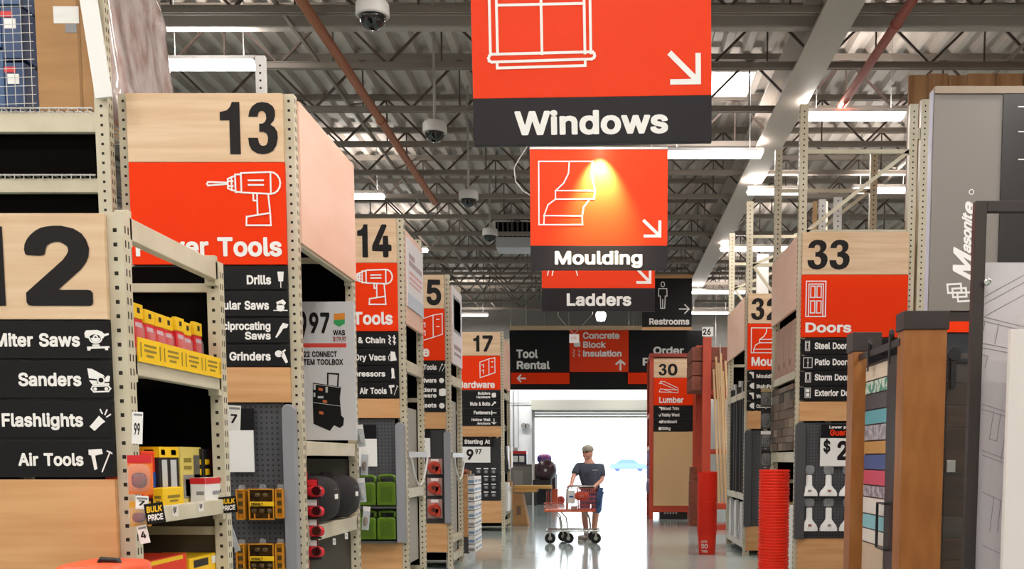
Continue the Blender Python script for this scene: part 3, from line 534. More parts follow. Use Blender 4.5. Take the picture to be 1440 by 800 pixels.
I('arrow', 'arrow_l', fy-.05, 726.5, 739.5, 526, 538, p)
t = thing('way_sign', 'orange Concrete Block Insulation sign with an up arrow over the doorway', 'sign', (XX(842, 500, fy), fy, ZZ(523, fy)))
hbox('panel', 801, 884, 464.5, 523, orange2, t, .06, fy)
T('lettering', 'Concrete', fy-.06, 819.5, 871.5, 467, 476.5, t); T('lettering', 'Block', fy-.06, 819.5, 851.5, 480, 489, t); T('lettering', 'Insulation', fy-.06, 819.5, 874.5, 492.5, 501.5, t)
I('arrow', 'arrow_u', fy-.06, 865, 880, 505, 521, t); I('icon', 'block', fy-.06, 807, 816, 480, 488, t); I('icon', 'chain', fy-.06, 806, 816, 491, 502, t, wd=.012)
t = thing('way_sign', 'black Order Pickup sign partly behind the aisle 30 board', 'sign', (XX(925, 500, fy), fy, ZZ(540, fy)))
hbox('panel', 884.5, 966, 465.5, 523, black, t, .04, fy); hbox('arrow_strip', 883, 966, 524, 540, orange, t, .05, fy)
T('lettering', 'Order', fy-.04, 918.5, 961.5, 487.5, 498, t); T('lettering', 'Pickup', fy-.04, 903, 961.5, 503, 514, t)
# pipework on the white wall beside the door
mb = MB()
for px in (722.5, 729): x = XX(px, 600, YB); mb.tube([(x, YB-.08, .3), (x, YB-.08, ZZ(549, YB))], .022 if px < 725 else .014, 8)
z = ZZ(567, YB); mb.tube([(XX(718, 567, YB), YB-.09, z), (XX(746, 567, YB), YB-.09, z)], .018, 8)
mb.lathe([(.0, 0), (.10, 0), (.10, .06), (.05, .1)], (XX(737, 599, YB), YB-.14, ZZ(599, YB)), 14, axis='y'); mb.lathe([(.0, 0), (.09, 0), (.09, .06), (.05, .1)], (XX(742, 599, YB), YB-.14, ZZ(599, YB)), 14, axis='y')
mb.build('wall_conduit', greyp, None, 'grey conduit and alarm bells on the white wall left of the loading door', 'conduit', smooth='auto')

# ------------------------------------------------------------------ storage racks
XL, XR = -2.05, 2.15
PW, PD = .066, .075
def post_mb(x0, x1, y0, y1, z0, z1, face=None, holes=True):
    mb = MB(); mb.box(x0, x1, y0, y1, z0, z1)
    if holes:
        xc = (x0+x1)/2; z = z0+.05
        while z < z1-.03:
            mb.box(xc-.008, xc+.008, y0-.0012, y0+.001, z, z+.016, 1); z += .06
        if face is not None:
            fx = x1 if face > 0 else x0; z = z0+.05
            while z < z1-.04:
                for yy in (y0+.02, y1-.026):
                    mb.box(fx-.001, fx+.0012, yy, yy+.008, z, z+.03, 1)
                z += .06
    return mb
def rack(name, label, xf, inn, Y0, Y1, D, zt, beams=(), decks=(), m=cream, hm=hole, back=None, zt_in=None, braces=True, zt_rear=None, group=None, rear=None, brz=None, diag=True, PW=.066, up0=True):
    """bay whose long side faces the aisle at x = xf; inn = -1 / +1 is the direction into the rack"""
    xi = xf+inn*D
    t = thing(name, label, 'storage rack', ((xf+xi)/2, (Y0+Y1)/2, 0), group)
    for k, (y0, y1) in enumerate(((Y0, Y0+PD), (Y1-PD, Y1))):
        top = zt if k == 0 or zt_rear is None else zt_rear
        post_mb(*sorted((xf, xf+inn*PW)), y0, y1, 0, top, -inn).build('post', [m, hm], t)
        post_mb(*sorted((xi-inn*PW, xi)), y0, y1, 0, top if zt_in is None else zt_in, None).build('post', [m, hm], t)
        if braces:
            ym = (y0+y1)/2; a = xf+inn*PW; b = xi-inn*PW; z = .25; up = up0
            zz = brz or [z+i*.95 for i in range(int((top-.3)/.95)+1)]
            for z0 in zz: MB().bar((a, ym, z0), (b, ym, z0), .03, .045).build('frame_brace', m, t)
            for z0, z1 in zip(zz[:-1], zz[1:]):
                p, q = ((a, ym, z0), (b, ym, z1)) if up else ((b, ym, z0), (a, ym, z1))
                if diag: MB().bar(p, q, .03, .04).build('frame_brace', m, t)
                up = not up
    for (zb, h) in beams:
        for x in (xf+inn*.004, xi-inn*.054):
            mb = MB(); mb.box(min(x, x+inn*.05), max(x, x+inn*.05), Y0+PD, Y1-PD, zb, zb+h)
            mb.box(min(x, x+inn*.062), max(x, x+inn*.062), Y0+PD-.004, Y0+PD+.03, zb-.03, zb+h+.03)
            mb.box(min(x, x+inn*.062), max(x, x+inn*.062), Y1-PD-.03, Y1-PD+.004, zb-.03, zb+h+.03)
            mb.build('beam', m, t, bevel=.004)
    for (zd, m_) in decks:
        MB().box(*sorted((xf+inn*.055, xi-inn*.055)), Y0+PD, Y1-PD, zd-.02, zd).build('deck', m_, t)
    if back is not None:
        MB().box(*sorted((xi-inn*.003, xi-inn*.02)), Y0+.01, Y1-.01, .02, rear or zt-.02).build('back_panel', back, t)
        MB().box(*sorted((xf+inn*PW, xi-inn*.02)), Y1-.012, Y1-.002, .02, rear or zt-.02).build('rear_panel', back, t)
    return t

def board_px(name, xa, xb, y0, y1, Y, m, parent=None, d=.03, gap=.0, **k):
    return MB().box(xa, xb, Y-d, Y, ZZ(y1, Y)+gap, ZZ(y0, Y)-gap).build(name, m, parent, bevel=.002, **k)
def aisle_board(label, Y, xa, xb, num, number_rows, dept_rows, slats, dept=None, side='r', icons=None, strip_mat=black, txt_edge=None, wood=ply, woodmat=None):
    zb = ZZ(slats[-1][1] if slats else number_rows[1], Y)
    t = thing('aisle_board', label, 'aisle sign', ((xa+xb)/2, Y, zb), None)
    f = Y-.03
    MB().box(xa+(.055 if side == 'l' and Y < 20 else .004), xb-(.03 if side == 'l' and Y < 20 else .004), Y+.001, Y+.014, zb, ZZ(number_rows[0], Y)-.01).build('backing', strip, t)
    nb = board_px('number_board', xa, xb, *number_rows, Y, wood, t)
    st, x0, x1, y0, y1 = num
    T('numeral', st, f, x0, x1, y0, y1, nb, ink)
    if dept_rows:
        db = board_px('department_board', xa, xb, *dept_rows, Y, orange, t)
        for it in dept:
            if it[0] == 'icon': I('icon', it[1], f, *it[2:6], db, wd=it[6])
            else: T('lettering', it[1], f, it[2], it[3], it[4], it[5], db)
    for (y0, y1, lines, ic) in slats:
        sb = board_px('category_slat', xa, xb, y0, y1, Y, black, t)
        for (tx, a, b, c, d) in lines: T('lettering', tx, f, a, b, c, d, sb)
        if ic: I('icon', ic[0], f, *ic[1:5], sb, wd=ic[5] if len(ic) > 5 else .006)
    if slats and dept_rows is not None or slats:
        pass
    return t

# ---- aisle 12, nearest on the left
Y12, Y12b = 4.65, 5.86
D = 1.13
XI = XL-D
z1t, z1b = ZZ(496, 4.68), ZZ(526, 4.68)
z2t, z2b = ZZ(715, 4.68), ZZ(740, 4.68)
r12 = rack('end_rack', 'cream end rack under the aisle 12 board with blade packs and boxed bits', XL, -1, Y12, Y12b, D, ZZ(298, Y12),
     beams=((ZZ(334, 4.68), ZZ(300, 4.68)-ZZ(334, 4.68)-.005), (z1b, z1t-z1b), (z2b, z2t-z2b), (.75, .10), (.12, .10)),
     decks=((z1t-.01, cream), (z2t-.01, cream), (.85, cream), (.22, cream)), back=dark, diag=False, brz=[.2, 1.1, ZZ(405, 5.82), ])
aisle_board('large wooden 12 board above black slats from Miter Saws to Air Tools', Y12, XI+PW, XL-PW,
     ('12', -61, 139, 318.5, 430), (302, 450), None,
     [(453, 505, [('Miter Saws', -9, 113, 468.5, 487.5)], ('miter', 119.5, 154, 464, 493)),
      (508, 560, [('Sanders', 26, 115, 524, 543)], ('sander', 124, 155.5, 518, 551)),
      (564, 615, [('Flashlights', 2, 117.5, 581, 600)], ('flash', 126, 156, 576, 606)),
      (619, 671, [('Air Tools', 26.5, 118, 637, 655)], ('airtool', 125.5, 158, 631, 663))], wood=ply)
board_px('plywood_panel', XI+PW, XL-PW, 674, 1120, Y12, ply2, r12, label='plain oak end panel below the Air Tools slat')

MB().box(XL-.066, XI+.02, Y12b-.03, Y12b-.013, .12, z2b-.02).build('rear_panel', taupe, r12)
# ---- aisle 13
Y13, Y13b = 7.29, 8.95
r13 = rack('end_rack', 'cream end rack under the aisle 13 board, pink plywood on its upper side', XL, -1, Y13, Y13b, D+.03, ZZ(132, Y13),
     beams=((ZZ(641, 8.2), .10), (ZZ(762, 7.5), .11), (.1, .1), (ZZ(345, 7.5)-.03, .05)), decks=((ZZ(641, 8.2)+.09, cream), (ZZ(762, 7.5)+.10, cream), (.2, cream)), back=dark, diag=False)
XI13 = XL-D-.03
aisle_board('wooden 13 board with orange Power Tools board and slats Drills to Grinders', Y13, XI13+PW, XL-PW,
     ('13', 305, 393.5, 143.5, 217), (133, 229.5), (230, 373),
     [(375.5, 408, [('Drills', 346.5, 381.5, 387, 400)], ('bit', 390.5, 399.5, 382, 404)),
      (411.5, 445.5, [('Circular Saws', 288, 378.5, 423, 435.5)], ('csaw', 385, 404, 421, 438)),
      (449, 482.5, [('Reciprocating', 297, 381, 452.5, 464), ('Saws', 344.5, 381, 466.5, 477.5)], ('rsaw', 387, 406, 454, 475)),
      (486, 515.5, [('Grinders', 322.5, 381, 495, 507)], ('grinder', 387, 405, 491, 511))],
     dept=[('icon', 'drill', 292, 395, 242, 317, .011), ('text', 'Power Tools', 189.5, 397, 333.5, 360.5)])
board_px('plywood_panel', XI13+PW, XL-PW, 517, 566, Y13, ply2, r13, label='oak strip panel between the Grinders slat and the pegboard')
mb = MB(); mb.box(XL-.02, XL+.012, Y13+PD+.005, Y13b-.01, ZZ(347, Y13+.2), ZZ(132, Y13)-.02)
mb.build('plywood_header', peach, r13, 'big pinkish plywood sheet on the side of the aisle 13 rack', bevel=.003)

# ---- aisle 14
Y14, Y14b = 11.13, 12.25
r14 = rack('end_rack', 'cream end rack with green jugs on its pegboard below the 14 board', XL, -1, Y14, Y14b, D, ZZ(307, Y14),
     beams=((ZZ(523, 11.3), .12), (ZZ(700, 11.3), .1), (.1, .1)), decks=((ZZ(523, 11.3)+.1, cream), (.2, cream)), back=dark, diag=False)
aisle_board('wooden 14 board with orange Tools board half hidden by the toolbox poster', Y14, XI+PW, XL-PW,
     ('14', 500, 551.5, 315.5, 362), (308, 370), (370.5, 466),
     [(468, 489, [('Rope & Chain', 474.5, 542, 474, 482.5)], ('chain', 547, 556, 472, 484, .012)),
      (491.5, 513.5, [('Wet Dry Vacs', 476, 542.5, 498, 507)], ('vac', 546, 558, 494, 508)),
      (515.5, 536.5, [('Compressors', 474, 542, 521.5, 529.5)], ('tank', 550, 556, 517, 532)),
      (538.5, 559, [('Air Tools', 506, 544, 545, 554)], ('airtool', 547, 560, 541, 555))],
     dept=[('icon', 'drill', 483, 552, 379, 428, .014), ('text', 'Power Tools', 425, 552.5, 438.5, 456.5)])
board_px('plywood_panel', XI+PW, XL-PW, 561, 588, Y14, ply2, r14, label='oak strip panel under the Air Tools slat of aisle 14')
board_px('plywood_panel', XI+PW, XL-PW, 762, 845, Y14, ply2, r14, label='oak kick panel below the green jugs')

# ---- aisle 15
Y15, Y15b = 14.36, 15.50
r15 = rack('end_rack', 'cream end rack with three red clamshell packs below its Hardware board', XL, -1, Y15, Y15b, D, ZZ(386, Y15),
     beams=((ZZ(540, 14.5), .12), (.35, .08), (.1, .1)), decks=((ZZ(540, 14.5)+.1, cream), (.43, cream)), back=dark, diag=False)
aisle_board('wooden 15 board, only its 5 in view, over an orange Hardware board', Y15, XI+PW, XL-PW,
     ('15', 579, 622.5, 393, 429), (387, 434), (434.5, 507),
     [(508.5, 525.5, [('Hand Tools', 575, 614, 512.5, 520)], ('tools', 617.5, 627, 511, 522)),
      (527, 542, [('Door Hardware', 564, 614, 531.5, 538)], ('knob', 617.5, 627, 530, 540)),
      (543.5, 560.5, [('Builders', 578, 614, 545, 551), ('Hardware', 575, 614, 553, 559)], ('block', 617.5, 627, 546, 557)),
      (562, 578.5, [('Locksets', 577, 614, 566.5, 573)], ('knob', 617.5, 628, 565, 576))],
     dept=[('icon', 'hinge', 590, 622, 441, 480, .012), ('text', 'Hardware', 525, 604, 487, 501.5)])
board_px('plywood_panel', XI+PW, XL-PW, 580, 603, Y15, ply2, r15, label='oak strip panel under the Locksets slat of aisle 15')
board_px('plywood_panel', XI+PW, XL-PW, 736, 776, Y15, ply2, r15, label='oak kick panel below the three red clamshell packs')

# ---- aisle 17
Y17, Y17b = 21.95, 23.4
r17 = rack('end_rack', 'far cream end rack holding the black 9.97 price display', XL, -1, Y17, Y17b, D, ZZ(466, Y17),
     beams=((ZZ(560, 22.1), .12), (.32, .08), (.1, .1)), decks=((ZZ(560, 22.1)+.1, cream), (.4, cream)), back=dark)
aisle_board('wooden 17 board with orange hinge-icon Hardware board and small slats', Y17, XI+PW, XL-PW,
     ('17', 664, 694.5, 471.5, 494.5), (467, 500), (500.5, 548),
     [(550, 561, [('Builders', 672, 689.5, 551, 555), ('Hardware', 670, 689.5, 556.5, 560)], ('block', 691.5, 697.5, 552, 559)),
      (562, 573, [('Nuts & Bolts', 661, 689.5, 565, 570.5)], ('bolt', 691, 698, 564, 571)),
      (574.5, 585, [('Fasteners', 666, 689.5, 577.5, 582.5)], ('nail', 691, 697.5, 578, 583, .02)),
      (586, 598, [('Hollow Wall', 663, 689.5, 588, 592), ('Anchors', 671, 689.5, 593.5, 597)], ('anchor', 692, 697.5, 589, 596, .015))],
     dept=[('icon', 'hinge', 675, 696, 503, 531, .016), ('text', 'Hardware', 643, 696, 536, 545.5)])
board_px('plywood_panel', XI+PW, XL-PW, 599.5, 614, Y17, ply2, r17, label='oak strip panel between the Hollow Wall Anchors slat and the 9.97 sign')
board_px('plywood_panel', XI+PW, XL-PW, 704, 735, Y17, ply2, r17, label='oak kick panel below the black display with the 9.97 sign')

# ---- aisle 33, right
Y33, Y33b = 12.1, 13.9
XI33 = XX(1276, 400, Y33)
ZT33 = ZZ(146, Y33)
r33 = rack('end_rack', 'tall cream end rack behind the aisle 33 Doors board', XR-.0, 1, Y33, Y33b, XI33+.07-XR, ZT33,
     beams=((ZZ(532, 12.2), .09), (ZZ(650, 12.4), .12), (.1, .1)), decks=((ZZ(532, 12.2)+.08, cream), (ZZ(650, 12.4)+.1, cream), (.2, cream)), back=dark, rear=ZZ(330, Y33),
     brz=[.25, 1.2, 2.15, 3.1, ZZ(325, Y33), ZZ(212, Y33)], PW=.088, up0=True)
aisle_board('wooden 33 board with orange Doors board and four door slats', Y33, XR+.04, XI33,
     ('33', 1135, 1197, 337, 379), (327, 386.5), (387, 474.5),
     [(477.5, 498.5, [('Steel Doors', 1145.5, 1196, 481.5, 491)], ('steeldoor', 1132.5, 1138.5, 479.5, 493)),
      (501, 521, [('Patio Doors', 1145.5, 1196, 504.5, 513.5)], ('patiodoor', 1130, 1142, 503, 517)),
      (523, 543, [('Storm Doors', 1145.5, 1198, 526, 535)], ('stormdoor', 1132.5, 1140, 524, 537)),
      (545, 563, [('Exterior Doors', 1145.5, 1208, 548, 557)], ('extdoor', 1132, 1139.5, 545.5, 559))],
     dept=[('icon', 'door', 1133.5, 1161, 395.5, 445, .012), ('text', 'Doors', 1131.5, 1197.5, 453.5, 467.5)], side='l')
board_px('plywood_panel', XR+.04, XI33, 565, 592, Y33, ply2, r33, label='oak strip panel under the Exterior Doors slat')
board_px('plywood_panel', XR+.04, XI33, 757, 830, Y33, ply2, r33, label='oak kick panel below the white flask packs')
mb = MB(); mb.box(XR-.012, XR+.02, Y33+PD+.005, Y33b-.01, ZZ(436, Y33+.2), ZZ(333, Y33+.1)); mb.build('plywood_header', peach, r33, 'pinkish plywood sheet on the aisle side of the Doors rack', bevel=.003)

# ---- aisle 32
Y32, Y32b = 16.5, 18.85
XI32 = XR+1.15
r32 = rack('end_rack', 'tall cream end rack behind the aisle 32 Moulding board', XR, 1, Y32, Y32b, 1.15+.066, ZZ(283, Y32),
     beams=((ZZ(560, 16.8), .1), (.85, .1), (.1, .1)), decks=((.93, cream), (.2, cream)), back=dark, rear=ZZ(418, Y32), brz=[.25, 1.2, 2.15, 3.1, ZZ(372, Y32), ZZ(332, Y32), ], PW=.095)
aisle_board('wooden 32 board with orange Moulding board half hidden by pink plywood', Y32, XR+.03, XI32,
     ('32', 1056, 1101, 419, 450), (413, 455), (455.5, 520),
     [(521.5, 535, [('Moulding', 1063.5, 1093, 526, 531.5)], ('trim', 1053.5, 1060, 523, 532)),
      (536.5, 549, [('Stair Parts', 1063.5, 1093, 540.5, 546)], ('wedge', 1053.5, 1060.5, 538, 547)),
      (550.5, 563, [('Wood Trim', 1063.5, 1093, 554.5, 560)], ('trim', 1053.5, 1060, 552, 561)),
      (564.5, 577, [('Columns', 1063.5, 1086, 568.5, 573.5)], ('wedge', 1053.5, 1060.5, 566, 575))],
     dept=[('icon', 'mould', 1056.5, 1096, 461, 496, .014), ('text', 'Moulding', 1056, 1121, 502, 514.5)], side='l')
board_px('plywood_panel', XR+.04, XI32, 578, 603, Y32, ply2, r32, label='oak strip panel under the Columns slat of aisle 32')
board_px('plywood_panel', XR+.04, XI32, 740, 774, Y32, ply2, r32, label='oak kick panel below the aisle 32 pegboard')
mb = MB(); mb.box(XR-.012, XR+.02, Y32+PD+.005, Y32b-.01, ZZ(507, Y32+1.8)+.02, ZZ(418, Y32+.15)); mb.build('plywood_header', peach, r32, 'pale plywood sheet on the aisle side of the Moulding rack', bevel=.003)

# ---- aisle 30, far, with orange frame
Y30 = 26.3
xa, xb = XX(919, 600, Y30), XX(974, 600, Y30)
r30 = t = thing('end_rack', 'orange framed end rack with the aisle 30 Lumber board', 'storage rack', ((xa+xb)/2, Y30+.6, 0))
for x in (xa-.10, xb): 
    for y in (Y30-.02, Y30+1.5): MB().box(x, x+.10, y, y+.1, 0, ZZ(502, Y30)).build('post', rackorange, t, bevel=.008)
MB().box(xa-.1, xb+.1, Y30-.06, Y30+1.55, ZZ(502, Y30), ZZ(497, Y30)).build('top_rail', mat('dark_orange_paint', '#93301f', .5), t)
MB().box(xa, xb, Y30, Y30+.05, ZZ(720, Y30), ZZ(711, Y30)).build('beam', rackorange, t)
for z in (.9, 1.7, 2.5): MB().box(xa-.1, xa-.05, Y30+.08, Y30+1.5, z, z+.1).build('beam', rackorange, t)
MB().box(xa, xb, Y30+1.4, Y30+1.44, .1, ZZ(505, Y30)).build('back_panel', dark, t)
aisle_board('wooden 30 board with orange Lumber board under an orange frame', Y30, xa, xb,
     ('30', 926, 953.5, 511.5, 528), (504, 531), (531.5, 570),
     [(570.5, 579, [('Wood Trim', 931, 955, 572, 576.5)], ('trim', 926.5, 931, 572, 577)),
      (580, 588.5, [('Hobby Wood', 931, 955.5, 581, 585.5)], ('check', 926, 930.5, 581, 586)),
      (589.5, 597.5, [('Hardboard', 931, 952, 590.5, 595)], ('wedge', 926, 931, 591, 595.5)),
      (598.5, 606.5, [('Siding', 931, 943, 600, 604.5)], ('block', 926, 930.5, 600, 605))],
     dept=[('icon', 'plank', 927, 953.5, 536, 552, .014), ('text', 'Lumber', 926.5, 961, 558, 566.5)], side='l')
board_px('plywood_panel', xa, xb, 607, 711, Y30, mat('tan_panel', '#d6b080', .55), r30, label='tall tan panel below the Siding slat of aisle 30')

# ---- rack run at the far left behind the 12 board
MB().box(XL-.066, XL-D, Y13b-.03, Y13b-.013, .12, ZZ(645, 8.2)).build('rear_panel', mat('grey_back', '#77736d', .7), r13)
YA = 7.2
t = thing('storage_rack', 'cream rack standing behind the aisle 12 board at the far left', 'storage rack', (-3.3, YA+.5, 0))
xp = XX(137, 250, YA), XX(158, 250, YA)
for y in (YA, YA+.75):
    post_mb(xp[0], xp[1]-.01, y, y+PD, 0, 5.4 if y == YA else ZZ(160, YA), 1).build('post', [cream, hole], t); post_mb(-5.6, -5.53, y, y+PD, 0, 5.4 if y == YA else ZZ(160, YA), 1).build('post', [cream, hole], t)
for (a, b) in ((157, 185), (250, 270)):
    for y in (YA+.01,): MB().box(-5.53, xp[0]+.005, y, y+.05, ZZ(b, YA), ZZ(a, YA)).build('beam', cream, t, bevel=.004)
mb = MB()
for zz in (ZZ(152, YA), ZZ(246, YA)):
    y = YA-.005
    while y < YA+.80: mb.box(-5.5, xp[0]-.01, y, y+.006, zz-.004, zz+.004); y += .08
    x = -5.48
    while x < xp[0]: mb.box(x, x+.005, YA-.006, YA+.80, zz-.002, zz+.006); mb.box(x, x+.005, YA-.006, YA, zz-.03, zz); x += .062
mb.build('wire_deck', steel, t)
MB().box(-5.5, xp[0], YA+.07, YA+.09, .2, ZZ(157, YA)).build('back_panel', dark, t)  # near-black board added in place of the shaded depth of the rack

# ------------------------------------------------------------------ signs hung over the aisle
def hung_sign(label, Y, x0, x1, ytop, ysplit, ybot, word, wx, icon, arrow, iw, tilt=0.0, extra=None):
    xa, xb = XX(x0, ybot-60, Y), XX(x1, ybot-60, Y)
    zt = ZZ(ytop, Y) if ytop is not None else ZZ(ybot, Y)+1.10
    t = thing('hanging_sign', label, 'sign', ((xa+xb)/2, Y, ZZ(ybot, Y)))
    f = Y-.02
    db = MB().box(xa, xb, Y-.02, Y+.02, ZZ(ysplit, Y), zt).build('department_board', orange2, t, bevel=.002)
    nb = MB().box(xa, xb, Y-.02, Y+.02, ZZ(ybot, Y), ZZ(ysplit, Y)).build('name_band', mat('band_black', '#252126', .55, spec=.25), t, bevel=.002)
    T('lettering', word, f, *wx, nb)
    icon_mb(MB(), icon[0], pl_at(f), XX(icon[1], icon[4], f), XX(icon[2], icon[4], f), ZZ(icon[4], f), icon[3] if isinstance(icon[3], float) else ZZ(icon[3], f), iw, .003).build('icon', white, db)
    I('arrow', 'arrow_se', f, *arrow, db)
    MB().box(xa, xb, Y-.025, Y+.025, zt, zt+.02).build('top_rail', steel, t)
    for s in (.12, .88):
        x = xa+(xb-xa)*s; MB().tube([(x, Y, zt+.02), (x, Y, 6.5)], .004, 6).build('hanger_wire', steel, t)
    if tilt: t.rotation_euler = (0, tilt, 0)
    return t
YW = 5.65
win = ([[(189, -420), (189, 265)], [(697, -420), (697, 265)], [(225, -330), (225, 265)], [(667, -330), (667, 265)], [(189, -420), (697, -420)], [(225, -330), (667, -330)], [(225, 15), (667, 12)], [(225, -40), (667, -43)], [(450, -330), (450, 265)],
        [(195, 265), (705, 260)], [(222, 305), (222, 336), (668, 330), (668, 300)], [(700, 261), (713, 268), (716, 280), (712, 290), (700, 297), (195, 305), (182, 298), (179, 285), (184, 272), (195, 265)]], [])
zf = lambda y: ZZ(y/3.637, YW-.02)
t = hung_sign('large orange and black Windows sign, nearest of the hanging signs', YW, 667, 1001, None, 138, 203, 'Windows', (725, 940.5, 155, 189), (win, 689, 838, zf(-420), 94), (940, 987, 73, 121), .0135, tilt=-math.atan(5/336))
YM = 9.78
hung_sign('orange and black Moulding sign lit by a small spotlight', YM, 746, 938.5, 211, 346, 380, 'Moulding', (779, 904.5, 353, 372), (IC['mould'], 758, 837, 227, 316), (903, 930, 308, 334), .011)
YLd = 11.73
hung_sign('orange and black Ladders sign low behind the Moulding sign', YLd, 762, 921, None, 405.5, 438, 'Ladders', (796, 888, 412.5, 430), (IC['ladder'], 770, 812, ZZ(300, YLd), 387), (893, 916, 375, 399), .012)
# small can spotlight over the Moulding sign (just behind the Windows sign) and the beam it throws
xs, zs = XZ(843, 205, YM-.3)
t = thing('spotlight', 'small spotlight at the top of the Moulding sign', 'spotlight', (xs, YM-.26, zs))
mb = MB(); mb.tube([(xs, YM-.20, zs+.20), (xs, YM-.165, zs+.07)], .05, 14); mb.build('can', whitep, t, smooth='auto')
MB().tube([(xs, YM-.166, zs+.073), (xs, YM-.160, zs+.055)], .042, 14).build('bulb', mat('spot_bulb', (1, .93, .8), .4, emit=40), t)
MB().tube([(xs, YM-.20, zs+.19), (xs, YM-.20, zs+.3), (xs, YM-.02, zs+.3)], .01, 6).build('arm', whitep, t)
sd = bpy.data.lights.new('spot_beam', 'SPOT'); sd.energy = 330; sd.color = (1, .80, .45); sd.spot_size = math.radians(75); sd.spot_blend = .9; sd.shadow_soft_size = .03
so = bpy.data.objects.new('spot_beam', sd); C.objects.link(so); so.parent = t; so.location = (0, .10, .03); so.rotation_euler = (math.radians(24), 0, 0)
# restrooms sign
YR = 28.0
xa, xb = XX(903, 420, YR), XX(973, 420, YR)
t = thing('hanging_sign', 'black Restrooms sign with wood edges and a white figure', 'sign', ((xa+xb)/2, YR, ZZ(464, YR)))
MB().box(xa, xb, YR-.02, YR+.02, ZZ(460, YR), ZZ(391.5, YR)).build('panel', black, t)
for a, b in ((386, 391.5), (460, 464)): MB().box(xa, xb, YR-.03, YR+.03, ZZ(b, YR), ZZ(a, YR)).build('edge_strip', ply2, t)
I('figure', 'man', YR-.02, 926, 938, 396.5, 433.5, t, wd=.022); I('arrow', 'arrow_r', YR-.02, 955.5, 969, 428.5, 440.5, t, wd=.03)
T('lettering', 'Restrooms', YR-.02, 912.5, 969.5, 447.5, 456.5, t)
for x in (xa+.15, xb-.15): MB().tube([(x, YR, ZZ(386, YR)), (x, YR, 6.5)], .006, 6).build('hanger_wire', steel, t)
# bare bright lamp and white card below the Ladders sign
x, z = XZ(845, 444, 20.0)
t = thing('pendant_lamp', 'small bright lamp hanging just below the Ladders sign', 'lamp', (x, 20, z))
mb = MB(); mb.lathe([(.0, -.10), (.07, -.09), (.09, -.02), (.09, .04), (.05, .09), (.0, .1)], (x, 20, z), 16); mb.build('globe', mat('globe_glow', (1, .98, 1), .4, emit=14), t, smooth=True)
MB().lathe([(.05, .08), (.05, .16), (.02, .18)], (x, 20, z), 12).build('cap', whitep, t); MB().tube([(x, 20, z+.17), (x, 20, ZD)], .008, 6).build('cord', blackpl, t)
yc = 24.0; x, z = XZ(807.5, 482, yc)
t = thing('hanging_card', 'small white card hung on wires before the Concrete sign', 'card', (x, yc, z))
MB().box(x-.11, x+.11, yc-.02, yc+.02, z, ZZ(470, yc)).build('card_body', white, t)
mb = MB(); zt = ZZ(470, yc); mb.tube([(x, yc, zt), (XX(785, 445, yc), yc, ZZ(445, yc)), (XX(780, 440, yc), 24.64, 6.53)], .008, 6); mb.tube([(x, yc, zt), (XX(833, 442, yc), yc, ZZ(442, yc)), (XX(838, 430, yc), 24.64, 6.53)], .008, 6); mb.build('hang_wire', steel, t)
mb = MB(); 
for i in range(4): mb.box(x-.06+.03*i, x-.05+.03*i, yc-.022, yc-.02, z+.07, z+.13)
mb.build('print', mat('pink_print', '#e89a90', .5), t)
# thin loose wire left of the Moulding sign
yw = 12; mb = MB(); mb.tube([(XX(a, b, yw), yw, ZZ(b, yw)) for a, b in ((742, 205), (731, 222), (723, 236), (725, 255), (735, 268), (748, 276), (752, 300))]+[(XX(760, 320, yw), yw, ZZ(320, yw))], .006, 6)
mb.tube([(XX(742, 205, yw), yw, ZZ(205, yw)), (XX(742, 205, yw), yw, 6.5)], .006, 6)
mb.build('loose_wire', whitep, None, 'thin white loose wire curling beside the Moulding sign', 'wire')

# ------------------------------------------------------------------ dome cameras on drop stems
def dome(px, py, Y, label):
    x, z = XZ(px, py, Y)
    t = thing('dome_camera', label, 'security camera', (x, Y, z))
    MB().lathe([(.06, .15), (.13, .13), (.152, .10), (.155, 0), (.145, -.01)], (x, Y, z), 24).build('housing', mat('camera_white', '#cfccc8', .45), t, smooth='auto')
    MB().lathe([(.0, -.125)]+[(.125*math.cos(a), -.125*math.sin(a)) for a in [PI/2*(1-i/7) for i in range(1, 8)]], (x, Y, z-.005), 24).build('dome', mat('dome_smoke', '#0c0b0c', .08, coat=.5), t, smooth=True)
    MB().tube([(x, Y, z+.14), (x, Y, ZD-.004)], .018, 8).build('stem', mat('stem_grey', '#a7a39f', .5), t)
dome(524, 22, 10.3, 'black and white dome camera at the very top, nearest of the row')
dome(611.5, 186, 14.0, 'dome camera just left of the Windows sign, second of the row')
dome(659, 280, 17.3, 'dome camera on a long stem beside the Moulding sign, third of the row')
dome(689, 331, 21.6, 'farthest dome camera, beside the unit heater')
# unit heater
yh = 26; xa, xb, za, zb2 = XX(697, 330, yh), XX(752, 330, yh), ZZ(348, yh), ZZ(312, yh)
t = thing('unit_heater', 'white unit heater with a black grille under the roof left of the Moulding sign', 'heater', ((xa+xb)/2, yh, za))
MB().box(xa, xb, yh, yh+.8, za, ZZ(333, yh)).build('body', mat('heater_white', '#c9c6cc', .5), t, bevel=.01)
MB().box(xa, xb, yh, yh+.8, ZZ(333, yh), zb2).build('grille_box', dark, t)
mb = MB()
for i in range(8): x = xa+(xb-xa)*(i+.5)/8; mb.box(x-.02, x+.02, yh-.02, yh, ZZ(333, yh), zb2)
mb.build('louvre', mat('louvre_grey', '#4a4644', .5), t)
for x in (xa+.1, xb-.1): MB().tube([(x, yh+.4, zb2), (x, yh+.4, 6.5)], .012, 6).build('hanger_rod', steel, t)

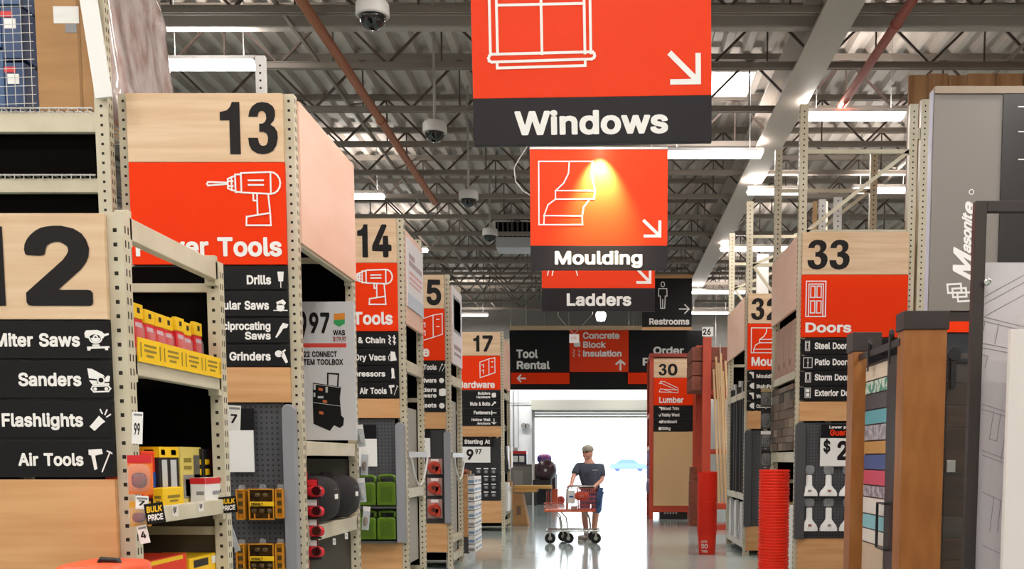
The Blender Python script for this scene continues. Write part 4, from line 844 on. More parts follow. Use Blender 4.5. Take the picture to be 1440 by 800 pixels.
# ------------------------------------------------------------------ display helpers
def pbox(name, x0, x1, y0, y1, Y, d, m, parent=None, bevel=.003, smooth=False, **k):     # box whose front face is at Y, d deep
    ym = (y0+y1)/2
    return MB().box(XX(x0, ym, Y), XX(x1, ym, Y), Y, Y+d, ZZ(y1, Y), ZZ(y0, Y)).build(name, m, parent, bevel=bevel, **k)
def peg_mat():
    m = mat('pegboard', '#4b4c50', .55); nt = m.node_tree; b = nt.nodes['Principled BSDF']
    tc = nt.nodes.new('ShaderNodeTexCoord'); ch = nt.nodes.new('ShaderNodeVectorMath'); ch.operation = 'SCALE'; ch.inputs[3].default_value = 28
    fr = nt.nodes.new('ShaderNodeVectorMath'); fr.operation = 'FRACTION'; sb = nt.nodes.new('ShaderNodeVectorMath'); sb.operation = 'SUBTRACT'; sb.inputs[1].default_value = (.5, .5, .5)
    ml = nt.nodes.new('ShaderNodeVectorMath'); ml.operation = 'MULTIPLY'; ml.inputs[1].default_value = (1, 0, 1)
    ln_ = nt.nodes.new('ShaderNodeVectorMath'); ln_.operation = 'LENGTH'; lt = nt.nodes.new('ShaderNodeMath'); lt.operation = 'LESS_THAN'; lt.inputs[1].default_value = .2
    mx = nt.nodes.new('ShaderNodeMix'); mx.data_type = 'RGBA'; mx.inputs[6].default_value = (*lin('#4d4e53'), 1); mx.inputs[7].default_value = (*lin('#1d1d1f'), 1)
    L = nt.links.new
    L(tc.outputs['Object'], ch.inputs[0]); L(ch.outputs[0], fr.inputs[0]); L(fr.outputs[0], sb.inputs[0]); L(sb.outputs[0], ml.inputs[0]); L(ml.outputs[0], ln_.inputs[0])
    L(ln_.outputs['Value'], lt.inputs[0]); L(lt.outputs[0], mx.inputs[0]); L(mx.outputs[2], b.inputs['Base Color'])
    return m
pegm = peg_mat()
def guard(x0, x1, y0, y1, Y, parent, gm=None):                # grey plastic guard with a rounded head in front of the post
    xa, xb = XX(x0, y0, Y), XX(x1, y0, Y); zt, zb = ZZ(y0, Y), ZZ(y1, Y); r = (xb-xa)/2
    pts = [(xa, zb), (xb, zb)]+[((xa+xb)/2+r*math.cos(PI*i/10), zt-r+r*math.sin(PI*i/10)) for i in range(11)]
    MB().prism(pts, Y-.09, Y-.005, 'y').build('guard', gm or greybar, parent, bevel=.006)
def side_box(name, p0, p1, ytop, zb, label, mats, xf=XL-.07, d=.16, zt=None, parent=None, **k):   # box on a side shelf, front face towards the aisle
    Ya, Yb = YX(p0, 640, xf), YX(p1, 640, xf)
    zt = zt or ZZ(ytop, Ya)
    return (Ya, Yb, zb, zt, MB().box(xf-d, xf, Ya, Yb, zb, zt))

# ------------------------------------------------------------------ aisle 12 bay: upper shelf of blade packs
xs_ = XL-.05
zs1 = z1t-.01
for i in range(9):
    yy = Y12+.125+i*.118; h = .27+rnd.uniform(-.02, .01); dx = rnd.uniform(-.012, .004)
    t = thing('blade_pack', 'red carded blade pack with a yellow header on the upper cream shelf', 'blade pack', (xs_-.06+dx, yy, zs1), 'red and yellow blade packs on the upper shelf')
    x = xs_-.06+dx
    MB().box(x-.012, x+.012, yy-.05, yy+.05, zs1, zs1+h*.74).build('card', red, t, bevel=.004)
    mb = MB(); mb.box(x-.010, x+.014, yy-.052, yy+.052, zs1+h*.74, zs1+h); mb.build('header', yellow, t, bevel=.004)
    mb = MB(); mb.box(x+.014, x+.0155, yy-.014, yy+.014, zs1+h*.84, zs1+h*.93); mb.build('hang_hole', hole, t)
    mb = MB(); mb.blob((x+.016, yy, zs1+h*.40), .014, .036, h*.26, 5, 16, 8); mb.build('blister', clear, t, smooth=True)
    mb = MB(); mb.box(x+.0122, x+.0135, yy-.035, yy+.035, zs1+h*.60, zs1+h*.68); mb.box(x+.0122, x+.0135, yy-.03, yy+.02, zs1+h*.08, zs1+h*.10); mb.box(x+.0122, x+.0135, yy-.03, yy+.03, zs1+h*.045, zs1+h*.06); mb.build('print', mat('pack_print', '#c9a7b4', .5), t)
Ys = [Y12+.09+i*.255 for i in range(5)]
for i in range(4):
    t = thing('price_strip', 'yellow price strip along the edge of the upper cream shelf', 'price strip', (XL+.006, (Ys[i]+Ys[i+1])/2, z1t-.02), 'yellow price strips on the upper shelf edge')
    MB().box(XL+.002, XL+.008, Ys[i]+.002, Ys[i+1]-.002, z1t-.03, z1t+.075).build('strip', yellow, t)
    pl = Plane((XL+.008, Ys[i], z1t-.03), (0, 1, 0), (0, 0, 1))
    mb = MB(); 
    for k, (a, b) in enumerate(((.06, .19), (.06, .19), (.08, .16))): mb.add([pl.p(u, v, .001) for u, v in ((a, .07-.022*k), (b, .07-.022*k), (b, .08-.022*k), (a, .08-.022*k))], [(0, 1, 2, 3)])
    for u in (.02, .225): mb.add([pl.p(a, b, .001) for a, b in ((u, .02), (u+.012, .02), (u+.012, .085), (u, .085))], [(0, 1, 2, 3)])
    mb.build('print', mat('strip_print', '#8a7420', .6), t)

# lower shelf of boxed bits
zs2 = z2t-.01
def carton(label, p0, p1, ytop, m, prints=(), base=zs2, xf=XL-.07, d=.17, name='carton', cat='box', words=None):
    Ya, Yb = YX(p0, 660, xf), YX(p1, 660, xf); zt = ZZ(ytop, Ya)
    t = thing(name, label, cat, (xf-d/2, (Ya+Yb)/2, base))
    MB().box(xf-d, xf, Ya, Yb, base, zt).build('body', m, t, bevel=.004)
    pl = Plane((xf, Ya, base), (0, 1, 0), (0, 0, 1)); W_, H_ = Yb-Ya, zt-base
    pf = Plane((xf-d, Ya, base), (1, 0, 0), (0, 0, 1))
    for (a, b, c, e, pm) in prints:
        mb = MB(); mb.add([pl.p(u*W_, v*H_, .0015) for u, v in ((a, c), (b, c), (b, e), (a, e))], [(0, 1, 2, 3)])
        mb.add([pf.p(u*d, v*H_, .0015) for u, v in ((a, c), (b, c), (b, e), (a, e))], [(0, 1, 2, 3)]); mb.build('print', pm, t)
    if words:
        for (st, u0, u1, v0, v1, wm) in words:
            mb = text_mb(MB(), st, pl, u0*W_, v0*H_, (v1-v0)*H_, u1*W_, 'fit', lift=.0025); text_mb(mb, st, pf, u0*d, v0*H_, (v1-v0)*H_, u1*d, 'fit', lift=.0025); mb.build('lettering', wm, t)
    return t
lgrey = mat('tube_grey', '#c3c6c6', .35)
t = carton('yellow topped black carton with two pale tubes in its window on the lower shelf', 224, 252, 628, blackpl, [(0, 1, .82, 1, yellow), (.12, .38, .1, .78, lgrey), (.55, .85, .1, .78, lgrey), (.1, .3, .86, .95, blackpl), (.6, .85, .86, .95, blackpl)])
t = carton('small yellow box at the front edge of the lower shelf', 228, 257, 686, yellow, [(.2, .8, .45, .6, mat('strip_print', '#8a7420')), (.3, .7, .25, .35, mat('strip_print', '#8a7420'))], xf=XL-.012, d=.05)
t = carton('pale yellow pack with clear windows between two cartons on the lower shelf', 254, 284, 628, mat('pale_yellow_card', '#d8c266', .5), [(.1, .9, .08, .5, mat('smoked_window', '#83817c', .2)), (.15, .5, .72, .80, mat('olive_print', '#8c7a2a')), (.15, .5, .6, .66, mat('olive_print', '#8c7a2a')), (.6, .9, .1, .85, mat('tool_grey', '#5d5d58', .4)), (.2, .45, .12, .42, lgrey)], xf=XL-.12)
t = carton('black carton with a yellow and red emblem by the rear post', 286, 309, 631, blackpl, [(0, 1, 0, .22, red), (.42, .58, .2, 1, red), (.1, .36, .3, .42, yellow), (.1, .36, .5, .62, yellow), (.1, .36, .7, .8, yellow), (.64, .9, .3, .42, yellow), (.64, .9, .5, .62, yellow), (.64, .9, .7, .8, yellow)], xf=XL-.10, d=.10)
t = carton('small white box in front of the black and yellow carton', 288, 311, 672, whitep, [(.0, 1, .75, 1, red), (.4, .9, .3, .45, greyp)], xf=XL-.03, d=.08)
t = carton('orange red carton at the near end of the lower shelf', 199, 222, 634, mat('flame_red', '#e2391f', .45), [(.1, .55, .2, .5, mat('flame_orange', '#f07a26')), (.5, .9, .35, .62, blue), (0, 1, 0, .16, mat('plum_print', '#2f2438'))], xf=XL-.09)
# goods lying below, only their tops in view
t = carton('yellow and black carton low in the aisle 12 bay', 262, 312, 786, yellow, [(.1, .5, .6, .9, blackpl), (.6, .9, .6, .9, white)], base=.85, d=.3)
t = carton('orange lidded box low in the aisle 12 bay', 196, 258, 791, mat('flame_red', '#e2391f', .45), [(.1, .9, .85, .97, yellow)], base=.85, d=.3)

# clip strip of red packs on the near post
def clip_pack(label, px, y0, y1, Y, w, m1, m2, name='clip_pack', cat='pack', group=None, head=None, blob=None):
    x, _ = XZ(px, (y0+y1)/2, Y); za, zb = ZZ(y1, Y), ZZ(y0, Y); h = zb-za
    t = thing(name, label, cat, (x, Y, za), group)
    MB().box(x-w/2, x+w/2, Y, Y+.006, za, zb).build('card', m1, t)
    if head: MB().box(x-w/2, x+w/2, Y-.002, Y, zb-h*.2, zb).build('header', head, t)
    if blob: mb = MB(); mb.blob((x, Y-.012, za+h*.36), w*.30, .02, h*.20, 2.6, 16, 8); mb.build('contents', blob, t, smooth=True)
    if m2: mb = MB(); mb.blob((x, Y-.016, za+h*.42), w*.46, .026, h*.36, 4, 16, 8); mb.build('blister', m2, t, smooth=True)
    return t
YC = Y12-.05
clip_pack('orange and blue carded pack, upper one hung on the post below the 99 tag', 197, 640, 695, YC, .105, mat('flame_orange', '#f07a26'), clear, head=red, blob=mat('blob_red_black', '#8a1a22', .4, col2='#221015', scale=(20, 20, 20)))
clip_pack('red tipped black pack hung lowest on the post beside the BULK PRICE card', 197, 705, 740, YC, .09, mat('yellow_red', '#e0a020'), clear, blob=mat('blob_red_black', '#8a1a22'))
def price_tag(label, x0, x1, y0, y1, Y, word=None, lean=0.0):
    t = pbox('price_tag', x0, x1, y0, y1, Y, .004, paper, None, bevel=.001, label=label, cat='price tag')
    ym = (y0+y1)/2
    if word: text_mb(MB(), word, pl_at(Y), XX(x0+(x1-x0)*.2, ym, Y), ZZ(y0+(y1-y0)*.72, Y), ZZ(y0+(y1-y0)*.35, Y)-ZZ(y0+(y1-y0)*.72, Y), XX(x1-(x1-x0)*.2, ym, Y), 'fit', lift=.001).build('lettering', ink, t)
    pbox('print', x0+1.5, x1-1.5, y0+2.5, y0+5.5, Y-.001, .001, greyp, t, bevel=0)
    if lean: t.rotation_euler = (0, lean, 0)
    return t
price_tag('white price tag on the near aisle 12 post below the slats', 184, 199, 579, 624, Y12-.02, '99', lean=.06)
price_tag('white price tag hung lowest on the near aisle 12 post', 197, 211, 738, 764, Y12-.06, '4', lean=-.2)
price_tag('white price tag under the orange and blue carded pack', 190, 208, 697, 716, Y12-.07, '7', lean=.05)
price_tag('small white price label on the lower shelf edge, nearest the 12 board', 242, 250, 710, 726, YX(246, 715, XL+.010), '9')
price_tag('small white price label on the lower shelf edge beside the rear post', 279, 286, 706, 719, YX(282, 715, XL+.010), '9')
price_tag('white price tag on the rear aisle 12 post above the blank white sign', 319, 337, 570, 605, YX(328, 590, XL+.05), '7', lean=.06)
def bulk(label, x0, x1, y0, y1, Y, lean):
    t = pbox('bulk_card', x0, x1, y0, y1, Y, .004, black, None, bevel=.001, label=label, cat='sign card')
    ym = (y0+y1)/2; h = y1-y0
    for st, a, b, m in (('BULK', .14, .44, yellow), ('PRICE', .54, .84, white)):
        text_mb(MB(), st, pl_at(Y), XX(x0+2.5, ym, Y), ZZ(y0+h*b, Y), ZZ(y0+h*a, Y)-ZZ(y0+h*b, Y), XX(x1-2.5, ym, Y), 'fit', lift=.001, slant=.15).build('lettering', m, t)
    t.rotation_euler = (0, lean, 0)
bulk('black BULK PRICE card on the lower shelf edge below the small yellow box', 206, 233, 707, 736, Y12-.085, -.14)
bulk('black BULK PRICE card on the rear post in front of the amber organizers', 309, 334, 698, 721, Y12b-.11, -.10)
# long grey blade cards on the rear post
for i, (px, y0, y1, ln) in enumerate(((323, 738, 778, -.18), (331, 732, 776, -.3), (322, 778, 815, -.1))):
    t = clip_pack(['pale blade card hung on the rear aisle 12 post, left of two', 'pale blade card hung on the rear aisle 12 post, right of two and most tilted', 'pale blade card hung lowest on the rear aisle 12 post'][i], px, y0, y1, Y12b+.3, .055, mat('card_grey', '#b9bec4', .4), None, name='blade_card', blob=steel, head=mat('teal_print', '#4d7385'))
    t.rotation_euler = (0, ln, 0)

# ------------------------------------------------------------------ aisle 13 pegboard
pb = pbox('pegboard', 318, 402, 567, 860, Y13+.001, .016, pegm, r13)
guard(401, 418, 569, 850, Y13, r13)
t = thing('pegboard_sign', 'blank white sign with a black top hung on the aisle 13 pegboard', 'sign', (XX(340, 640, Y13-.02), Y13-.02, ZZ(664, Y13-.02)))
pbox('sheet', 322, 357, 605, 664, Y13-.03, .01, paper, t); pbox('header', 328, 357, 574, 604.5, Y13-.03, .01, black, t)
smoke = mat('smoked_case', '#2a1f17', .2, col2='#4d3719', scale=(30, 30, 30))
def organizer(label, x0, x1, y0, y1, wide):
    Y = Y13-.10; ym = (y0+y1)/2
    t = thing('organizer_case', label, 'organizer', (XX((x0+x1)/2, ym, Y), Y+.05, ZZ(y1, Y)), None)
    pbox('body', x0, x1, y0, y1, Y, .09, smoke if wide else amber, t, bevel=.012)
    fr = [(x0, x1, y0, y0+2), (x0, x1, y1-2, y1), (x0, x0+2, y0, y1), (x1-2, x1, y0, y1)]
    mb = MB()
    for a, b, c, d in fr: mb.box(XX(a, ym, Y), XX(b, ym, Y), Y-.012, Y, ZZ(d, Y), ZZ(c, Y))
    if wide:
        for xx in (x0+8, x1-8): mb.box(XX(xx-1, ym, Y), XX(xx+1, ym, Y), Y-.01, Y, ZZ(y1-2, Y), ZZ(y1-9, Y))
    mb.build('frame', amber, t, bevel=.003)
    if wide:
        b_ = pbox('label_band', x0+1, x1-1, ym-3.5, ym+3, Y-.016, .016, yellow, t)
        T('lettering', 'DEWALT', Y-.016, x0+3, x0+20, ym-2, ym+2, b_, ink)
        for k in range(5): MB().blob((XX(x0+7+k*5.5, ym, Y), Y-.003, ZZ(ym+9-(k % 2)*22, Y)), .018, .008, .014, 2.5, 10, 6).build('bit', mat('bits_brass', '#6b5638', .35, .5), t, smooth=True)
    else:
        for k in range(3): MB().box(XX(x0+3, ym, Y), XX(x1-3, ym, Y), Y-.004, Y, ZZ(y0+12+k*11, Y), ZZ(y0+6+k*11, Y)).build('latch', mat('dark_latch', '#4a3a1c', .4), t)
    MB().prism([(XX((x0+x1)/2-5, ym, Y), ZZ(y0, Y)), (XX((x0+x1)/2+5, ym, Y), ZZ(y0, Y)), (XX((x0+x1)/2+4, ym, Y), ZZ(y0-6, Y)), (XX((x0+x1)/2-4, ym, Y), ZZ(y0-6, Y))], Y+.03, Y+.034, 'y').build('hang_tab', clear, t)
    return t
for row, (y0, y1) in enumerate(((687, 731), (764, 808))):
    w = ['upper', 'lower'][row]
    organizer('amber and smoke bit organizer case, middle of the %s pegboard row' % w, 350, 386, y0, y1, True)
    organizer('narrow amber organizer case left of the %s smoke case' % w, 332.5, 344.5, y0+1, y1, False)
    organizer('narrow amber organizer case beside the grey guard in the %s row' % w, 387.5, 399, y0, y1-2, False)

# poster and goods in the aisle 13 bay
YP = 8.35
t = thing('price_poster', 'grey price poster with a black rolling toolbox standing in the aisle 13 bay', 'poster', (XX(462, 600, YP), YP, ZZ(619, YP)))
pp = pbox('sheet', 421, 500, 424, 619, YP, .012, mat('poster_grey', '#cfcfd2', .4), t)
T('lettering', '149', YP, 396, 432.5, 438, 479, t, ink); T('lettering', '97', YP, 434, 465, 439.5, 468.5, t, ink)
T('lettering', 'WAS', YP, 468.5, 485.5, 464, 471.5, t, ink); T('lettering', '$179.97', YP, 468.5, 487, 473.5, 480, t, mat('maroon_print', '#8c3a40', .5))
pbox('rule', 421, 487, 482.5, 488.5, YP-.001, .001, mat('rule_red', '#d8463c', .5), t, bevel=0)
T('lettering', '22 CONNECT', YP, 427, 474, 494, 502, t, ink); T('lettering', 'SYSTEM TOOLBOX', YP, 412, 482.5, 505, 513, t, ink)
def F_(name, pts, Y, m, parent, lift=.002): return fill_mb(MB(), [XZ(x, y, Y) for x, y in pts], pl_at(Y), lift).build(name, m, parent)
F_('badge', [(469.5, 441), (485, 440), (485, 449), (469.5, 450)], YP, mat('badge_orange', '#e08a2c', .5), t); F_('badge', [(469.5, 450), (485, 449), (485, 455), (477, 459.5), (469.5, 455)], YP, green, t)
F_('picture', [(440, 538), (480, 544), (478, 560), (480, 584), (484, 588), (483, 598), (478, 602), (470, 598), (464, 606), (441, 596), (440, 570)], YP, black, t)
mb = MB(); stroke_mb(mb, [[XZ(*p, YP) for p in ((461, 540), (461, 525), (476, 526), (475, 544))]], .012, pl_at(YP), .003); mb.build('picture', black, t)
mb = MB()
for (x, y) in ((451, 547), (457, 564), (452, 580)): fill_mb(mb, [XZ(*p, YP) for p in ((x-3, y-2), (x+3, y-1), (x+3, y+3), (x-3, y+2))], pl_at(YP), .003)
mb.build('picture', mat('print_orange', '#c96b3c', .5), t)
mb = MB()
for (a, b, c, d) in ((441, 540, 444, 548), (441, 552, 443.5, 558), (458, 544, 461, 552), (447, 557, 455, 560)): fill_mb(mb, [XZ(*p, YP) for p in ((a, b), (c, b), (c, d), (a, d))], pl_at(YP), .0035)
stroke_mb(mb, [[XZ(*p, YP) for p in q] for q in (((441, 540), (479, 545)), ((441, 566), (479, 571)))], .004, pl_at(YP), .0035); mb.build('picture', lgrey, t)
# soft black bags on the lower shelf of aisle 13
zb13 = ZZ(762, 7.5)+.10
for i, (yy, lab) in enumerate(((7.85, 'soft black bag on the aisle 13 shelf, nearer of two'), (8.50, 'soft black bag on the aisle 13 shelf, farther of two'))):
    t = thing('tool_bag', lab, 'bag', (XL-.2, yy, zb13))
    mb = MB(); mb.blob((XL-.16, yy, zb13+.19), .24, .29, .175, 3.2, 24, 14); mb.build('body', blackcl, t, smooth=True)
    mb = MB(); mb.box(XL+.074, XL+.082, yy-.04, yy+.04, zb13+.19, zb13+.225); mb.build('label_patch', white, t)
    mb = MB(); mb.tube([(XL-.16, yy-.16, zb13+.31), (XL-.16, yy-.12, zb13+.37), (XL-.16, yy+.12, zb13+.37), (XL-.16, yy+.16, zb13+.31)], .014, 8); mb.build('handle', blackcl, t, smooth=True)
    mb = MB(); mb.tube([(XL-.16+.235*math.cos(a), yy+.285*math.sin(a), zb13+.26) for a in [2*PI*k/24 for k in range(25)]], .005, 6); mb.build('zip', mat('zip_grey', '#3a393b', .5), t)
for k, (p, y) in enumerate(((468, 757), (485, 749))):
    price_tag('white label clip under the black bags, %s' % ['near one', 'far one'][k], p, p+4, y, y+9, YX(p, y, XL+.02))
# red headlamps on a clip strip
YS = Y13+.16
x0, _ = XZ(430, 720, YS)
MB().box(x0-.012, x0+.012, YS+.02, YS+.024, ZZ(800, YS), ZZ(662, YS)).build('clip_strip', red, None, 'thin red clip strip on the aisle 13 post that holds four red headlamps', 'clip strip')
for k, (y, lab) in enumerate(((690, 'topmost red headlamp pack on the clip strip'), (718, 'second red headlamp pack from the top of the clip strip'), (746, 'third red headlamp pack from the top of the clip strip'), (775, 'lowest red headlamp pack on the clip strip'))):
    x, z = XZ(440, y, YS-.02)
    t = thing('headlamp_pack', lab, 'headlamp', (x, YS, z-.06))
    MB().box(x-.055, x+.03, YS+.012, YS+.018, z-.06, z+.085).build('card', mat('dark_red_card', '#5c1218', .5), t)
    MB().box(x-.045, x+.02, YS+.006, YS+.012, z+.035, z+.075).build('header', paper if k else red, t)
    mb = MB(); mb.blob((x+.015, YS-.012, z-.005), .065, .03, .04, 2.6, 16, 10); mb.build('lamp_body', mat('headlamp_red', '#c3202a', .25), t, smooth=True)
    mb = MB(); mb.lathe([(.0, 0), (.03, 0), (.034, .02)], (x+.03, YS-.055, z), 14, axis='y'); mb.build('lens', mat('lens_dark', '#3a1014', .1), t, smooth='auto')
    mb = MB(); mb.tube([(x-.05, YS, z-.03), (x-.02, YS-.02, z-.055), (x+.06, YS-.02, z-.05)], .008, 6); mb.build('strap', blackcl, t)

# ------------------------------------------------------------------ aisle 14 pegboard with green jugs
pbox('pegboard', 470, 557, 589, 762, Y14+.001, .016, pegm, r14); guard(557.5, 570, 594, 762, Y14, r14)
t = thing('pegboard_sign', 'white sign with a black top half hidden at the aisle 14 pegboard', 'sign', (XX(515, 640, Y14), Y14-.02, ZZ(656, Y14)))
pbox('sheet', 496, 530, 617, 656, Y14-.02, .01, paper, t); pbox('header', 496, 529, 597, 616.5, Y14-.02, .01, black, t)
jgreen = mat('jug_green', '#56731f', .25); jdark = mat('jug_olive', '#48611c', .3)
def jug(x0, x1, y0, y1, Y, label):
    ym = (y0+y1)/2; xa, xb, za, zb = XX(x0, ym, Y), XX(x1, ym, Y), ZZ(y1, Y), ZZ(y0, Y); w_ = xb-xa; h = zb-za
    t = thing('green_jug', label, 'jug', ((xa+xb)/2, Y+.05, za))
    mb = MB(); mb.prism([(xa, za), (xb, za), (xb, za+h*.70), (xb-w_*.12, za+h*.76), (xa+w_*.1, za+h*.76), (xa, za+h*.70)], Y, Y+.10, 'y'); mb.build('body', jgreen, t, bevel=.012)
    mb = MB(); mb.tube([(xa+w_*.16, Y+.05, za+h*.74), (xa+w_*.12, Y+.05, za+h*.95), (xa+w_*.3, Y+.05, zb-.012), (xa+w_*.75, Y+.05, zb-.012), (xb-w_*.06, Y+.05, za+h*.93), (xb-w_*.08, Y+.05, za+h*.74)], .019, 8); mb.build('handle', jgreen, t, smooth=True)
    mb = MB(); mb.lathe([(.022, 0), (.022, .03), (.016, .036)], (xa+w_*.36, Y+.05, za+h*.76), 12); mb.build('cap', blackpl, t, smooth='auto')
    mb = MB(); mb.box(xa+w_*.2, xb-w_*.2, Y-.0015, Y, za+h*.12, za+h*.6); mb.build('moulded_panel', jdark, t)
    mb = MB()
    for k in range(4): mb.box(xa+w_*.28, xb-w_*.28, Y-.003, Y-.0015, za+h*(.2+.1*k), za+h*(.22+.1*k))
    mb.build('print', jgreen, t)
YJ = Y14-.11
for (x0, x1, y0, y1, lab) in ((529.5, 556, 667, 711, 'olive green jug in the upper row beside the grey guard'), (503, 528, 668, 711, 'olive green jug in the upper row, half hidden by the clip strip packs'),
                              (530, 556, 717.5, 759, 'olive green jug in the lower row beside the grey guard'), (503, 528.5, 717.5, 759, 'olive green jug in the lower row, half hidden by the clip strip packs')):
    jug(x0, x1, y0, y1, YJ, lab)
mb = MB()
for (a, b) in ((470, 712), (470, 760.5)): mb.box(XX(a, b, YJ), XX(557, b, YJ), YJ-.02, Y14+.03, ZZ(b+3, YJ), ZZ(b+.3, YJ))
mb.build('shelf_ledge', darkgrey, r14)
# pale packs on a clip strip in front of aisle 14
for k, (px, y0, y1) in enumerate(((509, 597, 628), (512, 632, 668), (510, 672, 706), (513, 712, 745))):
    t = clip_pack(['topmost pale pack on the clip strip beside the jugs', 'second pale pack from the top of the clip strip beside the jugs', 'third pale pack from the top of the clip strip beside the jugs', 'lowest pale pack on the clip strip beside the jugs'][k], px, y0, y1, 8.868, .058, mat('card_grey', '#b9bec4'), clear, blob=[steel, mat('blob_brown', '#6b4a30', .5)][k % 2], head=paper)
    t.rotation_euler = (0, (-.12, .05, -.06, .1)[k], 0)
# poster on the aisle 14 side
def side_poster(label, Ya, Yb, z0, z1, name='side_poster', bars=()):
    t = thing(name, label, 'poster', (XL+.01, (Ya+Yb)/2, z0))
    MB().box(XL+.006, XL+.018, Ya, Yb, z0, z1).build('sheet', mat('poster_white', '#e9e3e6', .35), t)
    pl = Plane((XL+.018, Ya, z0), (0, 1, 0), (0, 0, 1)); W_, H_ = Yb-Ya, z1-z0
    for (a, b, c, d, m) in bars: mb = MB(); mb.add([pl.p(u*W_, v*H_, .001) for u, v in ((a, c), (b, c), (b, d), (a, d))], [(0, 1, 2, 3)]); mb.build('print', m, t)
faint = mat('faint_pink_print', '#d99a98', .5); faintg = mat('faint_grey_print', '#a58f92', .5); pblue = mat('pale_blue_print', '#c2cbd8', .5)
side_poster('white poster with faint pink lines on the side of the aisle 14 rack', Y14+.10, Y14b-.05, ZZ(430, Y14+.1), ZZ(330, Y14+.1)-.02, bars=((.1, .9, .62, .70, faintg), (.1, .45, .72, .8, faintg), (.12, .9, .50, .54, faint), (.12, .9, .42, .46, faint), (.12, .8, .35, .38, faint), (0, 1, 0, .2, pblue)))
side_poster('white poster with a dark framed picture on the side of the aisle 15 rack', Y15+.12, Y15b-.04, ZZ(510, Y15+.1), ZZ(400, Y15+.1), bars=((.12, .88, .42, .9, greyp), (.18, .82, .46, .86, mat('poster_inner', '#dfe1e4')), (.3, .5, .6, .8, ink), (.5, .7, .5, .66, ink), (.15, .85, .2, .26, faintg), (.15, .85, .12, .16, faintg)))
for rr, ya, yb, zt in ((r14, Y14, Y14b, ZZ(320, Y14)), (r15, Y15, Y15b, ZZ(400, Y15)), (r17, Y17, Y17b, ZZ(475, Y17))):
    mb = MB(); mb.box(XL-.03, XL+.004, ya+PD+.005, yb-.01, zt-(.95 if rr is r14 else 1.0), zt); mb.build('plywood_header', peach, rr)
# pale inner sheet and safety chain in the narrow side bays
for rr, ya, yb, yt, yl in ((r14, Y14, Y14b, 570, 798), (r15, Y15, Y15b, 560, 800)):
    MB().box(XL-.10, XL-.08, ya+PD, yb-PD, ZZ(yl, ya), ZZ(yt, ya)).build('side_sheet', mat('side_sheet_grey', '#a7a39c', .5), rr)
for k, (ya, yb) in enumerate(((Y14, Y14b), (Y15, Y15b))):
    z = ZZ(643, ya); t = thing('chain_guard', ['white chain drooping between the posts beside the green jugs', 'white chain drooping between the posts beside the three red clamshell packs'][k], 'chain', (XL+.03, (ya+yb)/2, z-.3))
    MB().box(XL+.004, XL+.02, ya, yb, z, z+.06).build('bar', steel, t)
    n = 24; mb = MB(); mb.tube([(XL+.035, ya+.05+(yb-ya-.1)*i/n, z-.30*(1-(2*i/n-1)**2)) for i in range(n+1)], .011, 6); mb.build('chain', whitep, t)

# ------------------------------------------------------------------ aisle 15 pegboard with red packs
pbox('pegboard', 576, 626, 604, 736, Y15+.001, .016, mat('dark_pegboard', '#333236', .6), r15); guard(625, 634, 606, 735, Y15, r15)
t = thing('pegboard_sign', 'small white sign with a black top at the aisle 15 pegboard', 'sign', (XX(597, 630, Y15), Y15-.02, ZZ(643, Y15)))
pbox('sheet', 588, 605, 616, 643, Y15-.02, .01, paper, t); pbox('header', 588, 605, 604, 615.5, Y15-.02, .01, black, t)
for k, (y0, y1) in enumerate(((645, 667), (672, 697), (702, 729))):
    Y = Y15-.06; x, z = XZ(611, (y0+y1)/2, Y); h = ZZ(y0, Y)-ZZ(y1, Y)
    t = thing('clamshell_pack', ['topmost red tape clamshell pack under the small white sign', 'middle red tape clamshell pack on the dark pegboard', 'lowest red tape clamshell pack on the dark pegboard'][k], 'clamshell pack', (x, Y, z-h/2))
    MB().box(x-.10, x+.10, Y+.03, Y+.036, z-h/2, z+h/2).build('card', mat('clear_card', '#b58f88', .4), t)
    mb = MB(); mb.lathe([(.0, -.04), (.065, -.04), (.085, -.02), (.085, .03), (.03, .03)], (x-.005, Y, z-.01), 18, axis='y'); mb.box(x+.02, x+.085, Y-.04, Y+.03, z-.10, z+.0); mb.build('tool', mat('brick_red_plastic', '#b8402e', .35), t, smooth='auto')
    mb = MB(); mb.lathe([(.0, -.046), (.03, -.046), (.03, -.03)], (x-.005, Y, z-.01), 14, axis='y'); mb.build('label_disc', mat('disc_dark', '#5c2a22', .4), t)
    MB().box(x-.05, x+.05, Y+.026, Y+.03, z+h*.32, z+h*.48).build('header', paper, t)

# ------------------------------------------------------------------ drawer cabinet and aisle 17 display
YD0, YD1 = 15.62, 16.5
xa, xb = -2.19, -1.9
t = thing('drawer_cabinet', 'low cabinet of white parts drawers with an oak side beyond aisle 15', 'cabinet', ((xa+xb)/2, (YD0+YD1)/2, 0))
zt = ZZ(667, YD0)
MB().box(xa, xb-.1, YD0, YD0+.03, .35, zt).build('side_panel', ply2, t); MB().box(xa, xb-.1, YD0+.03, YD1, .1, zt).build('carcass', darkgrey, t)
MB().box(xa, xb-.1, YD0+.02, YD1, 0, .1).build('plinth', whitep, t)
lb = mat('label_blue', '#7fa0c4', .5)
n = 9
for c_ in range(2):
    for r_ in range(n):
        z0 = .12+(zt-.14)*r_/n; z1 = .12+(zt-.14)*(r_+1)/n-.012; y0 = YD0+.02+c_*.43; y1 = y0+.42
        d = MB().box(xb-.1, xb, y0, y1, z0, z1).build('drawer', whitep, t, bevel=.004)
        mb = MB(); mb.box(xb, xb+.002, y0+.05, y1-.05, z0+.03, z0+.065); mb.box(xb-.095, xb-.01, y0-.002, y0, z0+.02, z0+.06); mb.build('label_strip', lb if (r_+c_) % 3 else greyp, d)
t = thing('goods_heap', 'small red and tan pack lying on the drawer cabinet', 'pack', (-2.08, YD0+.3, zt))
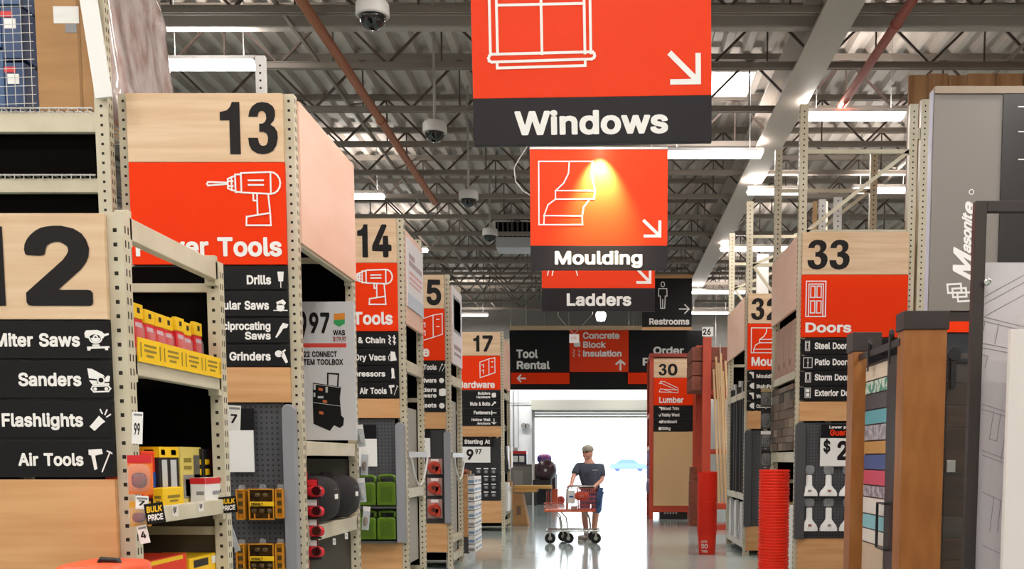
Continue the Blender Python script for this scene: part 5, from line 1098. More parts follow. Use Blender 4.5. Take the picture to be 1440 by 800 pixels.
mb = MB(); mb.blob((-2.1, YD0+.3, zt+.035), .09, .12, .035, 3); mb.build('body', mat('tan_red', '#a5523a', .5), t, smooth=True); MB().box(-2.04, -1.99, YD0+.2, YD0+.4, zt, zt+.05).build('box', cardboard, t)
pbox('display_panel', 640, 704, 616, 704, Y17-.01, .02, mat('display_black', '#232327', .5), r17)
t = thing('price_sign', 'black and white Starting At 9.97 sign below the aisle 17 board', 'sign', (XX(670, 640, Y17), Y17-.05, ZZ(650, Y17)))
pbox('header', 645, 694, 615, 627, Y17-.06, .02, black, t); pbox('sheet', 645, 689.5, 628, 650.5, Y17-.06, .02, paper, t)
T('lettering', 'Starting At', Y17-.06, 653, 689, 618, 624, t); T('lettering', '9', Y17-.06, 655, 667, 631.5, 646.5, t, ink); T('lettering', '97', Y17-.06, 668, 677.5, 631, 638.5, t, ink)
k = 0
for r_ in range(4):
    for c_ in range(3):
        x, z = XZ(673+c_*10.5, 662+r_*11, Y17-.06)
        t = thing('hardware_pack', 'small black hardware pack with a white header on the display below the 9.97 sign', 'hardware pack', (x, Y17-.05, z-.06), 'small black packs below the 9.97 sign')
        MB().box(x-.06, x+.06, Y17-.05, Y17-.03, z-.065, z+.06).build('card', mat('pack_dark', '#2d2e34', .4), t); MB().box(x-.045, x+.045, Y17-.052, Y17-.05, z+.035, z+.058).build('header', paper, t)
        mb = MB(); mb.blob((x, Y17-.055, z-.02), .035, .015, .03, 2.5, 10, 6); mb.build('contents', greyp, t, smooth=True)
# pallet load, box, bundles stored high on the left
wrapm = mat('stretch_wrap', '#eadedb', .1, col2='#bfa29b', scale=(14, 9, 4), detail=7, bump=1.0, coat=1.0)  # pale streaks in the noise colour stand in for highlights on the wrap
YWp = 8.15
xa, xb = XX(146, 60, YWp+.3), XX(243, 120, YWp+.9)
t = thing('wrapped_pallet', 'shrink-wrapped pink pallet load standing on top of the aisle 13 rack', 'pallet load', ((xa+xb)/2, YWp+.5, 3.95))
mb = MB(); mb.blob(((xa+xb)/2, YWp+.55, 4.62), (xb-xa)/2, .55, .68, 7, 64, 40)
mb.v = [((v[0]-xa)*(1-.36*max(0, min(1, (v[2]-4.0)/.85)))+xa+.018*math.sin(v[2]*19+v[1]*11), v[1]+.02*math.sin(v[0]*23+v[2]*15), v[2]) for v in mb.v]
mb.build('wrapped_load', wrapm, t, smooth=True)
mb = MB()
for k in range(3): mb.box(xa+.02, xb-.02, YWp+.05+k*.46, YWp+.15+k*.46, 3.86, 3.95)
mb.build('pallet', ply2, t)
for k, (px, y0, y1, YY) in enumerate(((367, 78, 260, 9.2),)):
    x = XX(px, 140, YY); t = post_mb(x-.04, x+.04, YY, YY+.05, 0, ZZ(y0, YY)).build('slotted_post', [whitep, hole], None, 'white slotted post rising behind the aisle 13 board', 'post')
# goods on the far left rack
zsh = ZZ(152, YA)+.006
xa, xb = XX(46, 80, YA+.05), XX(131, 80, YA+.05)
t = thing('cardboard_box', 'tall brown cardboard box on the rack behind the 12 board', 'box', ((xa+xb)/2, YA+.2, zsh))
MB().box(xa, xb, YA+.1, YA+.28, zsh, zsh+1.15).build('carton', cardboard, t, bevel=.006)
MB().box(XX(70, 22, YA+.05), XX(106, 22, YA+.05), YA+.097, YA+.1, ZZ(33, YA+.1), ZZ(9, YA+.1)).build('shipping_label', paper, t); MB().box(XX(92, 40, YA+.1), XX(108, 40, YA+.1), YA+.097, YA+.1, ZZ(46, YA+.1), ZZ(34, YA+.1)).build('print', greyp, t)
MB().box(xb-.12, xb-.10, YA+.098, YA+.1, zsh, zsh+1.15).build('seam', mat('seam_brown', '#9a7246', .7), t)
t = MB().bar((XX(122, 2, YA-.02), YA-.03, ZZ(-30, YA)), (XX(148, 150, YA-.02), YA-.03, ZZ(140, YA)), .11, .02, up=(0, 1, 0)).build('metal_strip', whitep, None, 'white slotted metal strip leaning against the tall cardboard box', 'metal strip', bevel=.003)
for k, (x0, x1, y0, y1) in enumerate(((-30, 4, 70, 150), (5, 34, 88, 150), (-28, 3, 0, 66), (4, 33, 10, 82), (4, 32, -60, 6))):
    xa, xb = XX(x0, 80, YA+.2), XX(x1, 80, YA+.2)
    lab = ['blue carded box behind the netting, at the picture edge low down', 'blue carded box behind the netting, low beside the black gap', 'blue carded box behind the netting, high at the picture edge', 'dark blue carded box behind the netting with a red and white label, in the middle', 'dark blue carded box at the very top behind the netting'][k]
    zz = max(zsh, ZZ(y1, YA+.2)); t = thing('boxed_goods', lab, 'box', ((xa+xb)/2, YA+.35, zz))
    MB().box(xa, xb, YA+.2, YA+.5, zz, ZZ(y0, YA+.2)).build('carton', [mat('slate_blue', '#3f5d86', .4), mat('deep_blue', '#27446f', .4)][k % 2], t, bevel=.004)
    MB().box(xa+.02, xb-.04, YA+.197, YA+.2, ZZ(y0+30, YA+.2), ZZ(y0+16, YA+.2)).build('label_patch', paper, t); MB().box(xa, xb-.06, YA+.196, YA+.2, ZZ(y0+14, YA+.2), ZZ(y0+6, YA+.2)).build('print', red if k % 2 else lb, t)
xn0, xn1 = XX(-40, 80, YA-.01), XX(132, 80, YA-.01); mb = MB(); x = xn0
while x < XX(50, 80, YA): mb.tube([(x, YA-.015, zsh), (x+.006, YA-.02, zsh+.6), (x, YA-.015, zsh+1.2)], .0022, 4); x += .055
z = zsh+.02
while z < zsh+1.2: mb.tube([(xn0, YA-.017, z), ((xn0+XX(50, 80, YA))/2, YA-.022, z-.008), (XX(50, 80, YA), YA-.017, z)], .0022, 4); z += .055
mb.build('safety_net', mat('net_white', '#c9c9c6', .6), None, 'white safety netting stretched in front of the blue boxes at the far left', 'netting')

# ------------------------------------------------------------------ right side: Doors rack
pbox('pegboard', 1118, 1278, 594, 757, Y33+.001, .016, pegm, r33); guard(1118, 1131.5, 594, 757, Y33, r33, darkgrey)
t = thing('price_sign', 'white price sign with a dollar 2 below a black Guaranteed header', 'sign', (XX(1200, 640, Y33), Y33-.05, ZZ(655, Y33)))
pbox('header', 1155, 1246, 596.5, 614.5, Y33-.05, .02, black, t); pbox('sheet', 1153.5, 1247, 616, 655.5, Y33-.05, .02, paper, t)
T('lettering', 'Lower prices', Y33-.05, 1166, 1204, 598.5, 602.5, t); T('lettering', 'Guaranteed', Y33-.05, 1167, 1221, 604, 612.5, t, orange)
T('lettering', '$', Y33-.05, 1157.5, 1168, 619, 636, t, ink); T('lettering', '2', Y33-.05, 1176, 1194.5, 620, 647, t, ink)
flask = mat('flask_white', '#eeeeec', .3)
for r_, (y0, y1) in enumerate(((668, 697.5), (714, 747))):
    for c_, px in enumerate((1138.5, 1166, 1193.5)):
        Y = Y33-.10; x, zb = XZ(px, y1, Y); h = ZZ(y0, Y)-zb
        t = thing('flask_pack', '%s white flask-shaped pack in the %s row on the Doors pegboard' % (['leftmost', 'middle', 'rightmost'][c_], ['upper', 'lower'][r_]), 'flask pack', (x, Y, zb))
        mb = MB(); mb.lathe([(.10, 0), (.10, h*.12), (.085, h*.26), (.05, h*.42), (.036, h*.52), (.034, h*.95), (.028, h)], (x, 0, zb), 20); mb.v = [(v[0], Y+.05+v[1]*.5, v[2]) for v in mb.v]
        mb.build('body', flask, t, smooth='auto')
        MB().box(x-.018, x+.022, Y-.003, Y+.0, zb+h*.2, zb+h*.3).build('label_print', mat('label_rust', '#a06a60', .5) if (r_+c_) % 2 else greyp, t)
        mb = MB(); mb.blob((x, Y+.055, zb+h+.06), .06, .012, .05, 3, 14, 8); mb.build('hang_tab', clear, t, smooth=True)
# cartons on the upper side shelf
zs33 = ZZ(532, 12.2)+.09
for k in range(4):
    y0 = 12.22+k*.40; t = thing('carton', ['brown carton on the upper shelf of the Doors rack, nearest of four', 'brown carton on the upper shelf of the Doors rack, second of four', 'brown carton on the upper shelf of the Doors rack, third of four', 'brown carton on the upper shelf of the Doors rack, farthest of four'][k], 'carton', (XR+.25, y0+.19, zs33))
    MB().box(XR+.03, XR+.45, y0, y0+.385, zs33, ZZ(446, 12.3)).build('body', mat('carton_rose', '#b5907c', .65, col2='#a98370', scale=(3, 3, 3)), t, bevel=.006)
    MB().box(XR+.028, XR+.03, y0+.17, y0+.21, zs33, ZZ(446, 12.3)).build('tape', mat('tape_tan', '#9d7b66', .4), t); MB().box(XR+.0275, XR+.03, y0+.05, y0+.12, zs33+.1, zs33+.17).build('print', mat('carton_print', '#7c5d4e', .6), t)
# stacked stone panel on the side of the rack
stones = [mat('stone_'+n, c, .8, bump=.4, scale=(30, 30, 30)) for n, c in (('umber', '#5d4c41'), ('slate', '#4a4340'), ('sand', '#8a7867'), ('bark', '#6d5a4a'), ('ash', '#75695f'))]
mb = MB(); z = ZZ(650, 12.4)+.14; zt = ZZ(536, 12.2)-.02
while z < zt-.04:
    y = Y33+PD+.01; h = min(rnd.uniform(.07, .11), zt-z)
    while y < Y33b-.1:
        L = min(rnd.uniform(.25, .55), Y33b-.09-y); mb.box(XR+.0-rnd.uniform(0, .025), XR+.05, y, y+L-.004, z, z+h-.005, rnd.randrange(5)); y += L
    z += h
mb.build('stone_panel', stones, None, 'stacked dark stone veneer panel on the aisle side of the Doors rack', 'stone panel')
# pale packs low on the shelf behind the near buckets
for k in range(4):
    y0 = 12.25+k*.38; z0 = .20
    t = MB().box(XR+.02, XR+.4, y0, y0+.35, z0, z0+.75-.1*(k % 2)).build('goods_box', [whitep, lgrey, cardboard, whitep][k], None, ['white box low on the Doors rack behind the near buckets, nearest', 'grey box low on the Doors rack, second from the near post', 'brown box low on the Doors rack, third from the near post', 'white box low on the Doors rack, farthest from the near post'][k], 'box', bevel=.006)
# black packs on a clip strip at the rear post of the Doors rack
Yk = 13.80
for k, (y0, y1) in enumerate(((546, 572), (575, 603), (606, 630), (632, 656))):
    clip_pack(['topmost black pack hanging beside the stone panel', 'second black pack hanging beside the stone panel', 'third black pack hanging beside the stone panel, with white print', 'lowest black pack hanging above the near bucket stack'][k], 1077, y0, y1, Yk, .13, mat('pack_olive', '#3d372c', .4), clear, blob=blackpl, head=[mat('tan_header', '#b29c72', .5), blackpl, paper, blackpl][k])
MB().box(XX(1077, 600, Yk)-.01, XX(1077, 600, Yk)+.01, Yk+.008, Yk+.012, ZZ(658, Yk), ZZ(542, Yk)).build('clip_strip', steel, None, 'grey clip strip carrying the black packs beside the stone panel', 'clip strip')
# uprights standing on the Doors rack behind the 33 board
zq = zs33
for k, (x0, x1, yt, m) in enumerate(((1152, 1161.5, 280, whitep), (1173, 1184, 277, whitep), (1143.5, 1149, 283, mat('tan_stick', '#c29a6c', .6)))):
    Y = 13.2; a, b = XX(x0, 300, Y), XX(x1, 300, Y)
    mb = post_mb(a, b, Y, Y+.06, zq, ZZ(yt, Y)) if k < 2 else MB().box(a, b, Y, Y+.04, zq, ZZ(yt, Y))
    mb.build(['slotted_post', 'slotted_post', 'wood_stick'][k], [m, hole], None, ['white slotted upright standing behind the 33 board, left one', 'white slotted upright standing behind the 33 board, right one', 'tan wooden stick standing behind the 33 board'][k], 'post')
MB().box(XX(1065, 400, 17.6), XX(1081, 400, 17.6), 17.6, 17.75, ZZ(560, 16.8)+.1, ZZ(357, 17.6)).build('tall_box', whitep, None, 'tall white box stored on the Moulding rack above the pink plywood', 'box', bevel=.01)
# rack beyond the Doors rack and the plank cladding on it
t = thing('storage_rack', 'cream rack post and ties between the 33 board and the grey banner wall', 'storage rack', (4.6, Y33+.5, 0))
xa = XX(1292, 300, Y33); post_mb(xa, xa+.085, Y33, Y33+.08, 0, ZT33+.05).build('post', [cream, hole], t); post_mb(6.2, 6.28, Y33, Y33+.08, 0, ZT33+.05).build('post', [cream, hole], t)
for z in (1.2, 3.0, ZZ(195, Y33)): MB().box(XI33+.075, xa-.002, Y33+.02, Y33+.06, z, z+.12).build('tie', cream, t)
for z in (1.0, 2.9, ZZ(478, Y33), ZZ(330, Y33)): MB().box(xa+.085, 6.2, Y33+.02, Y33+.06, z, z+.12).build('beam', cream, t, bevel=.004)
for z0 in (2.2, 3.2, 4.2): MB().bar((XI33+.08, Y33+.4, z0), (xa, Y33+.4, z0+.85), .03, .04).build('frame_brace', cream, t)
plank = [mat('plank_'+n, c, .65, col2=c2, scale=(9, 9, 1.2), detail=4) for n, c, c2 in (('pine', '#a97b50', '#8d6038'), ('oak', '#93673f', '#7b5230'), ('walnut', '#7d5435', '#684428'))]
mb = MB(); x = XX(1276, 200, 12.9); Yp = 12.9
while x < 8.6: wd = rnd.uniform(.22, .34); mb.box(x, x+wd-.008, Yp, Yp+.04, 0, ZZ(104, 12.9)+rnd.uniform(-.02, .02), rnd.randrange(3)); x += wd
mb.build('plank_wall', plank, None, 'tall brown plank cladding rising behind the grey banner at the top right', 'plank wall')

# ------------------------------------------------------------------ door displays at the right
YAp = 9.4
t = thing('display_post', 'narrow brown display panel with a dark cap left of the swatch door', 'display panel', (XX(1206, 640, YAp), YAp+.1, 0))
xa, xb = XX(1197, 640, YAp), XX(1216, 640, YAp)
MB().box(xa, xb, YAp, YAp+.22, 0, ZZ(494, YAp)).build('panel', brown, t, bevel=.004); MB().box(xa-.01, XX(1240, 480, YAp), YAp-.01, YAp+.23, ZZ(494, YAp), ZZ(467, YAp)).build('cap', espresso, t, bevel=.004)
YBp = 8.0
xa, xb = XX(1268, 640, YBp), XX(1327, 640, YBp)
t = thing('display_post', 'wide brown display panel with a dark cap right of the swatch door', 'display panel', ((xa+xb)/2, YBp+.1, 0))
MB().box(xa, xb, YBp, YBp+.2, 0, ZZ(463, YBp)).build('panel', brown, t, bevel=.004); MB().box(xa-.012, xb+.012, YBp-.012, YBp+.212, ZZ(463, YBp), ZZ(437, YBp)).build('cap', espresso, t, bevel=.004)
XD = 2.27
t = thing('swatch_door', 'sliding door covered in coloured swatches hung on a black track', 'door', (XD, 8.8, .03))
ya, yb, yc = YX(1216, 640, XD), YX(1247, 640, XD), YX(1261, 640, XD)
MB().box(XD, XD+.04, yc, ya, .03, ZZ(508, 9.0)).build('slab', espresso, t, bevel=.004)
MB().box(XD-.012, XD, yc, yb, .03, ZZ(505, 8.5)).build('stile', mat('black_stile', '#1f1b1b', .4), t, bevel=.002)
sw = [('#d8c8b4', 512, 533), ('#3f8f7c', 534, 552), ('#4b494f', 553, 575), ('#63a7b4', 576, 596), ('#86828c', 597, 619), ('#c08f52', 620, 638), ('#4a5c93', 639, 660), ('#d0526c', 661, 682), ('#867a86', 683, 699), ('#e2dcd6', 700, 723), ('#8cc3cf', 724, 744), ('#e4ddd6', 745, 764), ('#cdb79f', 765, 830)]
for k, (c, y0, y1) in enumerate(sw):
    m = mat('swatch_%s' % ['ivory', 'teal', 'charcoal', 'aqua', 'dove', 'tan', 'navy', 'coral', 'mauve', 'cream', 'sky', 'pearl', 'beige'][k], c, .5, col2=('#cfd8cc' if k == 1 else '#b7b3bb' if k in (4, 8) else None), scale=(14, 14, 14), sharp=(.45, .55))
    MB().box(XD-.008, XD, yb, ya-.01, ZZ(y1, 9.0)+.003, ZZ(y0, 9.0)-.003).build('swatch', m, t)
zt_ = ZZ(500, 8.8)
zh0, zh1 = ZZ(772, 8.5), ZZ(708, 8.5); yh0, yh1 = YX(1233, 740, XD-.05), YX(1244, 740, XD-.05)
mb = MB(); mb.tube([(XD-.008, yh1, zh0), (XD-.05, yh1, zh0), (XD-.05, yh0, zh0), (XD-.05, yh0, zh1), (XD-.05, yh1, zh1), (XD-.008, yh1, zh1)], .012, 6); mb.build('pull_handle', blackpl, t)
t2 = thing('door_track', 'black sliding door track running between the two brown display panels', 'track', (XD-.05, 8.75, zt_))
MB().box(XD-.06, XD-.045, YBp+.12, YAp+.12, ZZ(506, 9.3), ZZ(506, 9.3)+.055).build('rail', blackpl, t2, bevel=.003)
for px in (1223, 1253):
    yy = YX(px, 500, XD-.05)
    mb = MB(); mb.lathe([(.0, -.01), (.05, -.01), (.05, .01), (.0, .01)], (XD-.05, yy, ZZ(506, 9.3)+.10), 16, axis='x'); mb.box(XD-.068, XD-.06, yy-.02, yy+.02, ZZ(506, 9.3)-.12, ZZ(506, 9.3)+.11); mb.build('roller_hanger', blackpl, t2, bevel=.002)
# dark plank door beyond
Yc_ = 8.25
xa, xb = XX(1329, 640, Yc_), 3.25
t = thing('plank_door', 'dark stained plank door between the wide brown panel and the dark door frame', 'door', ((xa+xb)/2, Yc_, .03))
woods = [mat('dark_plank_'+n, c, .45, col2=c2, scale=(2, 9, 14), detail=4) for n, c, c2 in (('ebony', '#332a24', '#41352c'), ('umber', '#4a3a2d', '#3a2e26'), ('smoke', '#3f3934', '#4d4640'))]
mb = MB(); z = .03
while z < ZZ(500, Yc_): mb.box(xa, xb, Yc_, Yc_+.04, z, min(z+.17, ZZ(496, Yc_))-.004, rnd.randrange(3)); z += .17
mb.build('slab', woods, t, bevel=.002)
x = XX(1340, 500, Yc_); mb = MB(); mb.box(x-.02, x+.02, Yc_-.03, Yc_-.015, ZZ(545, Yc_), ZZ(492, Yc_)); mb.lathe([(.0, -.012), (.05, -.012), (.05, .012), (.0, .012)], (x, Yc_-.03, ZZ(498, Yc_)), 16, axis='y'); mb.build('roller_hanger', blackpl, t)
mb = MB(); mb.box(XX(1331, 652, Yc_), XX(1343, 652, Yc_), Yc_-.012, Yc_, ZZ(664, Yc_), ZZ(647, Yc_)); mb.build('plate', steel, t, bevel=.002)
MB().box(xa, xb, Yc_-.02, Yc_+.0, ZZ(510, Yc_), ZZ(505, Yc_)).build('track', blackpl, t)
# banner wall
Yb_ = 9.3
xa, xb, xc, xd = XX(1308, 280, Yb_), XX(1315, 280, Yb_), XX(1406, 280, Yb_), 4.3
t = thing('banner_wall', 'tall grey and black banner with white script and linked squares above the doors', 'banner', ((xa+xd)/2, Yb_+.3, 0))
MB().box(xb-.03, xd, Yb_, Yb_+.12, ZZ(437, Yb_), ZZ(132, Yb_)).build('grey_panel', mat('banner_grey', '#7f7873', .4), t, bevel=.003)
MB().box(xc, xd+.01, Yb_-.012, Yb_-.001, ZZ(434, Yb_), ZZ(132, Yb_)).build('black_panel', mat('banner_black', '#171517', .3), t)
MB().box(xb-.03, xd, Yb_-.02, Yb_+.12, ZZ(132, Yb_), ZZ(122, Yb_)).build('top_trim', mat('banner_trim', '#9d8c7c', .5), t)
MB().box(xa, xb-.031, Yb_+.02, Yb_+.1, ZZ(437, Yb_), ZZ(126, Yb_)).build('edge', mat('edge_white', '#c9c8d8', .4), t)
MB().box(xa+.05, xd, Yb_+.02, Yb_+.5, ZZ(452, Yb_), ZZ(438, Yb_)).build('dark_band', espresso, t); MB().box(xa+.05, xd, Yb_, Yb_+.5, ZZ(467, Yb_), ZZ(452, Yb_)).build('orange_band', orange, t)
MB().box(xa+.05, xd, Yb_+.02, Yb_+.5, 0, ZZ(467, Yb_)).build('base', mat('navy_black', '#20232b', .5), t)
plv = Plane((0, Yb_, 0), (0, 0, 1), (-1, 0, 0))     # writing that climbs the board
def VT(st, ya_, yb__, xl_, xr_, name='lettering', track=1.0, slant=.30):
    z0, z1 = ZZ(ya_, Yb_), ZZ(yb__, Yb_); X0, X1 = XX(xl_, 330, Yb_), XX(xr_, 330, Yb_)
    text_mb(MB(), st, plv, z0, -X1, X1-X0, z1, 'fit', slant=slant, lift=.003, track=track).build(name, white, t)
VT('M', 396, 358, 1341, 1368, slant=.42); VT('asonit', 357, 304, 1352, 1366, track=.92, slant=.42); VT('e', 303, 286, 1352, 1369, slant=.3)
mb = MB(); X_, Z_ = XZ(1366, 270, Yb_); stroke_mb(mb, [arc(X_, Z_, .02, 0, 360, 14)], .006, pl_at(Yb_), .003); mb.build('mark', white, t)
mb = MB()
for k in range(3): 
    q = [XZ(*p, Yb_) for p in ((1332+k*7, 400+k*6), (1351+k*7, 399+k*6), (1352+k*7, 411+k*6), (1333+k*7, 412+k*6), (1332+k*7, 400+k*6))]; stroke_mb(mb, [q], .016, pl_at(Yb_), .003+.0005*k)
mb.build('emblem', white, t)
for k, y in enumerate((150, 185, 224)): MB().box(XX(1431, y, Yb_), XX(1446, y, Yb_), Yb_-.015, Yb_-.013, ZZ(y+1.5, Yb_), ZZ(y, Yb_)).build('print', white, t)
# dark door frame with a drawn panel inside, pale panel in front
Yf = 6.3
xa, xb = XX(1368.5, 400, Yf), XX(1385, 400, Yf)
t = thing('door_frame', 'dark door frame standing nearest at the right edge', 'door frame', (2.7, Yf, 0))
MB().box(xa, xb, Yf, Yf+.055, 0, ZZ(282, Yf)).build('jamb', espresso, t, bevel=.004); MB().box(xb, 3.25, Yf, Yf+.055, ZZ(297.5, Yf), ZZ(282, Yf)).build('head', espresso, t, bevel=.004); MB().box(3.25, 3.33, Yf, Yf+.14, 0, ZZ(282, Yf)).build('jamb', espresso, t, bevel=.004)
mb = MB(); mb.lathe([(.0, -.03), (.02, -.03), (.022, -.01), (.012, 0)], (XX(1387.5, 397, Yf-.01), Yf-.002, ZZ(397, Yf)), 14, axis='y'); mb.build('stop_knob', chrome, t, smooth=True)
Ye = 6.36
t = thing('drawn_panel', 'pale lilac grey panel with fine door outlines inside the dark frame', 'panel', (2.75, Ye+.03, .02))
MB().box(xb+.004, 3.24, Ye, Ye+.05, .02, ZZ(369, Ye)).build('sheet', mat('lilac_grey', '#c9c2c6', .45), t)
def Zp(x, y): return XZ(1300+x/3.08, 260+y/3.08, Ye)
sk_ = [((250, 490), (431, 390)), ((250, 522), (431, 422)), ((262, 568), (431, 476)), ((250, 570), (431, 615)), ((256, 590), (431, 632)), ((322, 602), (304, 690)), ((262, 590), (248, 660)), ((250, 685), (431, 722)), ((250, 705), (431, 740)), ((250, 735), (275, 742), (262, 790)),
       ((250, 950), (440, 1010)), ((250, 972), (440, 1030)), ((300, 980), (280, 1100)), ((330, 990), (312, 1110), (280, 1100)), ((250, 1150), (440, 1220)), ((250, 1170), (440, 1240)), ((360, 1020), (330, 1190)), ((250, 1330), (440, 1420)), ((300, 1350), (282, 1500)), ((330, 1370), (315, 1500)), ((250, 1560), (440, 1650))]
mb = MB(); stroke_mb(mb, [[Zp(*p) for p in q] for q in sk_], .004, pl_at(Ye), .002); mb.build('line_drawing', mat('pencil_line', '#8a828a', .6), t)
Yg = 6.05
MB().box(XX(1417, 600, Yg), 3.1, Yg, Yg+.045, .0, ZZ(463, Yg)).build('blank_panel', mat('blank_panel_white', '#d8d0cc', .45), None, 'plain off-white door panel at the right edge in front of the drawn panel', 'panel', bevel=.004)

# ------------------------------------------------------------------ Moulding rack goods, lumber behind
pbox('pegboard', 1046, 1130, 605, 740, Y32+.001, .016, pegm, r32); guard(1046.5, 1056.5, 605, 740, Y32, r32, darkgrey)
for k in range(5):
    y0 = 16.75+k*.40; X = XR+.04
    t = MB(); t.tube([(X+.03, y0, .93), (X+.03, y0, ZZ(548, 18.2)-.12*(k % 2))], .06 if k % 2 else .07, 12); t.tube([(X+.03, y0, ZZ(548, 18.2)-.12*(k % 2)), (X+.03, y0, ZZ(540, 18.2)-.12*(k % 2))], .04, 12, 1)
    t.build('tube_pack', [blackpl, steel], None, ['black capped tube on the Moulding rack, nearest of five', 'black capped tube on the Moulding rack, second of five', 'black capped tube on the Moulding rack, third of five', 'black capped tube on the Moulding rack, fourth of five', 'black capped tube on the Moulding rack, farthest of five'][k], 'tube', smooth='auto')
for k in range(8):
    y0 = 16.7+k*.25; MB().bar((XR+.03, y0, .2), (XR+.03+.02*(k % 3), y0+.08, .80), .05, .10).build('trim_bundle', [lgrey, whitep, mat('silver_trim', '#a9a6a2', .4)][k % 3], None, 'pale upright trim bundle low on the Moulding rack', 'trim bundle', 'pale trim bundles low on the Moulding rack')
Ylr = 23.4
xa, xb = XX(988, 560, Ylr), XX(1000, 560, Ylr)
t = tlr = thing('lumber_rack', 'orange steel lumber rack post numbered 26 behind the far bucket stack', 'lumber rack', (2.6, Ylr+.8, 0))
for yy in (Ylr, Ylr+1.7): MB().box(xa, xb, yy, yy+.14, 0, ZZ(474, Ylr)).build('post', rackorange, t, bevel=.006)
for z in (1.6, ZZ(548, Ylr)-.1): 
    for yy in (Ylr+.02, Ylr+1.72): MB().box(xb, xb+1.2, yy, yy+.1, z, z+.1).build('arm', rackorange, t, bevel=.005)
pl_ = MB().box(xa-.02, xb+.03, Ylr-.02, Ylr-.005, ZZ(473, Ylr), ZZ(460, Ylr)).build('number_plate', paper, t); T('numeral', '26', Ylr-.02, 988, 1000, 462, 471, pl_, ink)
redw = mat('red_cedar', '#8a4630', .6, col2='#773a27', scale=(12, 2, 12))
zb_ = ZZ(548, Ylr); hh = (ZZ(486, Ylr)-zb_)/3
for r_ in range(3):
    for c_ in range(3):
        MB().box(xa-.22+c_*.42, xa+.19+c_*.42, Ylr+.16, Ylr+1.66, zb_+r_*hh+.005, zb_+(r_+1)*hh-.012).build('timber', redw, None, 'thick reddish timber in the bundle high on the orange lumber rack', 'timber', 'reddish timbers on the orange lumber rack', bevel=.01)
mb = MB(); xr_ = XX(1013, 520, Ylr); mb.tube([(xr_, Ylr+.1, ZZ(482, Ylr)), (xr_+.01, Ylr+.08, ZZ(540, Ylr)), (xr_-.01, Ylr+.1, ZZ(600, Ylr))], .012, 6); mb.build('strap', mat('strap_white', '#cfc9c0', .6), None, 'pale strap hanging over the reddish timber bundle', 'strap')
pine = mat('pine_board', '#d9b88e', .6, col2='#cda777', scale=(10, 10, 1))
for k in range(6):
    x0 = XX(1006+k*2.9, 600, Ylr-.6); MB().bar((x0+.10+.02*(k % 3), Ylr-.55-.06*k, 0.55), (x0, Ylr-.12-.06*k, ZZ([520, 503, 512, 499, 524, 510][k], Ylr)), .04, .05, up=(0, 1, 0)).build('pine_board', pine, None, 'pale pine board leaning against the orange lumber rack', 'board', 'pale pine boards leaning at the orange lumber rack')
for k in range(3): MB().box(XX(972+k*3, 650, Ylr), XX(986, 650, Ylr), Ylr+.2+k*.5, Ylr+.65+k*.5, .0, 1.0+.15*k).build('timber_stack', redw, None, ['dark red timber block standing left of the orange post, nearest', 'dark red timber block standing left of the orange post, middle', 'dark red timber block standing left of the orange post, farthest'][k], 'timber', bevel=.01)
for k in range(1): MB().box(xb+.02, xb+1.1, Ylr-1.0, Ylr-.02, .43, .55).build('low_shelf', rackorange, tlr, bevel=.006); MB().box(xb+.02, xb+1.1, Ylr-1.0, Ylr-.02, 0, .1).build('base', rackorange, tlr)
# ------------------------------------------------------------------ nested buckets
def bucket_proto(x, y, z, label, group):
    t = thing('bucket', label, 'bucket', (x, y, z), group)
    mb = MB(); mb.lathe([(.0, .0), (.128, .0), (.130, .004), (.147, .355), (.147, .37), (.1445, .37), (.1445, .355), (.1275, .008), (.0, .006)], (x, y, z), 32, cap=False); mb.build('body', redpl, t, smooth='auto')
    for zz, r in ((.357, .1475), (.325, .1458)):
        mb = MB(); mb.lathe([(r, -.008), (r+.010, -.006), (r+.010, .006), (r, .007)], (x, y, z+zz), 32, cap=False); mb.build('rim' if zz > .35 else 'rib', redpl, t, smooth='auto')
    mb = MB(); mb.tube([(x+.153*math.cos(a), y+.153*math.sin(a)*.98, z+.318-.03*abs(math.sin(a))) for a in [PI+PI*k/12 for k in range(13)]], .0028, 6); mb.build('wire_handle', redpl, t)
    return t
bx, by = XX(1087, 800, 10.8), 10.8
p0 = bucket_proto(bx, by, 0, 'red bucket nested in the tall near stack beside the Doors rack', 'red buckets in the near stack')
for i in range(1, 18): dup(p0, (bx+rnd.uniform(-.002, .002), by+rnd.uniform(-.002, .002), i*.0595), rotz=rnd.uniform(-.5, .5))
bx2, by2 = XX(994, 778, 16.75), 16.75
p1 = bucket_proto(bx2, by2, 0, 'red bucket nested in the far stack before the orange post', 'red buckets in the far stack')
for i in range(1, 17):
    q = dup(p1, (bx2+rnd.uniform(-.002, .002), by2+rnd.uniform(-.002, .002), i*.0575), rotz=rnd.uniform(-.5, .5))
p1['label'] = 'lowest red bucket of the far stack, with white lettering'; 
if 'group' in p1: del p1['group']
mb = MB()
for st, zc, h, w_ in (('LETS', .245, .035, .10), ('DO', .155, .07, .11), ('THIS', .09, .04, .10)):
    tmp = text_mb(MB(), st, Plane((0, 0, 0)), 0, 0, h, w_, 'fit')
    vs = []
    for v in tmp.v:
        r = .132+.018*(zc+v[2])/.37+.002; a = -PI/2-.75+v[0]/r; vs.append((bx2+r*math.cos(a), by2+r*math.sin(a), zc+v[2]-.06))
    mb.add(vs, tmp.f)
mb.build('lettering', white, p1)

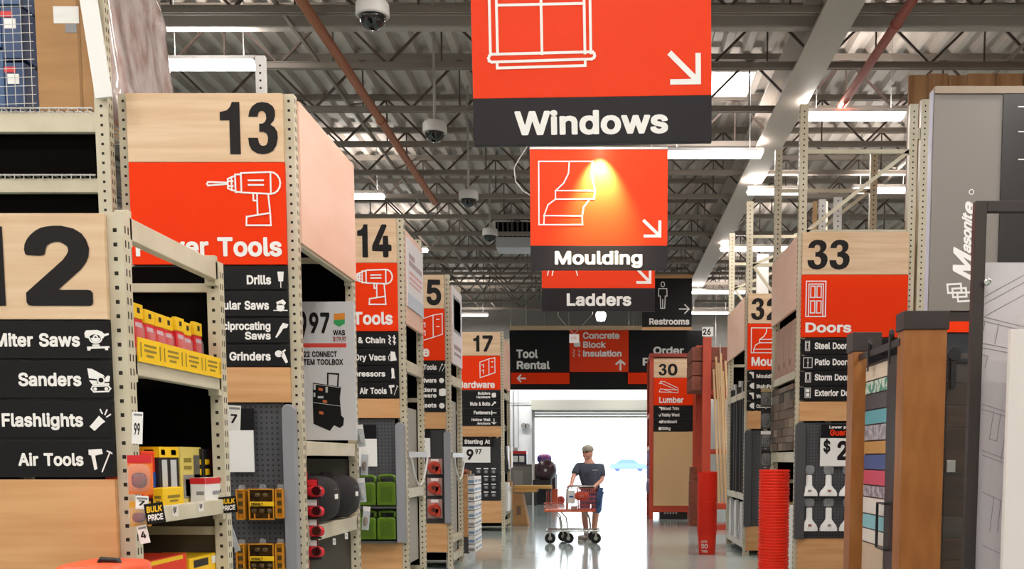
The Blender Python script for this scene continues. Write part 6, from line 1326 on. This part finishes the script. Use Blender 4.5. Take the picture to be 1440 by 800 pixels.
# ------------------------------------------------------------------ around the loading door
t = thing('car', 'pale blue car parked outside the loading door', 'car', (2.9, 128, 0)); cx, cy = XX(884, 680, 128), 128.0
carm = mat('car_paint', '#7d97e6', .3)
mb = MB(); prof = [(-2.2, .3), (2.2, .3), (2.25, .7), (2.1, .85), (1.2, .95), (.6, 1.42), (-.9, 1.42), (-1.6, .98), (-2.15, .88), (-2.25, .6)]
mb.prism([(cx+a, b) for a, b in prof], cy-.85, cy+.85, 'y'); mb.build('body', carm, t, bevel=.06)
mb = MB(); mb.prism([(cx+a, b) for a, b in [(1.0, .98), (.55, 1.36), (-.85, 1.36), (-1.4, .99)]], cy-.87, cy-.855, 'y'); mb.build('side_window', mat('glass_overexposed', '#6f8fd8', .2), t)  # window colour carries the overexposed daylight
for a in (-1.35, 1.35):
    for b in (-.78, .62): mb = MB(); mb.lathe([(.0, 0), (.32, 0), (.32, .16), (.0, .16)], (cx+a, cy+b, .32), 20, axis='y'); mb.build('wheel', mat('tyre_overexposed', '#5a6aa8', .7), t, smooth='auto')  # tyres pale blue instead of black, overexposure put into their colour
# service corner at the left of the door
Yq = 35.0
def qx(p, Y=Yq): return XX(p, 650, Y)
t = thing('service_counter', 'grey service counter left of the loading door with a black screen on top', 'counter', (qx(732), Yq+.5, 0))
zc = ZZ(653, Yq)
MB().box(qx(716), qx(748), Yq, Yq+1, 0, zc-.04).build('body', mat('counter_grey', '#77736f', .5), t, bevel=.01); MB().box(qx(715), qx(749), Yq-.03, Yq+1.03, zc-.04, zc).build('top', mat('counter_top', '#4f4a48', .4), t)
MB().box(qx(722), qx(735), Yq-.01, Yq, .3, zc-.2).build('door', mat('counter_door', '#8b8782', .5), t)
t = thing('monitor_box', 'white and black machine with a red top on the service counter', 'machine', (qx(728), Yq+.3, zc))
MB().box(qx(717), qx(740), Yq+.1, Yq+.5, zc, ZZ(638, Yq)).build('body', mat('machine_navy', '#25243a', .4), t, bevel=.01); MB().box(qx(717), qx(740), Yq+.08, Yq+.52, ZZ(638, Yq), ZZ(634, Yq)).build('top', red, t)
for p in (721, 730): MB().box(qx(p), qx(p+7), Yq+.08, Yq+.1, zc+.08, ZZ(641, Yq)).build('panel', paper, t)
t = MB().box(qx(717.5), qx(728), Yq+.15, Yq+.45, ZZ(634, Yq), ZZ(629, Yq)).build('small_box', lgrey, None, 'small grey box on top of the red topped machine', 'box', bevel=.008)
mb = MB(); mb.tube([(qx(750, 34), 34, 0), (qx(750, 34), 34, ZZ(650, 34))], .05, 12); mb.build('bollard', whitep, None, 'slim white bollard standing before the service counter', 'bollard', smooth='auto')
# mixer
Ym_ = 34.0
cx, cz = XX(768, 660, Ym_), ZZ(661, Ym_)
t = thing('concrete_mixer', 'dark maroon drum mixer on a black stand left of the loading door', 'mixer', (cx, Ym_, 0))
mar = mat('maroon_drum', '#3b1c26', .4)
mb = MB(); mb.lathe([(.0, -.36), (.17, -.36), (.26, -.28), (.335, -.1), (.335, .1), (.26, .32), (.24, .32)], (cx, Ym_, cz), 28, axis='y'); mb.build('drum', mar, t, smooth='auto')
MB().lathe([(.05, -.375), (.05, -.36)], (cx, Ym_, cz), 12, axis='y').build('hub', steel, t)
MB().box(cx-.42, cx+.12, Ym_-.2, Ym_+.3, cz-.62, cz-.30).build('motor_case', blackpl, t, bevel=.03)
for a in (-.38, .1):
    for b in (-.15, .25): MB().box(cx+a, cx+a+.06, Ym_+b, Ym_+b+.06, 0, cz-.3).build('leg', blackpl, t)
MB().tube([(cx-.38, Ym_, cz-.4), (cx-.38, Ym_, cz+.16)], .03, 8).build('frame_post', mat('frame_yellow', '#d8a53a', .5), t)
mb = MB(); mb.blob((XX(765, 644, 35.6), 35.8, ZZ(645, 35.6)), .25, .2, .16, 2.6, 20, 12); mb.build('purple_bundle', mat('pink_purple', '#a0467c', .5, col2='#5d4fa5', scale=(9, 9, 9), sharp=(.45, .55)), None, 'pink and purple bundle showing above the maroon drum', 'bundle', smooth=True)
MB().box(XX(760, 644, 35.6)-.2, XX(760, 644, 35.6)+.5, 35.55, 36.1, 0, ZZ(652, 35.6)).build('crate', mat('crate_dark', '#332c34', .6), None, 'dark crate behind the maroon drum under the purple bundle', 'crate', bevel=.01)
for (lab, p0, p1, y0, y1, Y, c, nm) in (('orange tool box on the floor right of the maroon mixer', 771, 784, 689, 701, 35.2, '#d9582f', 'tool_box'), ('black box low on the floor left of the orange tool box', 753, 770, 684, 704, 34.8, '#191820', 'storage_box'), ('narrow blue grey carton standing right of the maroon drum', 776, 783, 668, 690, 36.2, '#7d86a8', 'carton')):
    zb0 = 0; t = thing(nm, lab, 'box', (XX((p0+p1)/2, 690, Y), Y+.15, zb0))
    MB().box(XX(p0, 690, Y), XX(p1, 690, Y), Y, Y+.4, zb0, ZZ(y0, Y)).build('body', mat('box_'+nm, c, .5), t, bevel=.01); MB().box(XX(p0, 690, Y)-.01, XX(p1, 690, Y)+.01, Y-.01, Y+.41, ZZ(y0, Y), ZZ(y0, Y)+.03).build('lid', mat('box_'+nm, c), t)
mb = MB(); x, z = XZ(788.5, 690, 35.8); mb.lathe([(.0, -.1), (.12, -.1), (.14, -.06), (.14, .06), (.0, .1)], (x, 35.8, .11), 16, axis='y'); mb.build('hose_reel', mat('brick_reel', '#b23f36', .5), None, 'round red reel on the floor right of the orange tool box', 'reel', smooth='auto')
# planks and cartons beyond aisle 17
Yj = 23.7
t = thing('brown_carton', 'brown carton standing on the floor beyond the aisle 17 rack', 'carton', (XX(727, 720, Yj), Yj+.3, 0)); x = XX(720, 700, Yj)
MB().prism([(x, 0), (x+.36, 0), (x+.22, ZZ(694, Yj)), (x+.02, ZZ(694, Yj))], Yj, Yj+.6, 'y').build('body', cardboard, t, bevel=.01); MB().box(x+.1, x+.2, Yj-.003, Yj, .25, .45).build('print', mat('carton_print', '#7c5d4e'), t)
for k, (p0, p1, dz) in enumerate(((722, 755, 0), (722, 775, .075))):
    z0 = ZZ(692, Yj)+dz-.0; MB().box(XX(p0, 690, Yj), XX(p1, 690, Yj), Yj+.02, Yj+.55, z0, z0+.07).build('plank', mat('plank_yellow', '#d2a05a', .6), None, ['lower yellow plank jutting into the aisle beyond aisle 17, shorter one', 'upper yellow plank jutting into the aisle beyond aisle 17, longer one'][k], 'plank', bevel=.006)
for k, (y0, h) in enumerate(((22.1, .55), (22.5, .72), (22.9, .60))):
    for r_, (zb1, zt1) in enumerate(((.4, 1.0), (1.3, 1.75))):
        MB().box(XL-.30, XL+.06, y0, y0+.36, zb1+.0, zt1-.1*(k % 2)).build('stock_carton', [whitep, lgrey, cardboard][(k+r_) % 3], None, ['%s carton on the side of the aisle 17 rack, nearest the board' % ['lower', 'upper'][r_], '%s carton on the side of the aisle 17 rack, in the middle' % ['lower', 'upper'][r_], '%s carton on the side of the aisle 17 rack, farthest' % ['lower', 'upper'][r_]][k], 'carton', bevel=.008)
MB().box(XL-.5, XL+.02, Y17+PD, Y17b-PD, 1.27, 1.30).build('deck', cream, r17)
mb = MB(); x, z = XZ(712, 648, 22); mb.tube([(x-.02, 22, z+.3), (x+.0, 22, z)], .02, 8); mb.blob((x, 22, z-.1), .05, .05, .16, 2.3, 12, 8); mb.build('hanging_pack', blackpl, None, 'dark pack hung on the front post of the aisle 17 rack', 'pack', smooth=True)
# bags hung on the lumber end rack and black crate in its foot
xq = XX(913.5, 650, Y30); 
for k in range(3):
    z1 = ZZ([634, 655, 676][k], Y30); mb = MB(); mb.blob((xq-.01, Y30+.12+.25*k, z1-.16), .05, .1, .17, 2.4, 14, 10); mb.build('hanging_bag', mat('bag_violet', '#8f86b8', .5), None, ['violet grey bag hung highest on the side of the orange Lumber rack', 'violet grey bag hung in the middle on the side of the orange Lumber rack', 'violet grey bag hung lowest on the side of the orange Lumber rack'][k], 'bag', smooth=True)
t = thing('floor_crate', 'black crate with pale print in the foot of the orange Lumber rack', 'crate', (XX(946, 720, Y30), Y30+.4, 0)); MB().box(XX(927, 720, Y30)+.02, XX(967, 720, Y30)-.0, Y30+.08, Y30+.7, 0, ZZ(713, Y30)-.02).build('body', blackpl, t, bevel=.01)
mb = MB()
for k in range(5): mb.box(XX(934+k*4, 721, Y30), XX(936.5+k*4, 721, Y30), Y30+.076, Y30+.08, ZZ(723, Y30), ZZ(719, Y30))
mb.build('print', lgrey, t)

# ------------------------------------------------------------------ lumber cart
Yk_ = 19.0
def cxp(px, Y=Yk_): return XX(px, 720, Y)
x0, x1 = cxp(769), cxp(843)
t = thing('shopping_cart', 'flat lumber cart with a red basket pushed by the man', 'cart', ((x0+x1)/2, Yk_, 0))
zf_ = .225; y0, y1 = Yk_-.26, Yk_+.26
mb = MB(); mb.tube([(x0, y0, zf_), (x1, y0, zf_), (x1, y1, zf_), (x0, y1, zf_), (x0, y0, zf_)], .016, 8); mb.tube([(x0+.35, y0, zf_), (x0+.35, y1, zf_)], .014, 8); mb.tube([(x1-.3, y0, zf_), (x1-.3, y1, zf_)], .014, 8); mb.build('base_frame', chrome, t, smooth='auto')
zd_ = ZZ(717, Yk_)
for (a, b) in ((.20, y0+.02), (.32, y0+.02), (.20, y1-.02), (.72, y0+.02), (.72, y1-.02)):
    mb = MB(); mb.tube([(x0+a+.03, b, zf_), (x0+a+.06, b, zf_+.05), (x0+a+.03, b, zd_-.12), (x0+a-.06, b, zd_-.02)], .012, 8); mb.build('upright', chrome, t, smooth='auto')
cor = mat('basket_red', '#d06a62', .4); cor2 = mat('basket_pale', '#e2836f', .4)
xa, xb = cxp(766), cxp(838)
MB().box(xa, xb, y0-.02, y1+.02, zd_-.025, zd_+.01).build('deck', mat('deck_orange', '#d9683c', .4), t, bevel=.008)
mb = MB(); zw = ZZ(692, Yk_)
for k in range(8): x = xa+.02+k*.078; mb.bar((x, y1, zd_), (x, y1, zw), .006, .006); mb.bar((x, y0, zd_), (x, y0, zd_+.12), .006, .006)
for z in (zd_+.06, zd_+.12): mb.bar((xa, y0, z), (xa+.6, y0, z), .008, .008); mb.bar((xa, y1, z), (xa+.6, y1, z), .008, .008); mb.bar((xa, y0, z), (xa, y1, z), .008, .008)
mb.build('side_rail', cor2, t)
# basket of wires at the handle end
bx0, bx1 = cxp(812), cxp(840); zb0, zb1 = ZZ(716, Yk_), ZZ(686, Yk_)
mb = MB(); N = 9
def bc(u, v, w_): tt = w_; return (bx0+(bx1-bx0)*u+(.02*(1-tt) if u < .5 else -.03*(1-tt)), y0+(y1-y0)*v, zb0+(zb1-zb0)*w_)
for k in range(N+1):
    for v in (0, 1): mb.bar(bc(k/N, v, 0), bc(k/N, v, 1), .007, .007)
    for u in (0, 1): mb.bar(bc(u, k/N, 0), bc(u, k/N, 1), .007, .007)
    mb.bar(bc(k/N, 0, 0), bc(k/N, 1, 0), .007, .007)
for k in range(6):
    w_ = k/5
    for a, b in (((0, 0), (1, 0)), ((1, 0), (1, 1)), ((1, 1), (0, 1)), ((0, 1), (0, 0))): mb.bar(bc(*a, w_), bc(*b, w_), .010 if k in (0, 5) else .007, .010)
mb.build('basket', cor, t)
MB().box(bx0+.03, bx1-.05, y0+.02, y1-.02, zb0+.0, zb0+.012).build('basket_floor', cor, t)
zh = ZZ(683.5, Yk_)
mb = MB(); mb.tube([(cxp(797), y0+.05, zd_), (cxp(798), y0+.05, zh-.05), (cxp(801), y0+.05, zh), (cxp(838), y0+.05, zh), (cxp(838), y1, zh), (cxp(801), y1, zh), (cxp(798), y1, zh-.05), (cxp(797), y1, zd_)], .013, 8); mb.build('push_handle', chrome, t, smooth='auto')
MB().box(cxp(815), cxp(836), y0+.03, y0+.07, zh-.055, zh-.012).build('handle_sign', blackpl, t, bevel=.006)
for k, (px, yy) in enumerate(((774.5, y0), (800, y0+.02), (791, y1), (838, y0+.02), (834, y1))):
    x = cxp(px); wl = thing('caster', None, None, (x, yy, .1)); wl.parent = t; wl.location = (x-t.location.x, yy-t.location.y, .1)
    WL[wl] = Vector((x, yy, .1))
    mb = MB(); mb.lathe([(.03, -.022), (.085, -.022), (.095, -.012), (.095, .012), (.085, .022), (.03, .022)], (x, yy, .096), 20, axis='y'); mb.build('wheel', rubber, wl, smooth='auto')
    mb = MB(); mb.lathe([(.0, -.024), (.035, -.024), (.035, .024), (.0, .024)], (x, yy, .096), 14, axis='y'); mb.build('hub', steel, wl, smooth='auto')
    mb = MB(); mb.bar((x, yy-.03, .09), (x, yy-.03, .21), .03, .005, up=(0, 1, 0)); mb.bar((x, yy+.03, .09), (x, yy+.03, .21), .03, .005, up=(0, 1, 0)); mb.box(x-.03, x+.03, yy-.035, yy+.035, .195, .21); mb.build('fork', steel, wl)
# things in the cart
t2 = thing('orange_bag', 'bright orange bag lying on the red cart basket', 'bag', (cxp(817), Yk_, zb0+.2)); mb = MB(); mb.blob((cxp(818), Yk_-.1, ZZ(697, Yk_)), .13, .12, .075, 3, 18, 10); mb.build('sack', mat('bag_orange', '#ee5a35', .5), t2, smooth=True); MB().box(cxp(818)-.05, cxp(818)+.05, Yk_-.226, Yk_-.222, ZZ(699, Yk_), ZZ(695, Yk_)).build('label_patch', mat('patch_pink', '#f3917a', .5), t2)
t2 = thing('paper_sheet', 'white printed sheet clipped upright on the cart', 'paper', (cxp(803), y0+.05, zd_)); MB().box(cxp(798.5), cxp(809), y0+.06, y0+.066, ZZ(707, Yk_), ZZ(689, Yk_)).build('sheet', paper, t2); MB().box(cxp(801), cxp(807), y0+.058, y0+.06, ZZ(699, Yk_), ZZ(696.5, Yk_)).build('print', blue, t2)
t2 = MB().box(cxp(803), cxp(812), Yk_-.15, Yk_+.1, zd_+.01, ZZ(712, Yk_)).build('parcel', lgrey, None, 'grey parcel on the orange deck of the cart', 'parcel', bevel=.006)

# ------------------------------------------------------------------ the man pushing the cart
def skin(name, verts, edges, radii, m, parent, sub=2, root=0):
    off = wloc(parent)
    me = bpy.data.meshes.new(name); me.from_pydata([Vector(v)-off for v in verts], edges, []); me.materials.append(m)
    o = bpy.data.objects.new(name, me); C.objects.link(o); o.parent = parent
    o.modifiers.new('skin', 'SKIN')
    sv = me.skin_vertices[0].data
    for i, r in enumerate(radii): sv[i].radius = (r, r) if not isinstance(r, tuple) else r
    for s_ in sv: s_.use_root = False
    sv[root].use_root = True
    o.modifiers['skin'].use_smooth_shade = True
    sb = o.modifiers.new('sub', 'SUBSURF'); sb.levels = sub; sb.render_levels = sub
    return o
YPn = 19.45
skinm = mat('skin_tone', '#e0a68f', .5); hairm = mat('hair_grey', '#6d6058', .8)
shirt = mat('shirt_slate', '#484f60', .8); shorts = mat('shorts_denim', '#4b70a0', .8); shoe = mat('shoe_grey', '#a39c96', .6); sole = mat('sole_white', '#dcd8d4', .6); capm = mat('cap_khaki', '#a39e8e', .8)  # shirt and shorts lightened, haze of the doorway glare put into their colours
def P(px, py, dy=0.0): x, z = XZ(px, py, YPn+dy); return (x, YPn+dy, z)
man = thing('person', 'man in a grey cap, slate shirt and denim shorts pushing the cart', 'person', (XX(828, 700, YPn), YPn, 0))
# joints: pelvis, spine, chest, neck, head ; shoulders, elbows, wrists ; hips, knees, ankles
J = dict(pel=P(832, 695), sp=P(831, 678), ch=P(829, 660), nk=P(827.5, 646), hd=P(826.5, 640, -.02), ht=P(826, 632.5, -.02),
         ls=P(813, 656, -.02), le=P(806, 671, -.14), lw=P(803.5, 682, -.30), rs=P(845.5, 657, .03), re=P(847, 674, -.05), rw=P(836, 684.5, -.26),
         lh=P(823, 697, -.02), lk=P(822, 727, -.08), la=P(824.5, 748, .02), rh=P(841, 697, .02), rk=P(837, 729, .0), ra=P(835, 752, -.02))
nm = list(J); idx = {k: i for i, k in enumerate(nm)}
R_ = dict(pel=.135, sp=.14, ch=.13, nk=.066, hd=.075, ht=.085, ls=.062, le=.043, lw=.030, rs=.062, re=.043, rw=.030, lh=.098, lk=.060, la=.042, rh=.098, rk=.060, ra=.042)
E_ = [('pel', 'sp'), ('sp', 'ch'), ('ch', 'nk'), ('nk', 'hd'), ('hd', 'ht'), ('ch', 'ls'), ('ls', 'le'), ('le', 'lw'), ('ch', 'rs'), ('rs', 're'), ('re', 'rw'), ('pel', 'lh'), ('lh', 'lk'), ('lk', 'la'), ('pel', 'rh'), ('rh', 'rk'), ('rk', 'ra')]
V_ = [J[k] for k in nm]; RR = [R_[k] for k in nm]; EE = [(idx[a], idx[b]) for a, b in E_]
def addv(p, r, frm): V_.append(tuple(p)); RR.append(r); EE.append((frm, len(V_)-1)); return len(V_)-1
# calves (fuller than the ankle) are extra vertices split into the shank, hands with five fingers curled over the handle
for a, b in (('lk', 'la'), ('rk', 'ra')):
    EE.remove((idx[a], idx[b])); m_ = Vector(J[a]).lerp(Vector(J[b]), .35); m_.y += .02
    i = addv(m_, .062, idx[a]); EE.append((i, idx[b]))
for wv, sgn in (('lw', -1), ('rw', 1)):
    wpt = Vector(J[wv]); palm = addv(wpt+Vector((-.025, -.045, -.012)), (.034, .02), idx[wv])
    for f_, (dx, ln) in enumerate(((-.034, .065), (-.012, .075), (.010, .070), (.030, .055))):
        k1 = addv(wpt+Vector((-.025+dx, -.085, -.012)), .0095, palm); k2 = addv(wpt+Vector((-.027+dx*1.1, -.085-ln*.45, -.03)), .0085, k1); addv(wpt+Vector((-.027+dx*1.1, -.085-ln*.35, -.065)), .0075, k2)
    th = addv(wpt+Vector((-.025+sgn*.045, -.05, -.02)), .011, palm); addv(wpt+Vector((-.025+sgn*.05, -.09, -.045)), .009, th)
skin('body', V_, EE, RR, skinm, man, 2, 0)
# head with a face
hx, hy, hz = P(826.5, 637.5, -.02); face = -.55       # the face turns towards the left of the picture
hd = MB(); hd.blob((0, 0, 0), .086, .104, .128, 2.25, 28, 18)
vs = []
for x, y, z in hd.v:
    if z < -.03: k = 1-.28*min(1, (-z-.03)/.09); x *= k; y = y*k-(.012 if y < 0 else 0)
    if y < -.03 and abs(x) < .05: y -= .006*max(0, 1-abs(z+.01)/.05)
    vs.append((x, y, z))
hd.v = vs
hd.blob((0, -.105, -.012), .015, .020, .022, 2, 12, 8)               # nose
hd.blob((.078, .008, -.01), .010, .020, .032, 2, 10, 8); hd.blob((-.078, .008, -.01), .010, .020, .032, 2, 10, 8)   # ears
hd.blob((0, -.085, -.088), .03, .02, .02, 2, 12, 8)                 # chin
def place(mb): 
    ca, sa = math.cos(face), math.sin(face)
    mb.v = [(hx+x*ca-y*sa if False else hx+x*ca+y*-sa, hy+x*sa+y*ca, hz+z) for x, y, z in mb.v]; return mb
place(hd).build('head', skinm, man, smooth=True)
m_ = MB(); m_.blob((0, -.098, -.055), .024, .008, .006, 2, 12, 6); place(m_).build('mouth', mat('lip_tone', '#a65a50', .5), man, smooth=True)
m_ = MB()
for s in (-1, 1): m_.blob((s*.033, -.094, .022), .024, .010, .017, 3, 12, 8)
m_.tube([(-.06, -.09, .028), (.06, -.09, .028)], .004, 6); m_.tube([(-.06, -.088, .028), (-.08, .01, .02)], .003, 6); m_.tube([(.06, -.088, .028), (.08, .01, .02)], .003, 6)
place(m_).build('glasses', mat('glasses_dark', '#2a2226', .2), man, smooth=True)
m_ = MB(); m_.blob((0, .018, .01), .082, .092, .10, 2.2, 20, 12); m_.v = [(x, y if y > .0 else y*.3, z) for x, y, z in m_.v]; place(m_).build('hair', hairm, man, smooth=True)
m_ = MB(); m_.blob((0, .004, .055), .104, .120, .098, 2.2, 28, 12); m_.v = [(x, y, max(z, .045)) for x, y, z in m_.v]
m_.prism([(.075*math.sin(a), -.07-.115*math.cos(a)) for a in [(-PI/2+PI*i/12) for i in range(13)]], .045, .056, 'z'); place(m_).build('cap', capm, man, smooth='auto')
# shirt and shorts as fuller skins over the body
def lerp(a, b, t): return tuple(Vector(J[a]).lerp(Vector(J[b]), t))
sv_ = [J['pel'], J['sp'], J['ch'], lerp('ch', 'nk', .55), J['ls'], lerp('ls', 'le', .45), lerp('ls', 'le', .82), J['rs'], lerp('rs', 're', .45), lerp('rs', 're', .85)]
sv_[0] = tuple(Vector(J['pel'])+Vector((0, 0, .02)))
skin('shirt', sv_, [(0, 1), (1, 2), (2, 3), (2, 4), (4, 5), (5, 6), (2, 7), (7, 8), (8, 9)], [(.20, .16), (.205, .17), (.195, .15), .085, .088, .078, .076, .088, .078, .076], shirt, man, 2, 1)
mb = MB(); p_ = Vector(P(837, 661, -.20)); mb.box(p_.x-.05, p_.x+.05, p_.y+.035, p_.y+.037, p_.z-.008, p_.z+.008); mb.build('shirt_print', mat('print_pale', '#b9bdc8', .6), man)
so_ = [tuple(Vector(J['pel'])+Vector((0, 0, .0))), J['lh'], lerp('lh', 'lk', .45), lerp('lh', 'lk', .80), J['rh'], lerp('rh', 'rk', .45), lerp('rh', 'rk', .82)]
skin('shorts', so_, [(0, 1), (1, 2), (2, 3), (0, 4), (4, 5), (5, 6)], [.16, .115, .112, .108, .115, .112, .108], shorts, man, 2, 0)
for k, a in enumerate(('la', 'ra')):
    p_ = Vector(J[a]); fx = -.05 if a == 'la' else -.04
    s_ = thing('shoe', None, None, (p_.x+fx, p_.y-.06, 0)); s_.parent = man; s_.location = Vector((p_.x+fx, p_.y-.06, 0))-man.location; WL[s_] = Vector((p_.x+fx, p_.y-.06, 0))
    mb = MB(); mb.blob((p_.x+fx-.03, p_.y-.07, .055), .075, .12, .05, 2.8, 18, 10); mb.tube([(p_.x, p_.y, .04), (p_.x, p_.y, .13)], [.055, .048], 14)
    mb.v = [(x, y, max(z, .02)) for x, y, z in mb.v]; mb.build('upper', shoe, s_, smooth=True)
    mb = MB(); mb.lathe([(.0, 0), (1, 0), (1, .025), (0, .025)], (0, 0, 0), 20, cap=False); mb.v = [(p_.x+fx-.03+x*.08, p_.y-.07+y*.128, z) for x, y, z in mb.v]; mb.build('sole', sole, s_)
    mb = MB(); mb.tube([(p_.x, p_.y, .12), (p_.x+(Vector(J['lk' if a == 'la' else 'rk'])-p_).x*.1, p_.y, .17)], [.05, .047], 14); mb.build('sock', sole, s_, smooth=True)

# orange lidded bin in front of the oak panel at the bottom left
t = thing('display_bin', 'black bin with a rounded orange lid before the oak panel at the lower left', 'bin', (-2.35, 4.3, 0))
xa, xb = XX(72, 800, 4.2), XX(165, 800, 4.2); zl = ZZ(794, 4.2)
MB().box(xa, xb, 4.2, 4.55, 0, zl-.06).build('body', blackpl, t, bevel=.02)
mb = MB(); mb.blob(((xa+xb)/2, 4.37, zl-.055), (xb-xa)/2+.01, .19, .055, 5, 28, 12); mb.build('lid', mat('lid_orange', '#ee5c38', .4), t, smooth=True)
mb = MB(); mb.tube([(xb-.12, 4.3, zl-.01), (xb-.11, 4.3, zl+.012), (xb-.04, 4.3, zl+.008), (xb-.03, 4.3, zl-.03)], .012, 8); mb.build('handle', blackpl, t, smooth=True)
